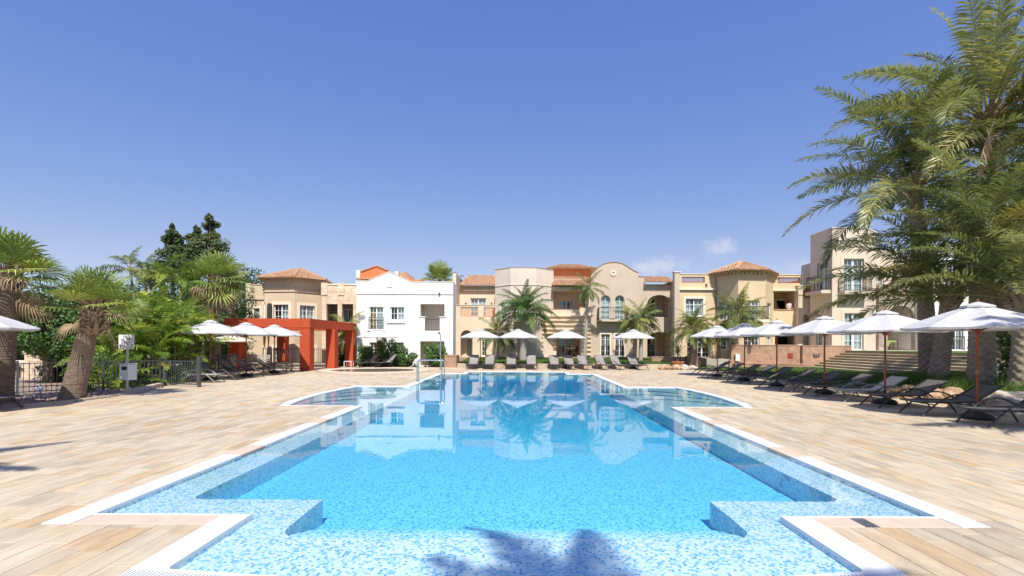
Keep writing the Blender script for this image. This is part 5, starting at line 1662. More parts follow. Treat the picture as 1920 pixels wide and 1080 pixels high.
mb = MB(); mb.box(A(1286, 680, 35.2)[0]+.02, A(1296, 680, 34.8)[0], 34.9, 35.4, -.1, .8); o = mb.build('planter_pier', M['concrete']); tag(o, 'stubby grey pier between the two low planter walls', 'pier')
fb = front(Yb+.15)
def wallbox(name, lab, cat, pxr, m, d=.14):
    q = fb.rect(*pxr)
    o = thing(name, lab, cat, ((q[0]+q[2])/2, Yb+.15-d/2, q[1]))
    mb = MB(); w_, h_ = (q[2]-q[0])/2, q[3]-q[1]; mb.box(-w_, w_, -d/2, d/2-.002, 0, h_); mb.build('box', M[m], o)
    mb = MB(); mb.box(-w_+.04, w_-.04, -d/2-.012, -d/2, .04, h_-.04); mb.build('lid', M[m], o)
    return o, w_, h_
o, w_, h_ = wallbox('first_aid_box', 'white box with a dark end hung on the brick wall', 'box', (1377, 664, 1385, 676.5), 'white_paint', .2)
mb = MB(); mb.box(-w_-.006, -w_, -.08, .08, .1, h_-.1); mb.build('side_panel', M['slot'], o)
wallbox('hydrant_hatch', 'square red hatch on the brick wall', 'hatch', (1476.5, 662, 1486, 671.5), 'red_box', .04)
fb = front(Yb-.1)
q = fb.rect(1525, 663, 1536, 669)
o = thing('wall_plaque', 'small dark plaque on the brick wall by the garden steps', 'plaque', ((q[0]+q[2])/2, Yb-.13, q[1]))
mb = MB(); w_, h_ = (q[2]-q[0])/2, q[3]-q[1]; mb.box(-w_, w_, -.02, .025, 0, h_); mb.build('plate', M['iron'], o)
mb = MB()
for k in range(3): mb.box(-w_+.04, w_-.04-.05*(k % 2), -.024, -.02, .05+.07*k, .075+.07*k)
mb.build('lettering_lines', M['concrete'], o)

# small cream outbuilding seen under the tree on the far left
h = thing('garden_outbuilding', 'cream garden building with a glazed window behind the left fence', 'building', (-22, 23, 0))
f = front(22.)
xl, xr = f.hx(30), f.hx(68)
zt = f.hz(50, 678)
q = f.rect(36, 688, 48, 723)
front_wall(f, h, rloop(xl, -.2, xr, zt), [rloop(*q)], 'peach'); window(f, h, *q, cols=2, rows=4, curtain=None, col='trim'); surround(f, h, *q, w=.1)
band(f, h, xl-.1, xr+.1, zt-.12, zt+.06, -.15, 'trim'); body(h, xl, xr, 22.3, 26, -.2, zt, 'peach')
h = thing('stone_pier', 'pale stone block pier behind the left fence', 'wall', (f.hx(97), 21.4, 0))
for k in range(6):
    for j in range(3):
        mb = MB(); a_ = -.55+.37*j+(.12 if k % 2 else 0); mb.cbox(a_, a_+.355, -.2, .2, -.12+.3*k, -.12+.3*k+.285, .02); mb.build('stone', M['stone_clad'], h)
# ============================================================ red pergola
h = thing('pergola', 'red rendered pergola with square pillars and a deep beam', 'pergola', (-14.3, 31, 0))
PZ, PB = 3.05, 2.52
cols = [(-12.62, 27.9), (-12.3, 30.9), (-12.25, 34.2), (-16.95, 28.2), (-17.0, 34.0)]
for i, (x, y) in enumerate(cols):
    mb = MB()
    w = .58 if i != 3 else .62
    mb.cbox(x, x+w, y, y+w*1.05, 0, PB, .004)
    mb.build('pillar', M['red'], h, world=True)
def beam(a, b, c, d, z0=PB, z1=PZ):
    mb = MB(); mb.hexa([(*a, z0), (*b, z0), (*c, z0), (*d, z0), (*a, z1), (*b, z1), (*c, z1), (*d, z1)]); return mb.build('beam', M['red'], h, world=True)
beam((-16.99, 27.87), (-12.01, 27.87), (-12.01, 28.5), (-16.99, 28.5))
beam((-12.62, 28.503), (-12.01, 28.503), (-11.64, 34.85), (-12.25, 34.85))
beam((-17.0, 28.503), (-16.4, 28.503), (-16.4, 34.65), (-17.0, 34.65))
beam((-16.397, 34.1), (-12.26, 34.1), (-12.26, 34.65), (-16.397, 34.65))
for k in range(9):
    y = 29.1+.58*k
    mb = MB(); mb.box(-16.39, -12.5, y, y+.06, PZ-.28, PZ-.1); mb.build('rafter', M['white_paint'], h, world=True)
mb = MB(); mb.box(-16.4, -12.3, 28.503, 28.56, PB+.05, PB+.2); mb.build('gutter', M['grey_metal'], h, world=True)
mb = MB(); mb.cbox(-17.2, -13.2, 33.0, 34.1, 0, .2, .02); mb.build('low_wall', M['concrete'], h, world=True)

# ============================================================ sun loungers
def make_lounger(slingm, framem, back_deg=31.):
    """local x runs from the foot end (0) to the head, y across"""
    t = thing('sun_lounger', 'x', 'sun lounger')
    W = .62
    hz = .335
    hinge = Vector((1.22, 0, hz))
    a = R(back_deg)
    head = hinge + Vector((math.cos(a)*.74, 0, math.sin(a)*.74))
    mb = MB(); mb.strip([(0, 0, hz-.0), (.3, 0, hz-.012), (.7, 0, hz-.016), (1.0, 0, hz-.01), (1.22, 0, hz)], (0, W-.05, 0), .012); mb.build('seat_sling', slingm, t)
    mid = (hinge+head)/2 + Vector((.012, 0, -.014))
    mb = MB(); mb.strip([hinge+Vector((.012, 0, .004)), mid, head], (0, W-.05, 0), .012); mb.build('back_sling', slingm, t)
    for s in (-1, 1):
        y = s*W/2
        mb = MB(); mb.bar((-.02, y, hz-.005), (1.23, y, hz-.005), .028, .034); mb.build('side_rail', framem, t)
        mb = MB(); mb.bar((1.225, y*.97, hz+.012), (head.x, y*.97, head.z), .026, .03); mb.build('back_rail', framem, t)
        yo = y + s*.03
        pts = []
        for k in range(15):                            # bowed front leg that sweeps up into the armrest
            u = k/14
            x = -.02 + 1.42*u
            z = .52*math.sin(min(1, u*1.62)*PI/2) if u < .617 else .52 - .22*((u-.617)/.383)**2
            pts.append((x, yo, z))
        mb = MB(); mb.tube(pts, .019, 6); mb.build('bowed_leg', framem, t)
        mb = MB(); mb.tube([(1.05, yo, hz-.03), (1.22, yo, .2), (1.36, yo, .0)], .017, 6); mb.build('rear_leg', framem, t)
    mb = MB(); mb.bar((-.015, -W/2, hz-.005), (-.015, W/2, hz-.005), .028); mb.build('end_rail', framem, t); mb = MB(); mb.bar((head.x, -W/2, head.z), (head.x, W/2, head.z), .028); mb.build('end_rail', framem, t)
    mb = MB(); mb.bar((.3, -W/2-.03, .27), (.3, W/2+.03, .27), .022); mb.build('cross_bar', framem, t); mb = MB(); mb.bar((1.16, -W/2-.03, .26), (1.16, W/2+.03, .26), .022); mb.build('cross_bar', framem, t)
    return t
def place(t, x, y, rz, label, group, first):
    o = t if first else copy_tree(t)
    o.location = (x, y, 0); o.rotation_euler = (0, 0, rz)
    o['label'] = label; o['group'] = group
    return o
ORD = ['first', 'second', 'third', 'fourth', 'fifth', 'sixth', 'seventh', 'eighth', 'ninth', 'tenth', 'eleventh', 'twelfth']
# right row: foot ends towards the pool
lr = make_lounger(M['sling'], M['frame'])
zs = [9.94, 11.4, 12.82, 15.42, 16.8, 18.3, 19.85, 21.1, 22.4, 24.0, 25.5]
oi = [0, 1, 2, 4, 5, 6, 7, 8, 9, 10, 11]
jr = random.Random(2)
for i, y in enumerate(zs):
    k = oi[i]
    place(lr, 9.4+jr.uniform(-.04, .04), y, jr.uniform(-.03, .03), 'dark taupe sun lounger, %s from the camera end of the row on the right' % ORD[k], 'sun loungers in the right hand row', i == 0)
lw = make_lounger(M['sling_white'], M['frame_light'])
place(lw, 9.4, 14.1, .01, 'pale sun lounger, the only light one in the right row', 'sun loungers in the right hand row', True)
# far row: foot ends towards the pool, backs steeper
lf = make_lounger(M['sling_far'], M['frame'], 47)
FX = [(885, 0), (915.5, -.02), (958, .0), (998, .02), (1042.5, .03), (1075, .14), (1103, .18), (1140, .25), (1171, .30), (1207, .36)]
desc = ['grey lounger at the left end of the row on the far deck', 'grey lounger between the first far parasol and the small crate table', 'grey lounger just right of the small crate table on the far deck',
        'grey lounger fourth from the left across the pool, right of the second far parasol', 'grey lounger just left of the third far parasol', 'grey lounger just right of the third far parasol',
        'grey lounger just left of the slatted stool on the far deck', 'grey lounger just right of the slatted stool on the far deck', 'grey lounger just left of the fourth far parasol', 'grey lounger at the right end of the row on the far deck']
for i, (px, a) in enumerate(FX):
    x, y = A(px, 690, 30.3)[0], 30.15
    place(lf, x, y, PI/2+a*.8, desc[i], 'sun loungers in the far row', i == 0)
# left row: heads away from the pool
ly = [21.2, 22.75, 24.0, 25.6]
ll = make_lounger(M['sling'], M['frame'], 36)
ld = ['dark lounger second from the gate in the left row', 'dark lounger third from the gate in the left row', 'dark lounger fourth from the gate in the left row', 'dark lounger of the left row nearest the red pergola']
for i, y in enumerate(ly):
    place(ll, -12.2+.05*i, y, PI+jr.uniform(-.03, .03), ld[i], 'sun loungers in the left row', i == 0)
lw2 = make_lounger(M['sling_white'], M['frame_light'], 36)
place(lw2, -12.2, 19.75, PI+.02, 'pale lounger behind the iron gate, first of the left row', 'sun loungers in the left row', True)
place(lf, -11.95, 11.3, PI+.03, 'lounger cut by the left edge in front of the thick palm trunk', 'lounger by the left edge', False)
for px, lab in ((684, 'grey lounger by the flowering hedge, nearer the small white table'), (717, 'grey lounger by the flowering hedge, right of the parasol pole')):
    x, y = A(px, 685, 32.6)[0], 32.0
    o = place(lf, x-.4, y, .95, lab, 'pair of loungers by the hedge', False)

# ============================================================ parasols
def make_parasol(cm, H=2.62, r=1.38, rim=2.05, turn=0.):
    t = thing('parasol', 'x', 'parasol')
    apex = H-.05
    n = 8
    mb = MB()
    NS = 6                                             # steps from vent to rim, canopy sags between its ribs
    def cp(k, s, rr):
        a = turn + 2*PI*(k+s)/n
        edge = math.cos(PI/n)/math.cos(2*PI/n*(s-.5))
        rad = r*rr*edge
        sag = -.028*math.sin(PI*s)*math.sin(min(1, rr)*PI*.75)
        z = apex - (apex-rim)*(rr**1.0) + .035*math.sin(PI*rr) + sag
        return (rad*math.cos(a), rad*math.sin(a), z)
    idx = {}
    vs_, fs = [], []
    SD = 4
    for j in range(NS+1):
        rr = .16 + .84*j/NS
        for k in range(n*SD):
            vs_.append(cp(k//SD, (k % SD)/SD, rr))
    for j in range(NS):
        for k in range(n*SD):
            a, b = j*n*SD+k, j*n*SD+(k+1) % (n*SD)
            fs.append((a, b, b+n*SD, a+n*SD))
    m0 = NS*n*SD                                       # hem
    base = len(vs_)
    for k in range(n*SD):
        x, y, z = vs_[m0+k]; vs_.append((x*.995, y*.995, z-.045))
    for k in range(n*SD):
        fs.append((m0+k, m0+(k+1) % (n*SD), base+(k+1) % (n*SD), base+k))
    mb.add(vs_, fs)
    mb.build('canopy', cm, t)
    mb = MB()
    for k in range(n):
        a, b = turn+2*PI*k/n, turn+2*PI*(k+1)/n
        q = lambda t_, rr, z: (rr*math.cos(t_), rr*math.sin(t_), z)
        am = (a+b)/2
        mb.quad(q(a, .04, H), q(b, .04, H), q(b, .30, apex-.035), q(a, .30, apex-.035))
        mb.quad(q(a, .30, apex-.035), q(b, .30, apex-.035), q(b, .305, apex-.075), q(a, .305, apex-.075))
    mb.build('vent_cap', cm, t)
    mb = MB(); mb.lathe([(.001, H+.07), (.018, H+.055), (.022, H+.03), (.012, H)], 8); mb.build('finial', M['wood'], t)
    mb = MB(); mb.tube([(0, 0, .32), (0, 0, 1.2), (0, 0, H)], .027, 10); mb.build('pole', M['wood'], t)
    mb = MB(); mb.tube([(0, 0, .1), (0, 0, .38)], .036, 10); mb.build('pole_sleeve', M['dark_base'], t)
    mb = MB(); mb.tube([(0, 0, 1.02), (0, 0, 1.10)], .031, 10); mb.build('pole_ferrule', M['teak'], t)
    mb = MB(); mb.lathe([(.05, .17), (.12, .155), (.22, .12), (.29, .07), (.30, .035), (.27, .03)], 20); mb.lathe([(.001, .03), (.27, .03)], 20); mb.build('base', M['dark_base'], t)
    mb = MB()
    for k in range(4): a = PI/4+PI/2*k; mb.lathe([(.03, 0), (.035, .03)], 8, (.22*math.cos(a), .22*math.sin(a), 0), True)
    mb.build('castors', M['dark_base'], t, kind='stuff')
    hub = 1.97
    for k in range(n):
        a = turn+2*PI*k/n
        e = (r*.985*math.cos(a), r*.985*math.sin(a), rim-.02)
        s_ = (.04*math.cos(a), .04*math.sin(a), apex-.05)
        mb = MB(); mb.bar(s_, e, .022, .03); mb.build('rib', M['wood'], t)
        f_ = Vector(s_)*.55+Vector(e)*.45
        mb = MB(); mb.bar((.045*math.cos(a), .045*math.sin(a), hub), f_-Vector((0, 0, .015)), .018, .022); mb.build('strut', M['wood'], t)
    mb = MB(); mb.tube([(0, 0, hub-.05), (0, 0, hub+.04)], .055, 10); mb.build('hub', M['wood'], t)
    return t
P1 = make_parasol(M['canopy'], turn=.2)
first = True
def para(x, y, lab, group, rz=0., z=0., src=None):
    global first
    o = P1 if (first and src is None) else copy_tree(src or P1)
    if src is None: first = False
    o.location = (x, y, z); o.rotation_euler = (0, 0, rz); o['label'] = lab; o['group'] = group
    return o
for i, y in enumerate((10.75, 13.45, 16.1, 19.05, 21.75, 24.7)):
    para(10.32, y, ['white parasol nearest the camera in the right row, cut by the date palm fronds behind', 'white parasol second from the camera in the right row', 'white parasol third from the camera in the right row', 'white parasol fourth from the camera in the right row', 'white parasol fifth from the camera in the right row', 'white parasol at the far end of the right row'][i], 'white parasols in the right hand row', jr.uniform(-.4, .4))
for i, px in enumerate((900.5, 971, 1060.5, 1187.5)):
    x, y = A(px, 690, 32.0)[0], 32.0
    para(x, y, ['white parasol at the left end of the far row', 'white parasol in front of the thick pale palm trunk on the far deck', 'white parasol in front of the arched porch of the ribbed house', 'white parasol before the twin trunked palm at the right end of the far row'][i], 'white parasols in the far row', jr.uniform(-.4, .4))
for i, (px, y) in enumerate(((394.5, 20.9), (461.5, 23.3), (514.5, 26.0))):
    x = A(px, 690, y)[0]
    para(x, y, ['white parasol nearest the iron gate in the left row', 'middle white parasol of the left row', 'white parasol of the left row before the red pergola pillar'][i], 'white parasols in the left row', jr.uniform(-.4, .4))
para(A(707, 690, 33.0)[0], 33.0, 'white parasol between the two loungers by the hedge', 'parasol by the hedge', .3)
para(-12.85, 11.0, 'white parasol cut by the left edge in front of the thick palm trunk', 'parasol by the left edge', .5, -.08)
P2 = make_parasol(M['canopy_cream'], H=2.3, r=1.45, rim=1.83, turn=.5)
P2.location = (A(428, 690, 28.)[0], 28., -.1); P2['label'] = 'cream parasol in the sunken garden behind the left row'; P2['group'] = 'cream garden parasol'

# ============================================================ small tables, bench, pots
def side_table(x, y, rz, lab, m, s=.42, hgt=.36):
    t = thing('side_table', lab, 'side table', (x, y, 0), rz)
    for k in range(5):
        mb = MB(); w = s/5; mb.box(-s/2+w*k+.006, -s/2+w*(k+1)-.006, -s/2, s/2, hgt-.03, hgt); mb.build('slat', m, t)
    for sx in (-1, 1):
        for sy in (-1, 1):
            mb = MB(); mb.box(sx*(s/2-.02)-.018, sx*(s/2-.02)+.018, sy*(s/2-.02)-.018, sy*(s/2-.02)+.018, 0, hgt-.03); mb.build('leg', m, t)
    return t
side_table(A(936, 690, 30.8)[0], 30.8, 0, 'small pale crate table between two grey loungers on the far deck', M['teak'], .46, .3)
side_table(A(1121.5, 690, 30.8)[0], 30.8, .1, 'small slatted wooden stool between loungers on the far deck', M['wood'], .34, .34)
side_table(A(654, 690, 32.3)[0], 32.3, 0, 'small white table beside the red pergola pillar', M['white_paint'], .5, .42)
t = thing('garden_bench', 'weathered wooden bench behind the left row of loungers', 'bench', (-15.6, 28.6, 0), .05)
for k in range(4):
    mb = MB(); mb.box(-.75, .75, -.2+.11*k, -.1+.11*k, .42, .45); mb.build('seat_slat', M['weathered_wood'], t)
for k in range(3):
    mb = MB(); mb.bar((-.75, .25+.03*k, .58+.13*k), (.75, .25+.03*k, .58+.13*k), .03, .09); mb.build('backrest_slat', M['weathered_wood'], t)
for sx in (-.7, .7):
    for sy in (-.16, .22):
        mb = MB(); mb.bar((sx, sy, 0), (sx, sy+(.12 if sy > 0 else 0), .9 if sy > 0 else .62), .06); mb.build('leg', M['weathered_wood'], t)
    mb = MB(); mb.bar((sx, -.2, .63), (sx, .3, .63), .06, .04); mb.build('armrest', M['weathered_wood'], t)
t = thing('wooden_table', 'low wooden slatted table behind the end of the left row', 'table', (-13.6, 27.3, 0))
for k in range(6):
    mb = MB(); mb.box(-.75, .75, -.4+.135*k, -.28+.135*k, .44, .48); mb.build('slat', M['teak'], t)
for sx in (-.65, .65):
    for sy in (-.32, .32):
        mb = MB(); mb.box(sx-.03, sx+.03, sy-.03, sy+.03, 0, .44); mb.build('leg', M['teak'], t)
t = thing('flower_pot', 'wide terracotta pot holding a spiky yucca', 'pot', (A(1270.5, 686, 31.9)[0], 31.9, .0))
mb = MB(); mb.lathe([(.24, 0), (.30, .12), (.36, .32), (.40, .42), (.42, .44), (.42, .50), (.38, .50), (.37, .44), (.30, .42), (.001, .42)], 20); mb.build('pot_body', M['terracotta'], t, True)
mb = MB(); mb.lathe([(.001, .445), (.365, .445)], 16); mb.build('soil', M['earth'], t)

# ============================================================ rocks
def rock(x, y, z, sx, sy, sz, seed, lab, group, m='rock', rz=0):
    bm = bmesh.new()
    bmesh.ops.create_icosphere(bm, subdivisions=4, radius=1)
    for v in bm.verts:
        d = v.co.normalized()
        q = noise.noise(d*1.3+Vector((seed*7.1, 0, 0)))*.35
        c = noise.cell(d*2.2+Vector((seed, 3, 1)))*.10
        f_ = noise.noise(d*6+Vector((0, seed, 0)))*.06
        v.co = d*(1+q+c+f_)
        v.co.x *= sx; v.co.y *= sy; v.co.z *= sz
    me = bpy.data.meshes.new('rock'); bm.to_mesh(me); bm.free()
    me.materials.append(M[m])
    o = inst('rock', me, None, (x, y, z), (0, 0, rz))
    return tag(o, lab, 'rock', group)
for i, (px, py, w, hh, lab, m) in enumerate(((1697, 733, .50, .26, 'mossy ochre rock just right of the pale lounger', 'rock'), (1727, 728, .42, .22, 'flat ochre rock between the pale lounger and the palm trunk', 'rock_pale'),
        (1771, 742, .46, .34, 'orange boulder at the foot of the leaning date palm', 'rock'), (1800, 735, .36, .26, 'orange rock to the right behind the big orange boulder', 'rock'), (1812, 752, .40, .26, 'pale flat rock behind the second lounger from the camera', 'rock_pale'),
        (1895, 760, .80, .42, 'large tan boulder behind the nearest lounger', 'rock_pale'))):
    x, y = G(px, py, .2)
    rock(x, y, .10, w, w*.8, hh, i+1, lab, 'rocks edging the palm bed', m, i*1.1)
for i, (px, w, hh, m, lab) in enumerate(((1248, .42, .22, 'rock', 'ochre rock at the left end of the pot rocks'), (1265, .34, .24, 'rock', 'ochre rock right below the terracotta pot'), (1282, .40, .26, 'rock_pale', 'pale rock right of the terracotta pot'), (1296, .34, .2, 'rock_pale', 'pale rock at the right end of the pot rocks'), (1240, .24, .12, 'rock', 'small ochre rock beside the lawn kerb end'))):
    x, y = A(px, 690, 31.3)[0], 31.25-.1*(i % 2)
    rock(x, y, .07, w, w*.8, hh, 20+i, lab, 'rocks round the terracotta pot', m, i)

# ============================================================ pool handrail frame and shower
h = thing('pool_handrail', 'polished steel handrail frame over the far left pool edge', 'handrail', (-4.2, 21.2, 0))
xa, xb = A(785.5, 714, 20.6)[0], A(829, 714, 20.6)[0]
for x in (xa, xb):
    for k, dy in enumerate((0, .35)):
        dx = -.09*k if x < -3.9 else .04*k
        pts = [(x+dx*1.5, 20.5+dy, -.01 if x < -3.9 else -.3), (x+dx*1.5, 20.5+dy, .78)] + [(x+dx*1.5+(.14-.14*math.cos(a))*(1 if x < -3.9 else -1), 20.5+dy, .78+.14*math.sin(a)) for a in (R(30), R(60), R(90))]
        mb = MB(); mb.tube(pts, .024, 8); mb.build('upright', M['chrome'], h, world=True)
for k, dy in enumerate((0, .35)):
    mb = MB(); mb.tube([(xa+.11, 20.5+dy, .92), (xb-.11, 20.5+dy, .92)], .024, 8); mb.build('top_rail', M['chrome'], h, world=True)
mb = MB(); mb.box(xa+.1, xb-.1, 20.52, 20.83, .905, .93); mb.build('top_plate', M['grey_metal'], h, world=True)
mb = MB(); mb.tube([(xb-.3, 20.6, .02), (xb+.02, 20.6, .08)], .03, 8); mb.tube([(xb-.25, 20.75, .1), (xb+.0, 20.7, .14)], .025, 8); mb.box(xb-.28, xb-.18, 20.5, 20.8, -.2, .18); mb.build('hinge_fittings', M['chrome'], h, world=True)
mb = MB(); mb.tube([(xa, 20.5, .12), (xb, 20.5, .12)], .012, 6); mb.build('tie_rod', M['chrome'], h, world=True)
for x in (xa, xa-.13):
    mb = MB(); mb.lathe([(.06, 0), (.06, .015), (.03, .03)], 12, (x, 20.5 if x == xa else 20.85, 0)); mb.build('base_flange', M['chrome'], h, world=True)
sx_ = A(826, 690, 30.5)[0]
h = thing('pool_shower', 'slim metal outdoor shower post before the white house', 'shower', (sx_, 30.5, 0))
mb = MB(); mb.tube([(0, 0, 0), (0, 0, 2.05), (-.02, 0, 2.2), (-.1, -.02, 2.3)], .035, 8); mb.build('post', M['grey_metal'], h)
mb = MB(); mb.tube([(-.07, -.02, 2.34), (-.13, -.02, 2.26)], .06, 10); mb.build('shower_head', M['iron'], h)
mb = MB(); mb.tube([(-.05, -.06, .95), (-.09, -.06, 1.0), (-.09, -.06, 1.5), (0, -.03, 1.55)], .014, 6); mb.build('tap_pipe', M['grey_metal'], h)
mb = MB(); mb.lathe([(.14, 0), (.14, .02), (.05, .03)], 14); mb.build('base_flange', M['grey_metal'], h)

# ============================================================ rules sign and bin on a post, left
sx_, sy_ = G(238.5, 737)
h = thing('pool_rules_sign', 'white pool rules sign board on a grey post', 'sign', (sx_, sy_, 0), .12)
mb = MB(); mb.tube([(0, 0, -.05), (0, 0, 1.9)], .035, 10); mb.build('post', M['grey_metal'], h)
mb = MB(); mb.cbox(-.225, .225, -.055, -.037, 1.42, 1.88, .003)
mb.build('board', M['plate'], h)
def mark(pts, m='print', name='pictogram'):
    mb = MB()
    for q in pts:
        x0, x1, z0, z1 = q
        mb.box(x0, x1, -.0595, -.0552, z0, z1)
    return mb.build(name, M[m], h)
mark([(-.085, -.075, 1.70, 1.83), (-.10, -.06, 1.76, 1.775)])          # figure under a shower
mark([(.02, .17, 1.715, 1.725), (.04, .06, 1.74, 1.76), (.06, .12, 1.755, 1.775), (.12, .15, 1.735, 1.75)])   # swimmer over waves
mark([(-.004, .0, 1.66, 1.85)], name='divider')
for z, a, b in ((1.63, -.14, .12), (1.60, -.12, .06)): mark([(a, b, z, z+.012)], name='text_line')
for i, x in enumerate((-.16, -.055, .05, .155)):
    mark([(x-.035, x+.035, 1.545, 1.565)], name='text_line')
    mb = MB()
    mb.bar((x-.03, -.057, 1.455), (x+.03, -.057, 1.515), .012, .004); 
    if i in (0, 3): mb.bar((x-.03, -.0585, 1.515), (x+.03, -.0585, 1.455), .012, .004)
    mb.build('pictogram', M['print_red' if i in (1, 2) else 'print'], h)
o = thing('post_box_bin', 'white metal box with a dark slot hung on the sign post', 'bin', (sx_, sy_, .44), -.35)
mb = MB(); mb.cbox(-.02, .40, -.22, .04, 0, .50, .012); mb.build('box_body', M['grey_metal'] if 0 else mat('white_zinc', (.66, .67, .68), .35, .06, metal=.25), o)
mb = MB(); mb.box(.10, .34, -.226, -.219, .32, .43); mb.build('slot', M['slot'], o)
mb = MB(); mb.cbox(-.03, .41, -.23, .05, .501, .525, .006); mb.build('lid', M['plate'], o)

# ============================================================ iron fences on the left
def fence(label, pts, hgt=.98, gap=.125, z=0., individual=True, scroll=True, posts=True):
    t = thing('iron_fence', label, 'fence', (pts[0][0], pts[0][1], z))
    o = Vector((pts[0][0], pts[0][1], 0))
    bmesh_ = MB(); bmesh_.box(-.009, .009, -.009, .009, .03, hgt); bme = bmesh_.mesh('bar', M['fence'])
    pmesh = MB(); pmesh.cbox(-.028, .028, -.028, .028, -.05, hgt+.07, .008); pme = pmesh.mesh('post', M['fence'])
    for (a, b) in zip(pts, pts[1:]):
        a, b = Vector((*a, 0))-o, Vector((*b, 0))-o
        L = (b-a).length
        ang = math.atan2(b.y-a.y, b.x-a.x)
        for zz in (hgt-.02, .22 if scroll else .1, .06):
            m_ = MB(); m_.bar(a+Vector((0, 0, zz)), b+Vector((0, 0, zz)), .022, .03); m_.build('rail', M['fence'], t)
        k = max(2, round(L/gap))
        jb = MB(); js = MB()
        for i in range(1, k):
            p = a+(b-a)*i/k
            if individual: inst('bar', bme, t, p, (0, 0, ang))
            else: jb.box(p.x-.009, p.x+.009, p.y-.009, p.y+.009, .03, hgt)
            if scroll and i % 2:
                e = (b-a).normalized()
                js.tube([p+e*(.055*math.cos(c))+Vector((0, 0, .14+.055*math.sin(c))) for c in [2*PI*q/8 for q in range(9)]], .006, 4, False)
        if jb.v: jb.build('bars', M['fence'], t, kind='stuff')
        if js.v: js.build('ring_scrolls', M['fence'], t, kind='stuff')
        if posts:
            for q in (a, b): inst('post', pme, t, q, (0, 0, ang))
    return t
fence('dark iron bar fence behind the leaning fan palm on the left', [(-17.2, 13.4), (-15.6, 15.0), (-14.3, 16.6), (-13.45, 18.1)], .98)
g_ = thing('iron_gate', 'dark iron bar gate standing in front of the pale lounger', 'gate', (-13.3, 18.15, 0))
ga, gb = Vector((.0, 0, 0)), Vector((1.62, -.5, 0))
for q in (ga+Vector((.0, 0, 0)), gb):
    mb = MB(); mb.cbox(q.x-.05, q.x+.05, q.y-.05, q.y+.05, -.05, 1.12, .01); mb.build('post', M['fence'], g_)
for zz in (.1, .94):
    mb = MB(); mb.bar(ga+Vector((.1, -.03, zz)), gb+Vector((-.06, .02, zz)), .03, .035); mb.build('rail', M['fence'], g_)
mb = MB(); mb.box(-.009, .009, -.009, .009, .1, .94); bme = mb.mesh('bar', M['fence'])
for i in range(14): inst('bar', bme, g_, ga+(gb-ga)*(i+.9)/15)
fence('dark iron fence running behind the left row of loungers', [(-14.35, 18.6), (-14.75, 21.5), (-15.2, 24.5), (-16.1, 27.6)], 1.0, .13, scroll=False)
fence('dark iron fence between the red pergola and the tower house', [(-17.6, 33.3), (-13.2, 33.3)], 1.05, .14, .18, scroll=False)
# kerb stones of the planting bed
ks = [(-12.45, 12.2), (-12.2, 13.2), (-12.2, 14.2), (-12.35, 15.2), (-12.6, 16.1), (-12.95, 17.0), (-13.3, 17.9)]
kb = thing('bed_kerb', 'row of pale stone blocks edging the left gravel bed', 'kerb', (-12.4, 14, 0))
for i, (a, b) in enumerate(zip(ks, ks[1:])):
    a, b = Vector((*a, 0)), Vector((*b, 0))
    for q in range(2):
        p0, p1 = a+(b-a)*(q*.5+.01), a+(b-a)*(q*.5+.49)
        hgt = .05 if i < 3 else .12+.01*(i % 2)
        mb = MB(); e = (p1-p0).normalized(); nn = Vector((-e.y, e.x, 0))*.12
        mb.hexa([p0-nn-Vector((0, 0, .05)), p1-nn-Vector((0, 0, .05)), p1+nn-Vector((0, 0, .05)), p0+nn-Vector((0, 0, .05)), p0-nn*.9+Vector((0, 0, hgt)), p1-nn*.9+Vector((0, 0, hgt)), p1+nn*.9+Vector((0, 0, hgt)), p0+nn*.9+Vector((0, 0, hgt))])
        mb.build('kerb_stone', M['kerb'], kb, world=True)
# garden floodlight by the fence
x, y = G(75.5, 737)
t = thing('garden_floodlight', 'small white garden floodlight on the gravel by the fence', 'lamp', (x, y, -.02), .4)
mb = MB(); mb.lathe([(.06, .1), (.085, .13), (.095, .2), (.09, .22), (.05, .235)], 12, cap=True); o = mb.build('lamp_head', M['white_paint'], t); o.rotation_euler = (.5, 0, 0)
mb = MB(); mb.tube([(0, 0, 0), (0, 0, .14)], .03, 8); mb.build('spike', M['white_paint'], t)
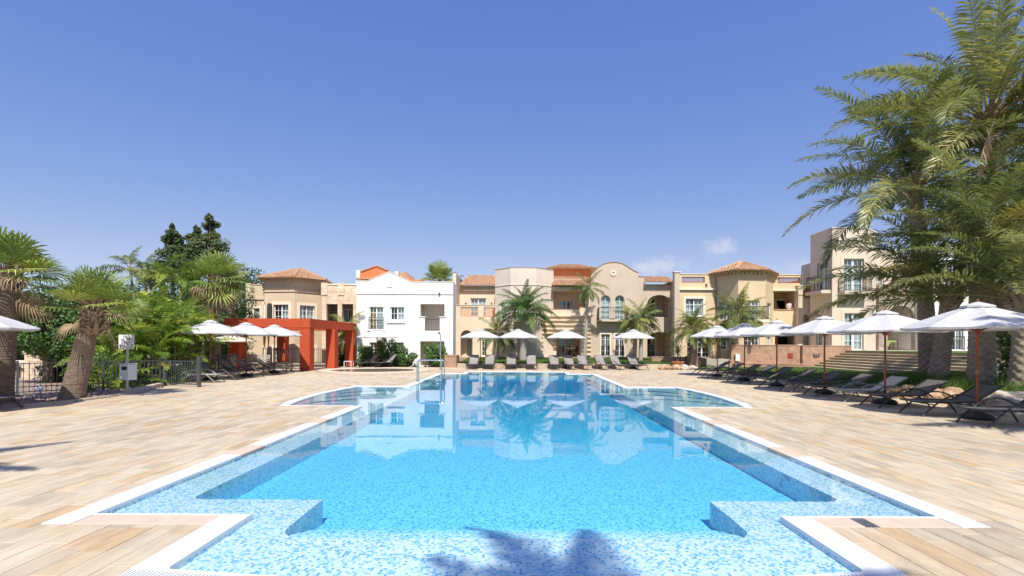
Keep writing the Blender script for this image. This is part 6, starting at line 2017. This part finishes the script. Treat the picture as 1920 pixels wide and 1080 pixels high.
# small plane trail / nothing else in the sky
# ============================================================ leaves
def frond_mesh(name, L, n, leaf_len, leaf_w, pitch0, pitch1, seed, mats, vee=.5, droop=.35, swept=.75, jitter=.25, stalk=.14, rib=.016, twist=0., bare=0.):
    """feather leaf: rib curving from pitch0 to pitch1 (degrees), leaflets both sides; grows along +x"""
    r = random.Random(seed)
    N = 18
    pts, tan = [], []
    p = Vector((0, 0, 0))
    for i in range(N+1):
        t = i/N
        a = R(pitch0+(pitch1-pitch0)*t**1.35)
        d = Vector((math.cos(a), .10*math.sin(seed*1.7)*t, math.sin(a))).normalized()
        pts.append(p.copy()); tan.append(d)
        p = p + d*(L/N)
    mb = MB()
    mb.cm = 1
    mb.tube(pts, [rib*(1.25-1.1*i/N) for i in range(N+1)], 4)
    mb.cm = 0
    def at(t):
        f = t*N; i = min(N-1, int(f)); f -= i
        return pts[i].lerp(pts[i+1], f), tan[i].lerp(tan[i+1], f).normalized()
    for k in range(n):
        t = stalk+(1-stalk)*(k+.5)/n
        q, d = at(t)
        side = d.cross(Vector((0, 0, 1)))
        if side.length < 1e-3: side = Vector((0, -1, 0))
        side.normalize()
        up = side.cross(d).normalized()
        s_ = (t-stalk)/(1-stalk)
        prof = min(1, .35+s_*3.2)*(1-.72*max(0, s_-.45)/.55)
        for sg in (-1, 1):
            ln = leaf_len*prof*r.uniform(1-jitter*.6, 1+jitter*.4)
            if bare and r.random() < bare: continue
            sw = swept*(.75+.6*s_)+r.gauss(0, jitter*.3)
            v = vee+r.gauss(0, jitter)
            dr = (side*sg*math.cos(v)+up*math.sin(v))*math.cos(sw)+d*math.sin(sw)
            dr.normalize()
            wv = dr.cross(up if abs(dr.dot(up)) < .9 else d).normalized()*leaf_w*.5*(.6+.4*prof)
            wv = (wv+up*r.gauss(0, .3)*wv.length)
            m_ = q+dr*ln*.5-Vector((0, 0, ln*droop*.10))
            e_ = q+dr*ln*(1-droop*.12)-Vector((0, 0, ln*droop*.55))
            b0, b1 = q-wv*.45, q+wv*.45
            mb.add([b0, b1, m_+wv, m_-wv, e_], [(0, 1, 2, 3), (3, 2, 4)])
    return mb.mesh(name, mats)
def fan_mesh(name, pet, rad, seed, mats, n=34, spread=300., droop=.5, pitch=40., tip=.35):
    """fan leaf: stalk along +x at a pitch, blade of joined segments with free drooping tips"""
    r = random.Random(seed)
    a = R(pitch)
    d = Vector((math.cos(a), 0, math.sin(a)))
    mb = MB(); mb.cm = 1
    sagp = [d*(pet*t)-Vector((0, 0, .10*pet*t*t)) for t in (0, .33, .66, 1)]
    mb.tube(sagp, [.022, .016, .013, .011], 4)
    mb.cm = 0
    c = sagp[-1]
    dd = (sagp[-1]-sagp[-2]).normalized()
    side = Vector((0, 1, 0))
    nrm = dd.cross(side).normalized()
    if nrm.z < 0: nrm = -nrm
    for k in range(n):
        th = R(-spread/2+spread*(k+.5)/n)+r.gauss(0, .02)
        dr = dd*math.cos(th)+side*math.sin(th)
        ln = rad*(.72+.28*math.cos(th*.55))*r.uniform(.9, 1.05)
        cup = .22*(1-math.cos(th))
        dr = (dr+nrm*(.16+cup*.4)).normalized()
        wv = dr.cross(nrm).normalized()
        w1 = ln*.55*math.tan(R(spread/n/2))*.72
        m_ = c+dr*ln*.55-Vector((0, 0, droop*.06*ln))
        fold = nrm*w1*.5
        t1 = c+dr*ln*.82-Vector((0, 0, droop*.22*ln))
        t2 = c+dr*ln*.97-Vector((0, 0, droop*(tip+r.uniform(0, .3))*ln))
        mb.add([c, m_-wv*w1, m_+fold, m_+wv*w1, t1-wv*w1*.55, t1+wv*w1*.55, t2], [(0, 2, 1), (0, 3, 2), (1, 2, 4), (2, 5, 4), (2, 3, 5), (4, 5, 6)])
    return mb.mesh(name, mats)
GOLD = 2.399963
def crown(par, at_, fronds, count, e0, e1, seed, sc=1.0, jit=.25, skirt=None, name='frond', off=.12, tilt=.2):
    """fronds: list of (pitch class, [meshes]) from upright to drooping"""
    r = random.Random(seed)
    cl = sorted(fronds, key=lambda c: -c[0])
    for i in range(count):
        f = (i+.5)/count
        el = e0+(e1-e0)*f**.85
        me = min(cl, key=lambda c: abs(c[0]-el))
        yaw = i*GOLD+r.gauss(0, jit)
        m_ = r.choice(me[1])
        s_ = sc*r.uniform(.86, 1.1)
        o = inst(name, m_, par, Vector(at_)+Vector((math.cos(yaw)*off, math.sin(yaw)*off, -.25*f*sc)), (r.gauss(0, tilt), R(me[0]-el)*.9+r.gauss(0, .06), yaw), s_)
def trunk_mesh(name, pts, rad, m, style, seed, n=28, per_m=26):
    """pts: spine, rad: radius at each; style gives the relief of the bark"""
    r = random.Random(seed)
    P_ = [Vector(p) for p in pts]
    seg = [(P_[i+1]-P_[i]).length for i in range(len(P_)-1)]
    tot = sum(seg)
    rows = max(6, int(tot*per_m))
    V, F = [], []
    for j in range(rows+1):
        s = tot*j/rows
        i, acc = 0, 0
        while i < len(seg)-1 and acc+seg[i] < s: acc += seg[i]; i += 1
        f = (s-acc)/seg[i]
        f2 = f*f*(3-2*f) if style != 'straight' else f
        c = P_[i].lerp(P_[i+1], f)
        rr = rad[i]+(rad[i+1]-rad[i])*f
        for k in range(n):
            a = 2*PI*k/n
            e = 1.
            if style == 'diamond':                     # old leaf scars in crossing spirals
                u1, u2 = (k/n*7+s*4.2) % 1, (k/n*7-s*4.2) % 1
                e += .085*(min(u1, 1-u1)+min(u2, 1-u2)-.45)*2+.03*noise.noise((math.cos(a)*2, math.sin(a)*2, s*3+seed))
            elif style == 'ring':
                ph = (s*15) % 1
                e += .03*(ph-.5)+.03*noise.noise((math.cos(a)*2.5, math.sin(a)*2.5, s*9+seed))
            else:
                ph = (s*7) % 1
                e += -.02*(1 if ph < .15 else 0)+.015*noise.noise((math.cos(a), math.sin(a), s*2+seed))
            V.append((c.x+rr*e*math.cos(a), c.y+rr*e*math.sin(a), c.z))
    for j in range(rows):
        for k in range(n):
            F.append((j*n+k, j*n+(k+1) % n, (j+1)*n+(k+1) % n, (j+1)*n+k))
    F.append(tuple(rows*n+k for k in range(n)))
    me = bpy.data.meshes.new(name); me.from_pydata(V, [], F); me.materials.append(m); me.update()
    return me
def boots(par, c, r0, r1, z0, z1, count, seed, m='boot', ln=.28, w=.09):
    """stubs of cut leaf stalks round the trunk"""
    r = random.Random(seed)
    mb = MB()
    for i in range(count):
        t = (i+.5)/count
        a = i*GOLD+r.gauss(0, .1)
        rr = r0+(r1-r0)*t
        z = z0+(z1-z0)*t
        d = Vector((math.cos(a), math.sin(a), 0))
        s_ = Vector((-math.sin(a), math.cos(a), 0))*w*r.uniform(.7, 1.2)
        b = Vector(c)+d*rr*.9+Vector((0, 0, z))
        e = b+d*ln*r.uniform(.45, .8)+Vector((0, 0, ln*r.uniform(.35, .9)))
        th = Vector((0, 0, .035))+d*.02
        mb.hexa([b-s_-th, b+s_-th, b+s_+th, b-s_+th, e-s_*.45-th*.4, e+s_*.45-th*.4, e+s_*.45+th*.4, e-s_*.45+th*.4])
    return mb.build('leaf_boots', M[m], par, kind='stuff')

# ------------------------------------------------------------ date palms, right
ml = [M['date_leaf'], M['rachis']]
DF = []
for j, (p0, p1) in enumerate(((86, 58), (72, 22), (58, -4), (42, -22), (26, -36), (8, -54), (-14, -76), (-36, -82))):
    DF.append((p0, [frond_mesh('frond', 3.5, 108, .62, .036, p0, p1, 31*j+q, ml, .35, .45, .62, .30) for q in (1, 2)]))
YF_ = [(p0, [frond_mesh('frond', 3.2, 84, .48, .04, p0, p1, 7, [M['date_yellow'], M['rachis']], .4, .4, .62, .34)]) for p0, p1 in ((60, 10), (40, -18), (20, -40))]
DRY = [frond_mesh('dry_frond', 1.9, 60, .30, .035, -50, -86, 3, [M['dry_leaf'], M['dry_leaf']], -.9, 1.2, 1.1, .3)]
def date_palm(label, base, top, r0, sc, count, seed, e0=88, e1=-34, yellow=6, mid=None, group='date palms in the bed on the right', z=None):
    t = thing('date_palm', label, 'palm', (base[0], base[1], z if z is not None else right_h(*base)-.05), 0, group)
    o = Vector(t.location)
    tp = Vector(top)-o
    md = Vector(mid)-o if mid else tp*.5+Vector((0, 0, 0))
    me = trunk_mesh('trunk', [(0, 0, 0), tuple(tp*.06+Vector((0, 0, 0))), tuple(md), tuple(tp*.93), tuple(tp)], [r0*1.5, r0*1.18, r0*.92, r0*.95, r0*1.12], M['date_trunk'], 'diamond', seed, 34, 24)
    inst('trunk', me, t)
    boots(t, (tp.x, tp.y, 0), r0*.9, r0*.8, tp.z-.55, tp.z+.15, 46, seed, ln=.34)
    crown(t, tp, DF, count, e0, e1, seed, sc, .3)
    crown(t, tp, YF_, yellow, 55, 18, seed+5, sc, 1.2)
    return t
def at3(px, py, y): a = A(px, py, y); return (a[0], y, a[1])
b = G(1772, 720, .38)
date_palm('date palm with a low crown of arching fronds, trunk left of the thickest one', (14.55, 16.6), at3(1782, 548, 16.6), .25, 1.3, 23, 3, 82, 20, 5)
date_palm('slanting dark date palm trunk just behind the low leaning one', (15.75, 18.3), at3(1712, 345, 17.6), .26, 1.34, 30, 5, 88, -10, 4, mid=at3(1735, 560, 18.2))
date_palm('thickest date palm trunk with diamond bark, in the middle of the group', (14.55, 15.0), at3(1838, 462, 15.1), .30, 1.14, 22, 8, 86, 20, 4)
date_palm('tallest date palm, its dark trunk close behind the thickest one', (17.8, 17.6), at3(1852, 215, 16.4), .28, 1.36, 44, 11, 88, -14, 6, mid=at3(1876, 500, 17.3))
date_palm('date palm at the right edge with a low crown of long pale fronds', (14.5, 13.7), at3(1925, 545, 13.7), .30, 1.12, 20, 14, 80, 22, 4)
date_palm('tall date palm rising behind the others at the right edge', (19.2, 19.5), at3(1945, 300, 18.5), .28, 1.1, 20, 17, 86, -34, 3)
x_, y_, z_ = at3(1822, 245, 14.6)
t = thing('dead_palm_frond', 'dry pinkish brown frond hanging from the tallest date palm', 'palm frond', (x_+.1, y_-.6, z_))
inst('leaflets', DRY[0], t, (0, 0, 0), (0, .2, PI*1.05), 1.0)
# palms standing outside the picture whose shade falls into it
date_palm('date palm beyond the right edge shading the loungers', (12.6, 4.6), (12.5, 4.4, 6.4), .33, 1.0, 38, 21, 86, -20, 3, group='date palms beside the camera', z=0)
date_palm('date palm behind the camera', (1.5, -5.45), (1.5, -5.45, 9.0), .26, .85, 34, 23, 80, -10, 0, group='date palms beside the camera', z=0).rotation_euler.z = .55
date_palm('date palm beyond the left edge', (-8.2, .9), (-8.1, 1.0, 6.0), .3, .7, 34, 25, 84, -20, 0, group='date palms beside the camera', z=0)

# ------------------------------------------------------------ fan palms, left
fm = [M['fan_leaf'], M['rachis']]
dm = [M['dry_leaf'], M['dry_leaf']]
FF = [(p, [fan_mesh('fan_leaf', .72, .86, 5*j+q, fm, 24, 262, .4 if p > 30 else .7, p) for q in (1, 2)]) for j, p in enumerate((82, 60, 38, 15, -10))]
FD = [(p, [fan_mesh('dry_fan_leaf', .7, .6, 40+j, dm, 20, 200, 1.0, p, .6)]) for j, p in enumerate((5, -20, -50))]
def fan_palm(label, base, top, r0, r1, count, dry, seed, sc=1., z=-.05, group='fan palms on the left', nb=70, e1=-15, bootz=.75, back=1.):
    t = thing('fan_palm', label, 'palm', (base[0], base[1], z), 0, group)
    tp = Vector(top)-Vector(t.location)
    me = trunk_mesh('trunk', [(0, 0, 0), tuple(tp*.12), tuple(tp*.5+Vector((0, 0, 0))), tuple(tp*.9), tuple(tp)], [r0*1.12, r0, (r0+r1)/2, r1, r1*.9], M['fan_trunk'], 'ring', seed, 26, 34)
    inst('trunk', me, t)
    if nb: boots(t, (tp.x, tp.y, 0), r1*1.0, r1*.8, tp.z-bootz, tp.z+.1, nb, seed, ln=.30, w=.07)
    crown(t, tp, FF, count, 85, e1, seed, sc, .35, name='fan_leaf', off=.1)
    if dry: crown(t, tp-Vector((0, 0, .1)), FD, dry, 0, -62, seed+3, sc, .5, name='dry_fan_leaf', off=.12)
    return t
bx_, by_ = G(133, 749)
fan_palm('leaning fan palm with a ringed trunk and shaggy boots, before the left fence', (bx_, by_), at3(177, 572, by_), .285, .205, 22, 4, 4, .84, bootz=.85, nb=100, e1=8)
fan_palm('thick trunked fan palm cut by the left edge', (-14.1, 12.9), at3(8, 512, 12.9), .40, .32, 26, 10, 6, .92, nb=70, bootz=.5, e1=-5)
fan_palm('fan palm with a full yellow green crown left of the red pergola', at3(404, 660, 27.5)[:2], at3(404, 525, 27.5), .30, .24, 40, 12, 9, 1.3, nb=30, e1=-25)
fan_palm('fan palm top showing above the white house parapet', at3(825, 600, 52)[:2], at3(825, 524, 52), .3, .26, 30, 0, 12, 1.55, nb=0, e1=-20)

# ------------------------------------------------------------ feather palms in front of the houses
def feather(name, leaf, L, n, ll, lw, seed, vee=.2, droop=.6, classes=((84, 40), (66, 6), (48, -24), (28, -48), (6, -64)), q=2, swept=.6):
    return [(p0, [frond_mesh('frond', L, n, ll, lw, p0, p1, seed+10*j+k, [M[leaf], M['rachis']], vee, droop, swept, .28) for k in range(q)]) for j, (p0, p1) in enumerate(classes)]
RF = feather('royal', 'royal_leaf', 2.6, 96, .66, .034, 100, .45, .95)
KF = feather('kentia', 'kentia_leaf', 1.8, 66, .46, .030, 200, .1, .95)
BF = feather('butia', 'kentia_leaf', 2.0, 80, .42, .024, 300, .5, .5, ((80, 20), (60, -30), (40, -62), (18, -82), (-5, -86)))
def feather_palm(name, label, base, top, rads, FR, count, e0, e1, seed, m='smooth_trunk', sc=1., z=.3, shaft=None, mid=None, group='feather palms before the terrace houses'):
    t = thing(name, label, 'palm', (base[0], base[1], z), 0, group)
    tp = Vector(top)-Vector(t.location)
    md = Vector(mid)-Vector(t.location) if mid else tp*.45
    me = trunk_mesh('trunk', [(0, 0, -.1), tuple(md), tuple(tp)], rads, M[m], 'smooth', seed, 16, 14)
    inst('trunk', me, t)
    if shaft:
        mb = MB(); d = tp.normalized(); mb.tube([tp-d*.2, tp+d*shaft*.4, tp+d*shaft], [rads[-1]*1.15, rads[-1]*1.2, rads[-1]*.7], 12); mb.build('crownshaft', mat('crownshaft', (.20, .24, .09), .5), t)
        tp = tp+d*shaft*.9
    crown(t, tp, FR, count, e0, e1, seed, sc, .3, off=.05)
    return t
ky = 36.4
feather_palm('royal_palm', 'big feathery palm with a thick pale bulging trunk before the cream house', at3(981, 672, ky)[:2], at3(983, 596, ky), [.30, .32, .17], RF, 38, 88, -8, 31, sc=1.0, z=.38, shaft=.6, mid=at3(981, 640, ky))
ky = 37.2
feather_palm('kentia_palm', 'short dark palm before the peach house, left of the big feathery palm', at3(931, 671, ky)[:2], at3(933, 620, ky), [.14, .12, .10], KF, 26, 84, -35, 33, sc=1.0, z=.4)
feather_palm('kentia_palm', 'tall thin palm with a small sparse crown beside the ribbed house', at3(1096, 671, 37.6)[:2], at3(1103, 536, 37.6), [.17, .12, .10], KF, 15, 80, -52, 35, sc=.88, z=.4, m='smooth_trunk')
ky = 36.4
feather_palm('kentia_palm', 'twin trunked palm before the curved gable house, thicker left stem', at3(1189, 672, ky)[:2], at3(1193, 600, ky), [.19, .15, .12], KF, 24, 86, -40, 37, sc=1.05, z=.4)
feather_palm('kentia_palm', 'right stem of the twin palms before the curved gable house', at3(1201, 672, ky-.3)[:2], at3(1203, 594, ky-.3), [.17, .14, .12], KF, 18, 84, -40, 39, sc=1.05, z=.4)
ky = 33.6
feather_palm('butia_palm', 'stout palm with a drooping grey green crown behind the terracotta pot', at3(1300, 690, ky)[:2], at3(1300, 616, ky), [.36, .28, .27], BF, 46, 85, -26, 41, m='fan_trunk', sc=.98, z=0)
ky = 34.2
feather_palm('kentia_palm', 'palm with long arching fronds before the ochre tower', at3(1364, 690, ky)[:2], at3(1385, 588, ky), [.17, .13, .11], KF, 30, 86, -24, 43, sc=1.28, z=.3, m='slim_trunk', mid=at3(1368, 640, ky))
feather_palm('kentia_palm', 'lower dark palm between the drooping palm and the ochre tower', at3(1350, 690, ky+.6)[:2], at3(1345, 622, ky+.6), [.13, .11, .09], KF, 15, 80, -30, 45, sc=.95, z=.3, m='slim_trunk')
feather_palm('kentia_palm', 'small arching palm inside the red pergola corner', at3(650, 690, 35.3)[:2], at3(652, 612, 35.3), [.14, .12, .1], KF, 16, 70, -62, 47, sc=1.02, z=0, m='slim_trunk', group='palm by the pergola')

# ------------------------------------------------------------ areca clumps and slim palms on the left
AF = feather('areca', 'areca_leaf', 1.7, 40, .42, .045, 400, .35, .55, ((82, 30), (64, 2), (46, -24), (26, -46)))
def areca(label, x, y, stems, hmin, hmax, seed, sc=1., z=-.1, spread=.6, per=8):
    r = random.Random(seed)
    t = thing('areca_palm', label, 'palm', (x, y, z), 0, 'yellow green clumping palms on the left')
    for i in range(stems):
        a = r.uniform(0, 2*PI); rr = spread*r.uniform(.2, 1)
        hh = r.uniform(hmin, hmax)
        b = Vector((rr*.5*math.cos(a), rr*.5*math.sin(a), 0)); tp = Vector((rr*math.cos(a)*1.2, rr*math.sin(a)*1.2, hh))
        mb = MB(); mb.tube([b, b.lerp(tp, .5)+Vector((.03, 0, 0)), tp], [.045, .038, .034], 8); mb.build('stem', M['slim_trunk'], t)
        crown(t, tp, AF, per, 82, 14, seed*10+i, sc*r.uniform(.8, 1.1), .3, off=.03)
    return t
areca('clumping yellow green palm behind the rules sign', A(262, 690, 18.6)[0], 18.8, 7, .9, 2.3, 51, .98)
areca('clumping yellow green palm behind the iron gate', A(318, 690, 20.2)[0], 20.2, 7, .8, 2.5, 52, 1.0)
areca('clumping yellow green palm nearest the leaning fan palm', A(222, 690, 19.4)[0], 19.8, 6, .6, 1.9, 53, 1.0)
areca('clumping yellow green palm behind the parasol of the left row', A(352, 690, 23.4)[0], 23.4, 6, 1.0, 2.9, 54, 1.05)
areca('tall clumping palm in the middle of the left planting', A(290, 690, 24.)[0], 24.5, 6, 2.0, 3.9, 55, 1.1)
for i, (px, py, y, lab) in enumerate(((243, 492, 27.5, 'slender palm with a tilted pale stem and sparse crown on the far left'), (272, 500, 27., 'slender palm right of the tilted pale stem'), (306, 503, 26.5, 'slender palm with orange tinged fronds'), (336, 512, 26.8, 'slender palm left of the full fan palm'))):
    tp = at3(px, py+8, y)
    feather_palm('slender_palm', lab, (tp[0]+(.9 if i == 0 else .3), y), tp, [.10, .075, .06], AF if i > 1 else KF, 9, 76, -22, 60+i, 'slim_trunk', .95, z=-.1, group='slender palms on the left')
areca('low cycad like palm behind the fence and sign post', A(205, 700, 17.6)[0], 17.6, 2, .1, .3, 57, .85, per=14)

# ------------------------------------------------------------ broad leaved trees, hedges, conifers
def leaf_cloud(blobs, size, seed, shell=.55, flat=.3):
    r = random.Random(seed)
    V, F = [], []
    for (c, rad, n) in blobs:
        for _ in range(n):
            while True:
                d = Vector((r.gauss(0, 1), r.gauss(0, 1), r.gauss(0, 1)))
                if d.length > .05: break
            d.normalize()
            e = (r.random()**.5)*(1-shell)+shell
            q = 1+.28*noise.noise(d*2.2+Vector(c)*.7)
            p = Vector(c)+Vector((d.x*rad[0], d.y*rad[1], d.z*rad[2]))*e*q
            nn = (d*.7+Vector((r.gauss(0, .6), r.gauss(0, .6), r.gauss(.3, .6)))).normalized()
            a = nn.cross(Vector((r.gauss(0, 1), r.gauss(0, 1), r.gauss(0, 1)))).normalized()
            b = nn.cross(a)
            s_ = size*r.uniform(.6, 1.3)
            k = len(V)
            V += [p-a*s_*.5, p+b*s_*.28+nn*s_*.06, p+a*s_*.6, p-b*s_*.28+nn*s_*.06]
            F += [(k, k+1, k+2), (k, k+2, k+3)]
    mb = MB(); mb.v, mb.f, mb.m = V, F, [0]*len(F)
    return mb
def limbs(par, top, r0, seed, nb=5, spread=1., m='bark'):
    r = random.Random(seed)
    tp = Vector(top)
    mb = MB(); mb.tube([(0, 0, -.1), tuple(tp*.5+Vector((r.uniform(-.1, .1), 0, 0))), tuple(tp)], [r0*1.25, r0, r0*.7], 10); mb.build('trunk', M[m], par)
    for i in range(nb):
        a = i*GOLD+r.random()
        e = tp+Vector((math.cos(a)*spread*r.uniform(.5, 1), math.sin(a)*spread*r.uniform(.5, 1), spread*r.uniform(.4, 1.1)))
        s_ = tp*r.uniform(.75, 1)
        mb = MB(); mb.tube([s_, s_.lerp(e, .5)+Vector((0, 0, .12*spread)), e], [r0*.55, r0*.35, r0*.12], 6); mb.build('limb', M[m], par)
def tree(name, label, x, y, h0, rad, hgt, n, seed, leaf='tree_leaf', size=.16, blobs=9, group=None, z=-.1):
    t = thing(name, label, 'tree', (x, y, z), 0, group)
    r = random.Random(seed)
    limbs(t, (0, 0, h0+hgt*.25), .09+.03*hgt, seed, 6, rad*.6)
    B = []
    for i in range(blobs):
        a = i*GOLD; f = (i+.5)/blobs
        rr = rad*.62*math.sqrt(abs(math.sin(PI*f)))
        s_ = r.uniform(.30, .52)
        B.append(((rr*math.cos(a), rr*math.sin(a), h0+hgt*(.14+.74*f)), (rad*s_, rad*s_, rad*s_*.8), n//blobs))
    leaf_cloud(B, size, seed).build('crown', M[leaf], t)
    return t
tree('broadleaf_tree', 'dense bright green tree behind the leaning fan palm', A(92, 600, 19.6)[0], 19.6, 1.1, 2.0, 2.6, 9000, 71, 'tree_leaf', .15, 14)
tree('broadleaf_tree', 'dark green tree between the leaning fan palm and the rules sign', A(175, 600, 22)[0], 22, .6, 2.3, 3.2, 8000, 72, 'tree_dark', .16, 14)
tree('broadleaf_tree', 'dark tree filling the gap behind the thick trunked fan palm', A(15, 600, 24)[0], 24.5, .6, 2.8, 3.8, 8000, 73, 'tree_dark', .17, 14)
tree('broadleaf_tree', 'dark leafy tree behind the clumping palms', A(250, 600, 30)[0], 30, .3, 3.4, 4.6, 9000, 74, 'tree_dark', .2, 16)
tree('broadleaf_tree', 'olive green tree behind the slender palms', A(330, 600, 33)[0], 33, .5, 3.6, 5.2, 9000, 75, 'tree_dark', .2, 16)
tree('broadleaf_tree', 'tall dark tree between the full fan palm and the tower house', A(440, 600, 38)[0], 38.5, 1.0, 2.9, 7.2, 9000, 76, 'tree_dark', .2, 18)
tree('broadleaf_tree', 'bright bushy tree below the full fan palm beside the tower house', A(437, 600, 36.0)[0]+.2, 35.0, .3, 1.7, 3.4, 5000, 77, 'tree_leaf', .16, 10)
tree('broadleaf_tree', 'shadowy tree behind the left row of loungers', A(360, 600, 30)[0], 31, .2, 2.4, 3.4, 6000, 78, 'tree_dark', .17, 12)
tree('broadleaf_tree', 'low dark tree left of the clumping palms', A(130, 600, 27)[0], 28, .2, 3.2, 3.6, 7000, 79, 'tree_dark', .19, 14)
for i in range(5):
    tree('broadleaf_tree', ['far dark tree behind the left planting, first', 'far dark tree seen through the slender palm stems', 'far dark tree behind the left planting near the conifers', 'far dark tree behind the full fan palm', 'far dark tree at the left edge'][i] if 0 else ['far dark tree beyond the leaning fan palm crown', 'far dark tree seen through the slender palm stems', 'far dark tree standing below the pointed conifer', 'far dark tree below the taller conifer', 'far dark tree beyond the thick trunked fan palm'][i], A((150, 255, 318, 372, 40)[i], 600, 48)[0], 48+i, .5, 4.6, (5.0, 6.6, 6.2, 6.4, 5.4)[i], 7000, 90+i, 'tree_dark', .3, 14)
def conifer(label, px, ptop, y, wid, seed, hgt, layers=15, ragged=.3):
    x = A(px, 600, y)[0]
    zt = A(px, ptop, y)[1]
    t = thing('conifer', label, 'tree', (x, y, 0), 0, 'conifers beyond the left planting')
    mb = MB(); mb.tube([(0, 0, 0), (0, 0, zt*.6), (0, 0, zt)], [.35, .2, .04], 8); mb.build('trunk', M['bark'], t)
    r = random.Random(seed)
    B = []
    for i in range(layers):
        f = i/(layers-1)
        z = zt-.35-f*hgt
        w = wid*(.10+.9*f**.8)*r.uniform(1-ragged, 1+ragged*.5)
        for k in range(1+int(4*f+.5)):
            a = r.uniform(0, 2*PI)
            B.append(((w*.6*math.cos(a), w*.6*math.sin(a), z+r.uniform(-.3, .3)+.12*w), (w*.42+.12, w*.42+.12, .30+.18*w), 230))
    leaf_cloud(B, .34, seed, .2).build('crown', M['conifer'], t)
conifer('pointed dark conifer above the slender palms', 324, 420, 58, 3.3, 81, 6.5, 14, .45)
conifer('taller rounded conifer with a thin leader, right of the pointed one', 393, 401, 60, 2.8, 82, 5.6, 10, .6)
conifer('lower bushy conifer between the two taller ones', 366, 420, 59.5, 2.4, 83, 4.8, 9, .55)

def hedge(name, label, blobs, size, seed, leaf='hedge_leaf', cat='hedge', group=None, loc=(0, 0, 0)):
    t = thing(name, label, cat, loc, 0, group)
    r = random.Random(seed)
    for i in range(5):
        c = blobs[i % len(blobs)][0]
        mb = MB(); mb.tube([(c[0]+r.uniform(-.15, .15), c[1], 0), (c[0], c[1], c[2])], [.04, .015], 5); mb.build('stem', M['bark'], t)
    leaf_cloud(blobs, size, seed).build('foliage', M[leaf], t)
    return t
def row(px0, px1, y, hpx, n, seed, per, rz=.55):
    r = random.Random(seed)
    xa, xb = A(px0, 690, y)[0], A(px1, 690, y)[0]
    B = []
    for i in range(n):
        f = (i+.5)/n
        hz_ = A(0+VX, hpx(f), y)[1]
        for k in range(3):
            z = hz_*(.22+.32*k)
            B.append(((xa+(xb-xa)*(f+r.uniform(-.5, .5)/n), y+r.uniform(-.35, .35), z), ((xb-xa)/n*.75, .55, hz_*.26), per))
    return B
hedge('flowering_hedge', 'glossy green hedge in front of the white house, behind two loungers', row(668, 776, 34.2, lambda f: 648+9*math.sin(f*9)+(10 if f > .9 else 0), 9, 5, 420), .13, 84)
hedge('leafy_bush', 'rounded green bush beside the shower post before the white house porch', row(801, 836, 34.2, lambda f: 648+8*abs(f-.45), 3, 6, 420), .13, 85, cat='bush')
hedge('leafy_bush', 'dark bush in the red pergola corner', row(634, 668, 35.6, lambda f: 650, 3, 7, 300), .14, 86, 'tree_dark', cat='bush')
hedge('leafy_bush', 'light green shrub with pale flowers behind the fence near the sign post', row(205, 232, 17.8, lambda f: 668, 2, 8, 300), .09, 87, 'hedge_leaf', cat='bush')
hedge('leafy_bush', 'low fern like shrub at the foot of the clumping palms by the gate', row(250, 352, 19.6, lambda f: 690, 6, 9, 240), .11, 88, 'areca_leaf', cat='bush')
hedge('leafy_bush', 'pale leaved shrub behind the gate post', row(340, 392, 23.6, lambda f: 676, 4, 10, 260), .11, 89, 'hedge_leaf', cat='bush')
hedge('leafy_bush', 'upright green shrub between the date palm trunks', [((0, 0, .5), (.35, .3, .5), 700), ((.1, 0, 1.1), (.4, .35, .45), 700), ((-.1, 0, 1.55), (.3, .3, .35), 400)], .10, 90, 'hedge_leaf', cat='bush', loc=(16.5, 16.0, .4))
hedge('leafy_bush', 'dark shrub under the left tree by the outbuilding', row(100, 180, 20.5, lambda f: 690, 5, 12, 240), .12, 91, 'tree_dark', cat='bush')

# yucca in the pot, flowering plant in the bed
t = thing('yucca', 'spiky yucca growing in the wide terracotta pot', 'plant', (A(1270.5, 686, 31.9)[0], 31.9, .44))
mb = MB(); mb.tube([(0, 0, 0), (.03, 0, .35), (.0, 0, .65)], [.07, .055, .05], 8); mb.build('trunk', M['bark'], t)
r = random.Random(9)
lm = []
for q in range(2):
    mb = MB()
    pts = [(0, 0, 0), (.35, 0, .02), (.65, 0, -.03*(q+1)), (.85, 0, -.10*(q+1))]
    mb.strip(pts, (0, .045, 0), .004); lm.append(mb.mesh('leaf', M['yucca']))
for i in range(60):
    el = 85-105*((i+.5)/60)**.9
    inst('leaf', lm[i % 2], t, (0, 0, .62), (0, -R(el), i*GOLD), r.uniform(.75, 1.1))
x, y = G(158, 733)
t = thing('flowering_plant', 'small pink flowering plant on the gravel by the fence', 'plant', (x, y, -.03))
leaf_cloud([((0, 0, .14), (.2, .15, .14), 160)], .07, 5).build('foliage', M['hedge_leaf'], t)
leaf_cloud([((.02, -.05, .25), (.16, .12, .07), 26)], .06, 6).build('blossoms', M['flower'], t)
x, y = G(186, 733)
t = thing('flowering_plant', 'small yellowish plant on the gravel near the sign post', 'plant', (x-.3, y, -.03))
leaf_cloud([((0, 0, .12), (.16, .15, .12), 120)], .07, 7).build('foliage', M['areca_leaf'], t)

# far belt of trees closing the view beyond the gardens on both sides
r = random.Random(77)
B = []
for i in range(34):
    a = i/33
    B.append(((-26-95*a+r.uniform(-3, 3), 50-34*a+r.uniform(-4, 4), 1.6+r.uniform(-.3, .6)), (5.0, 3.6, 2.6+r.uniform(0, 1.2)), 420))
for i in range(16):
    a = i/15
    B.append(((52+60*a+r.uniform(-3, 3), 62-30*a+r.uniform(-4, 4), 2.2+r.uniform(-.3, .6)), (5.0, 3.6, 3.0+r.uniform(0, 1.2)), 420))
tag(leaf_cloud(B, .5, 78).build('treeline', M['tree_dark']), 'dark belt of trees beyond the gardens', None, None, 'stuff')
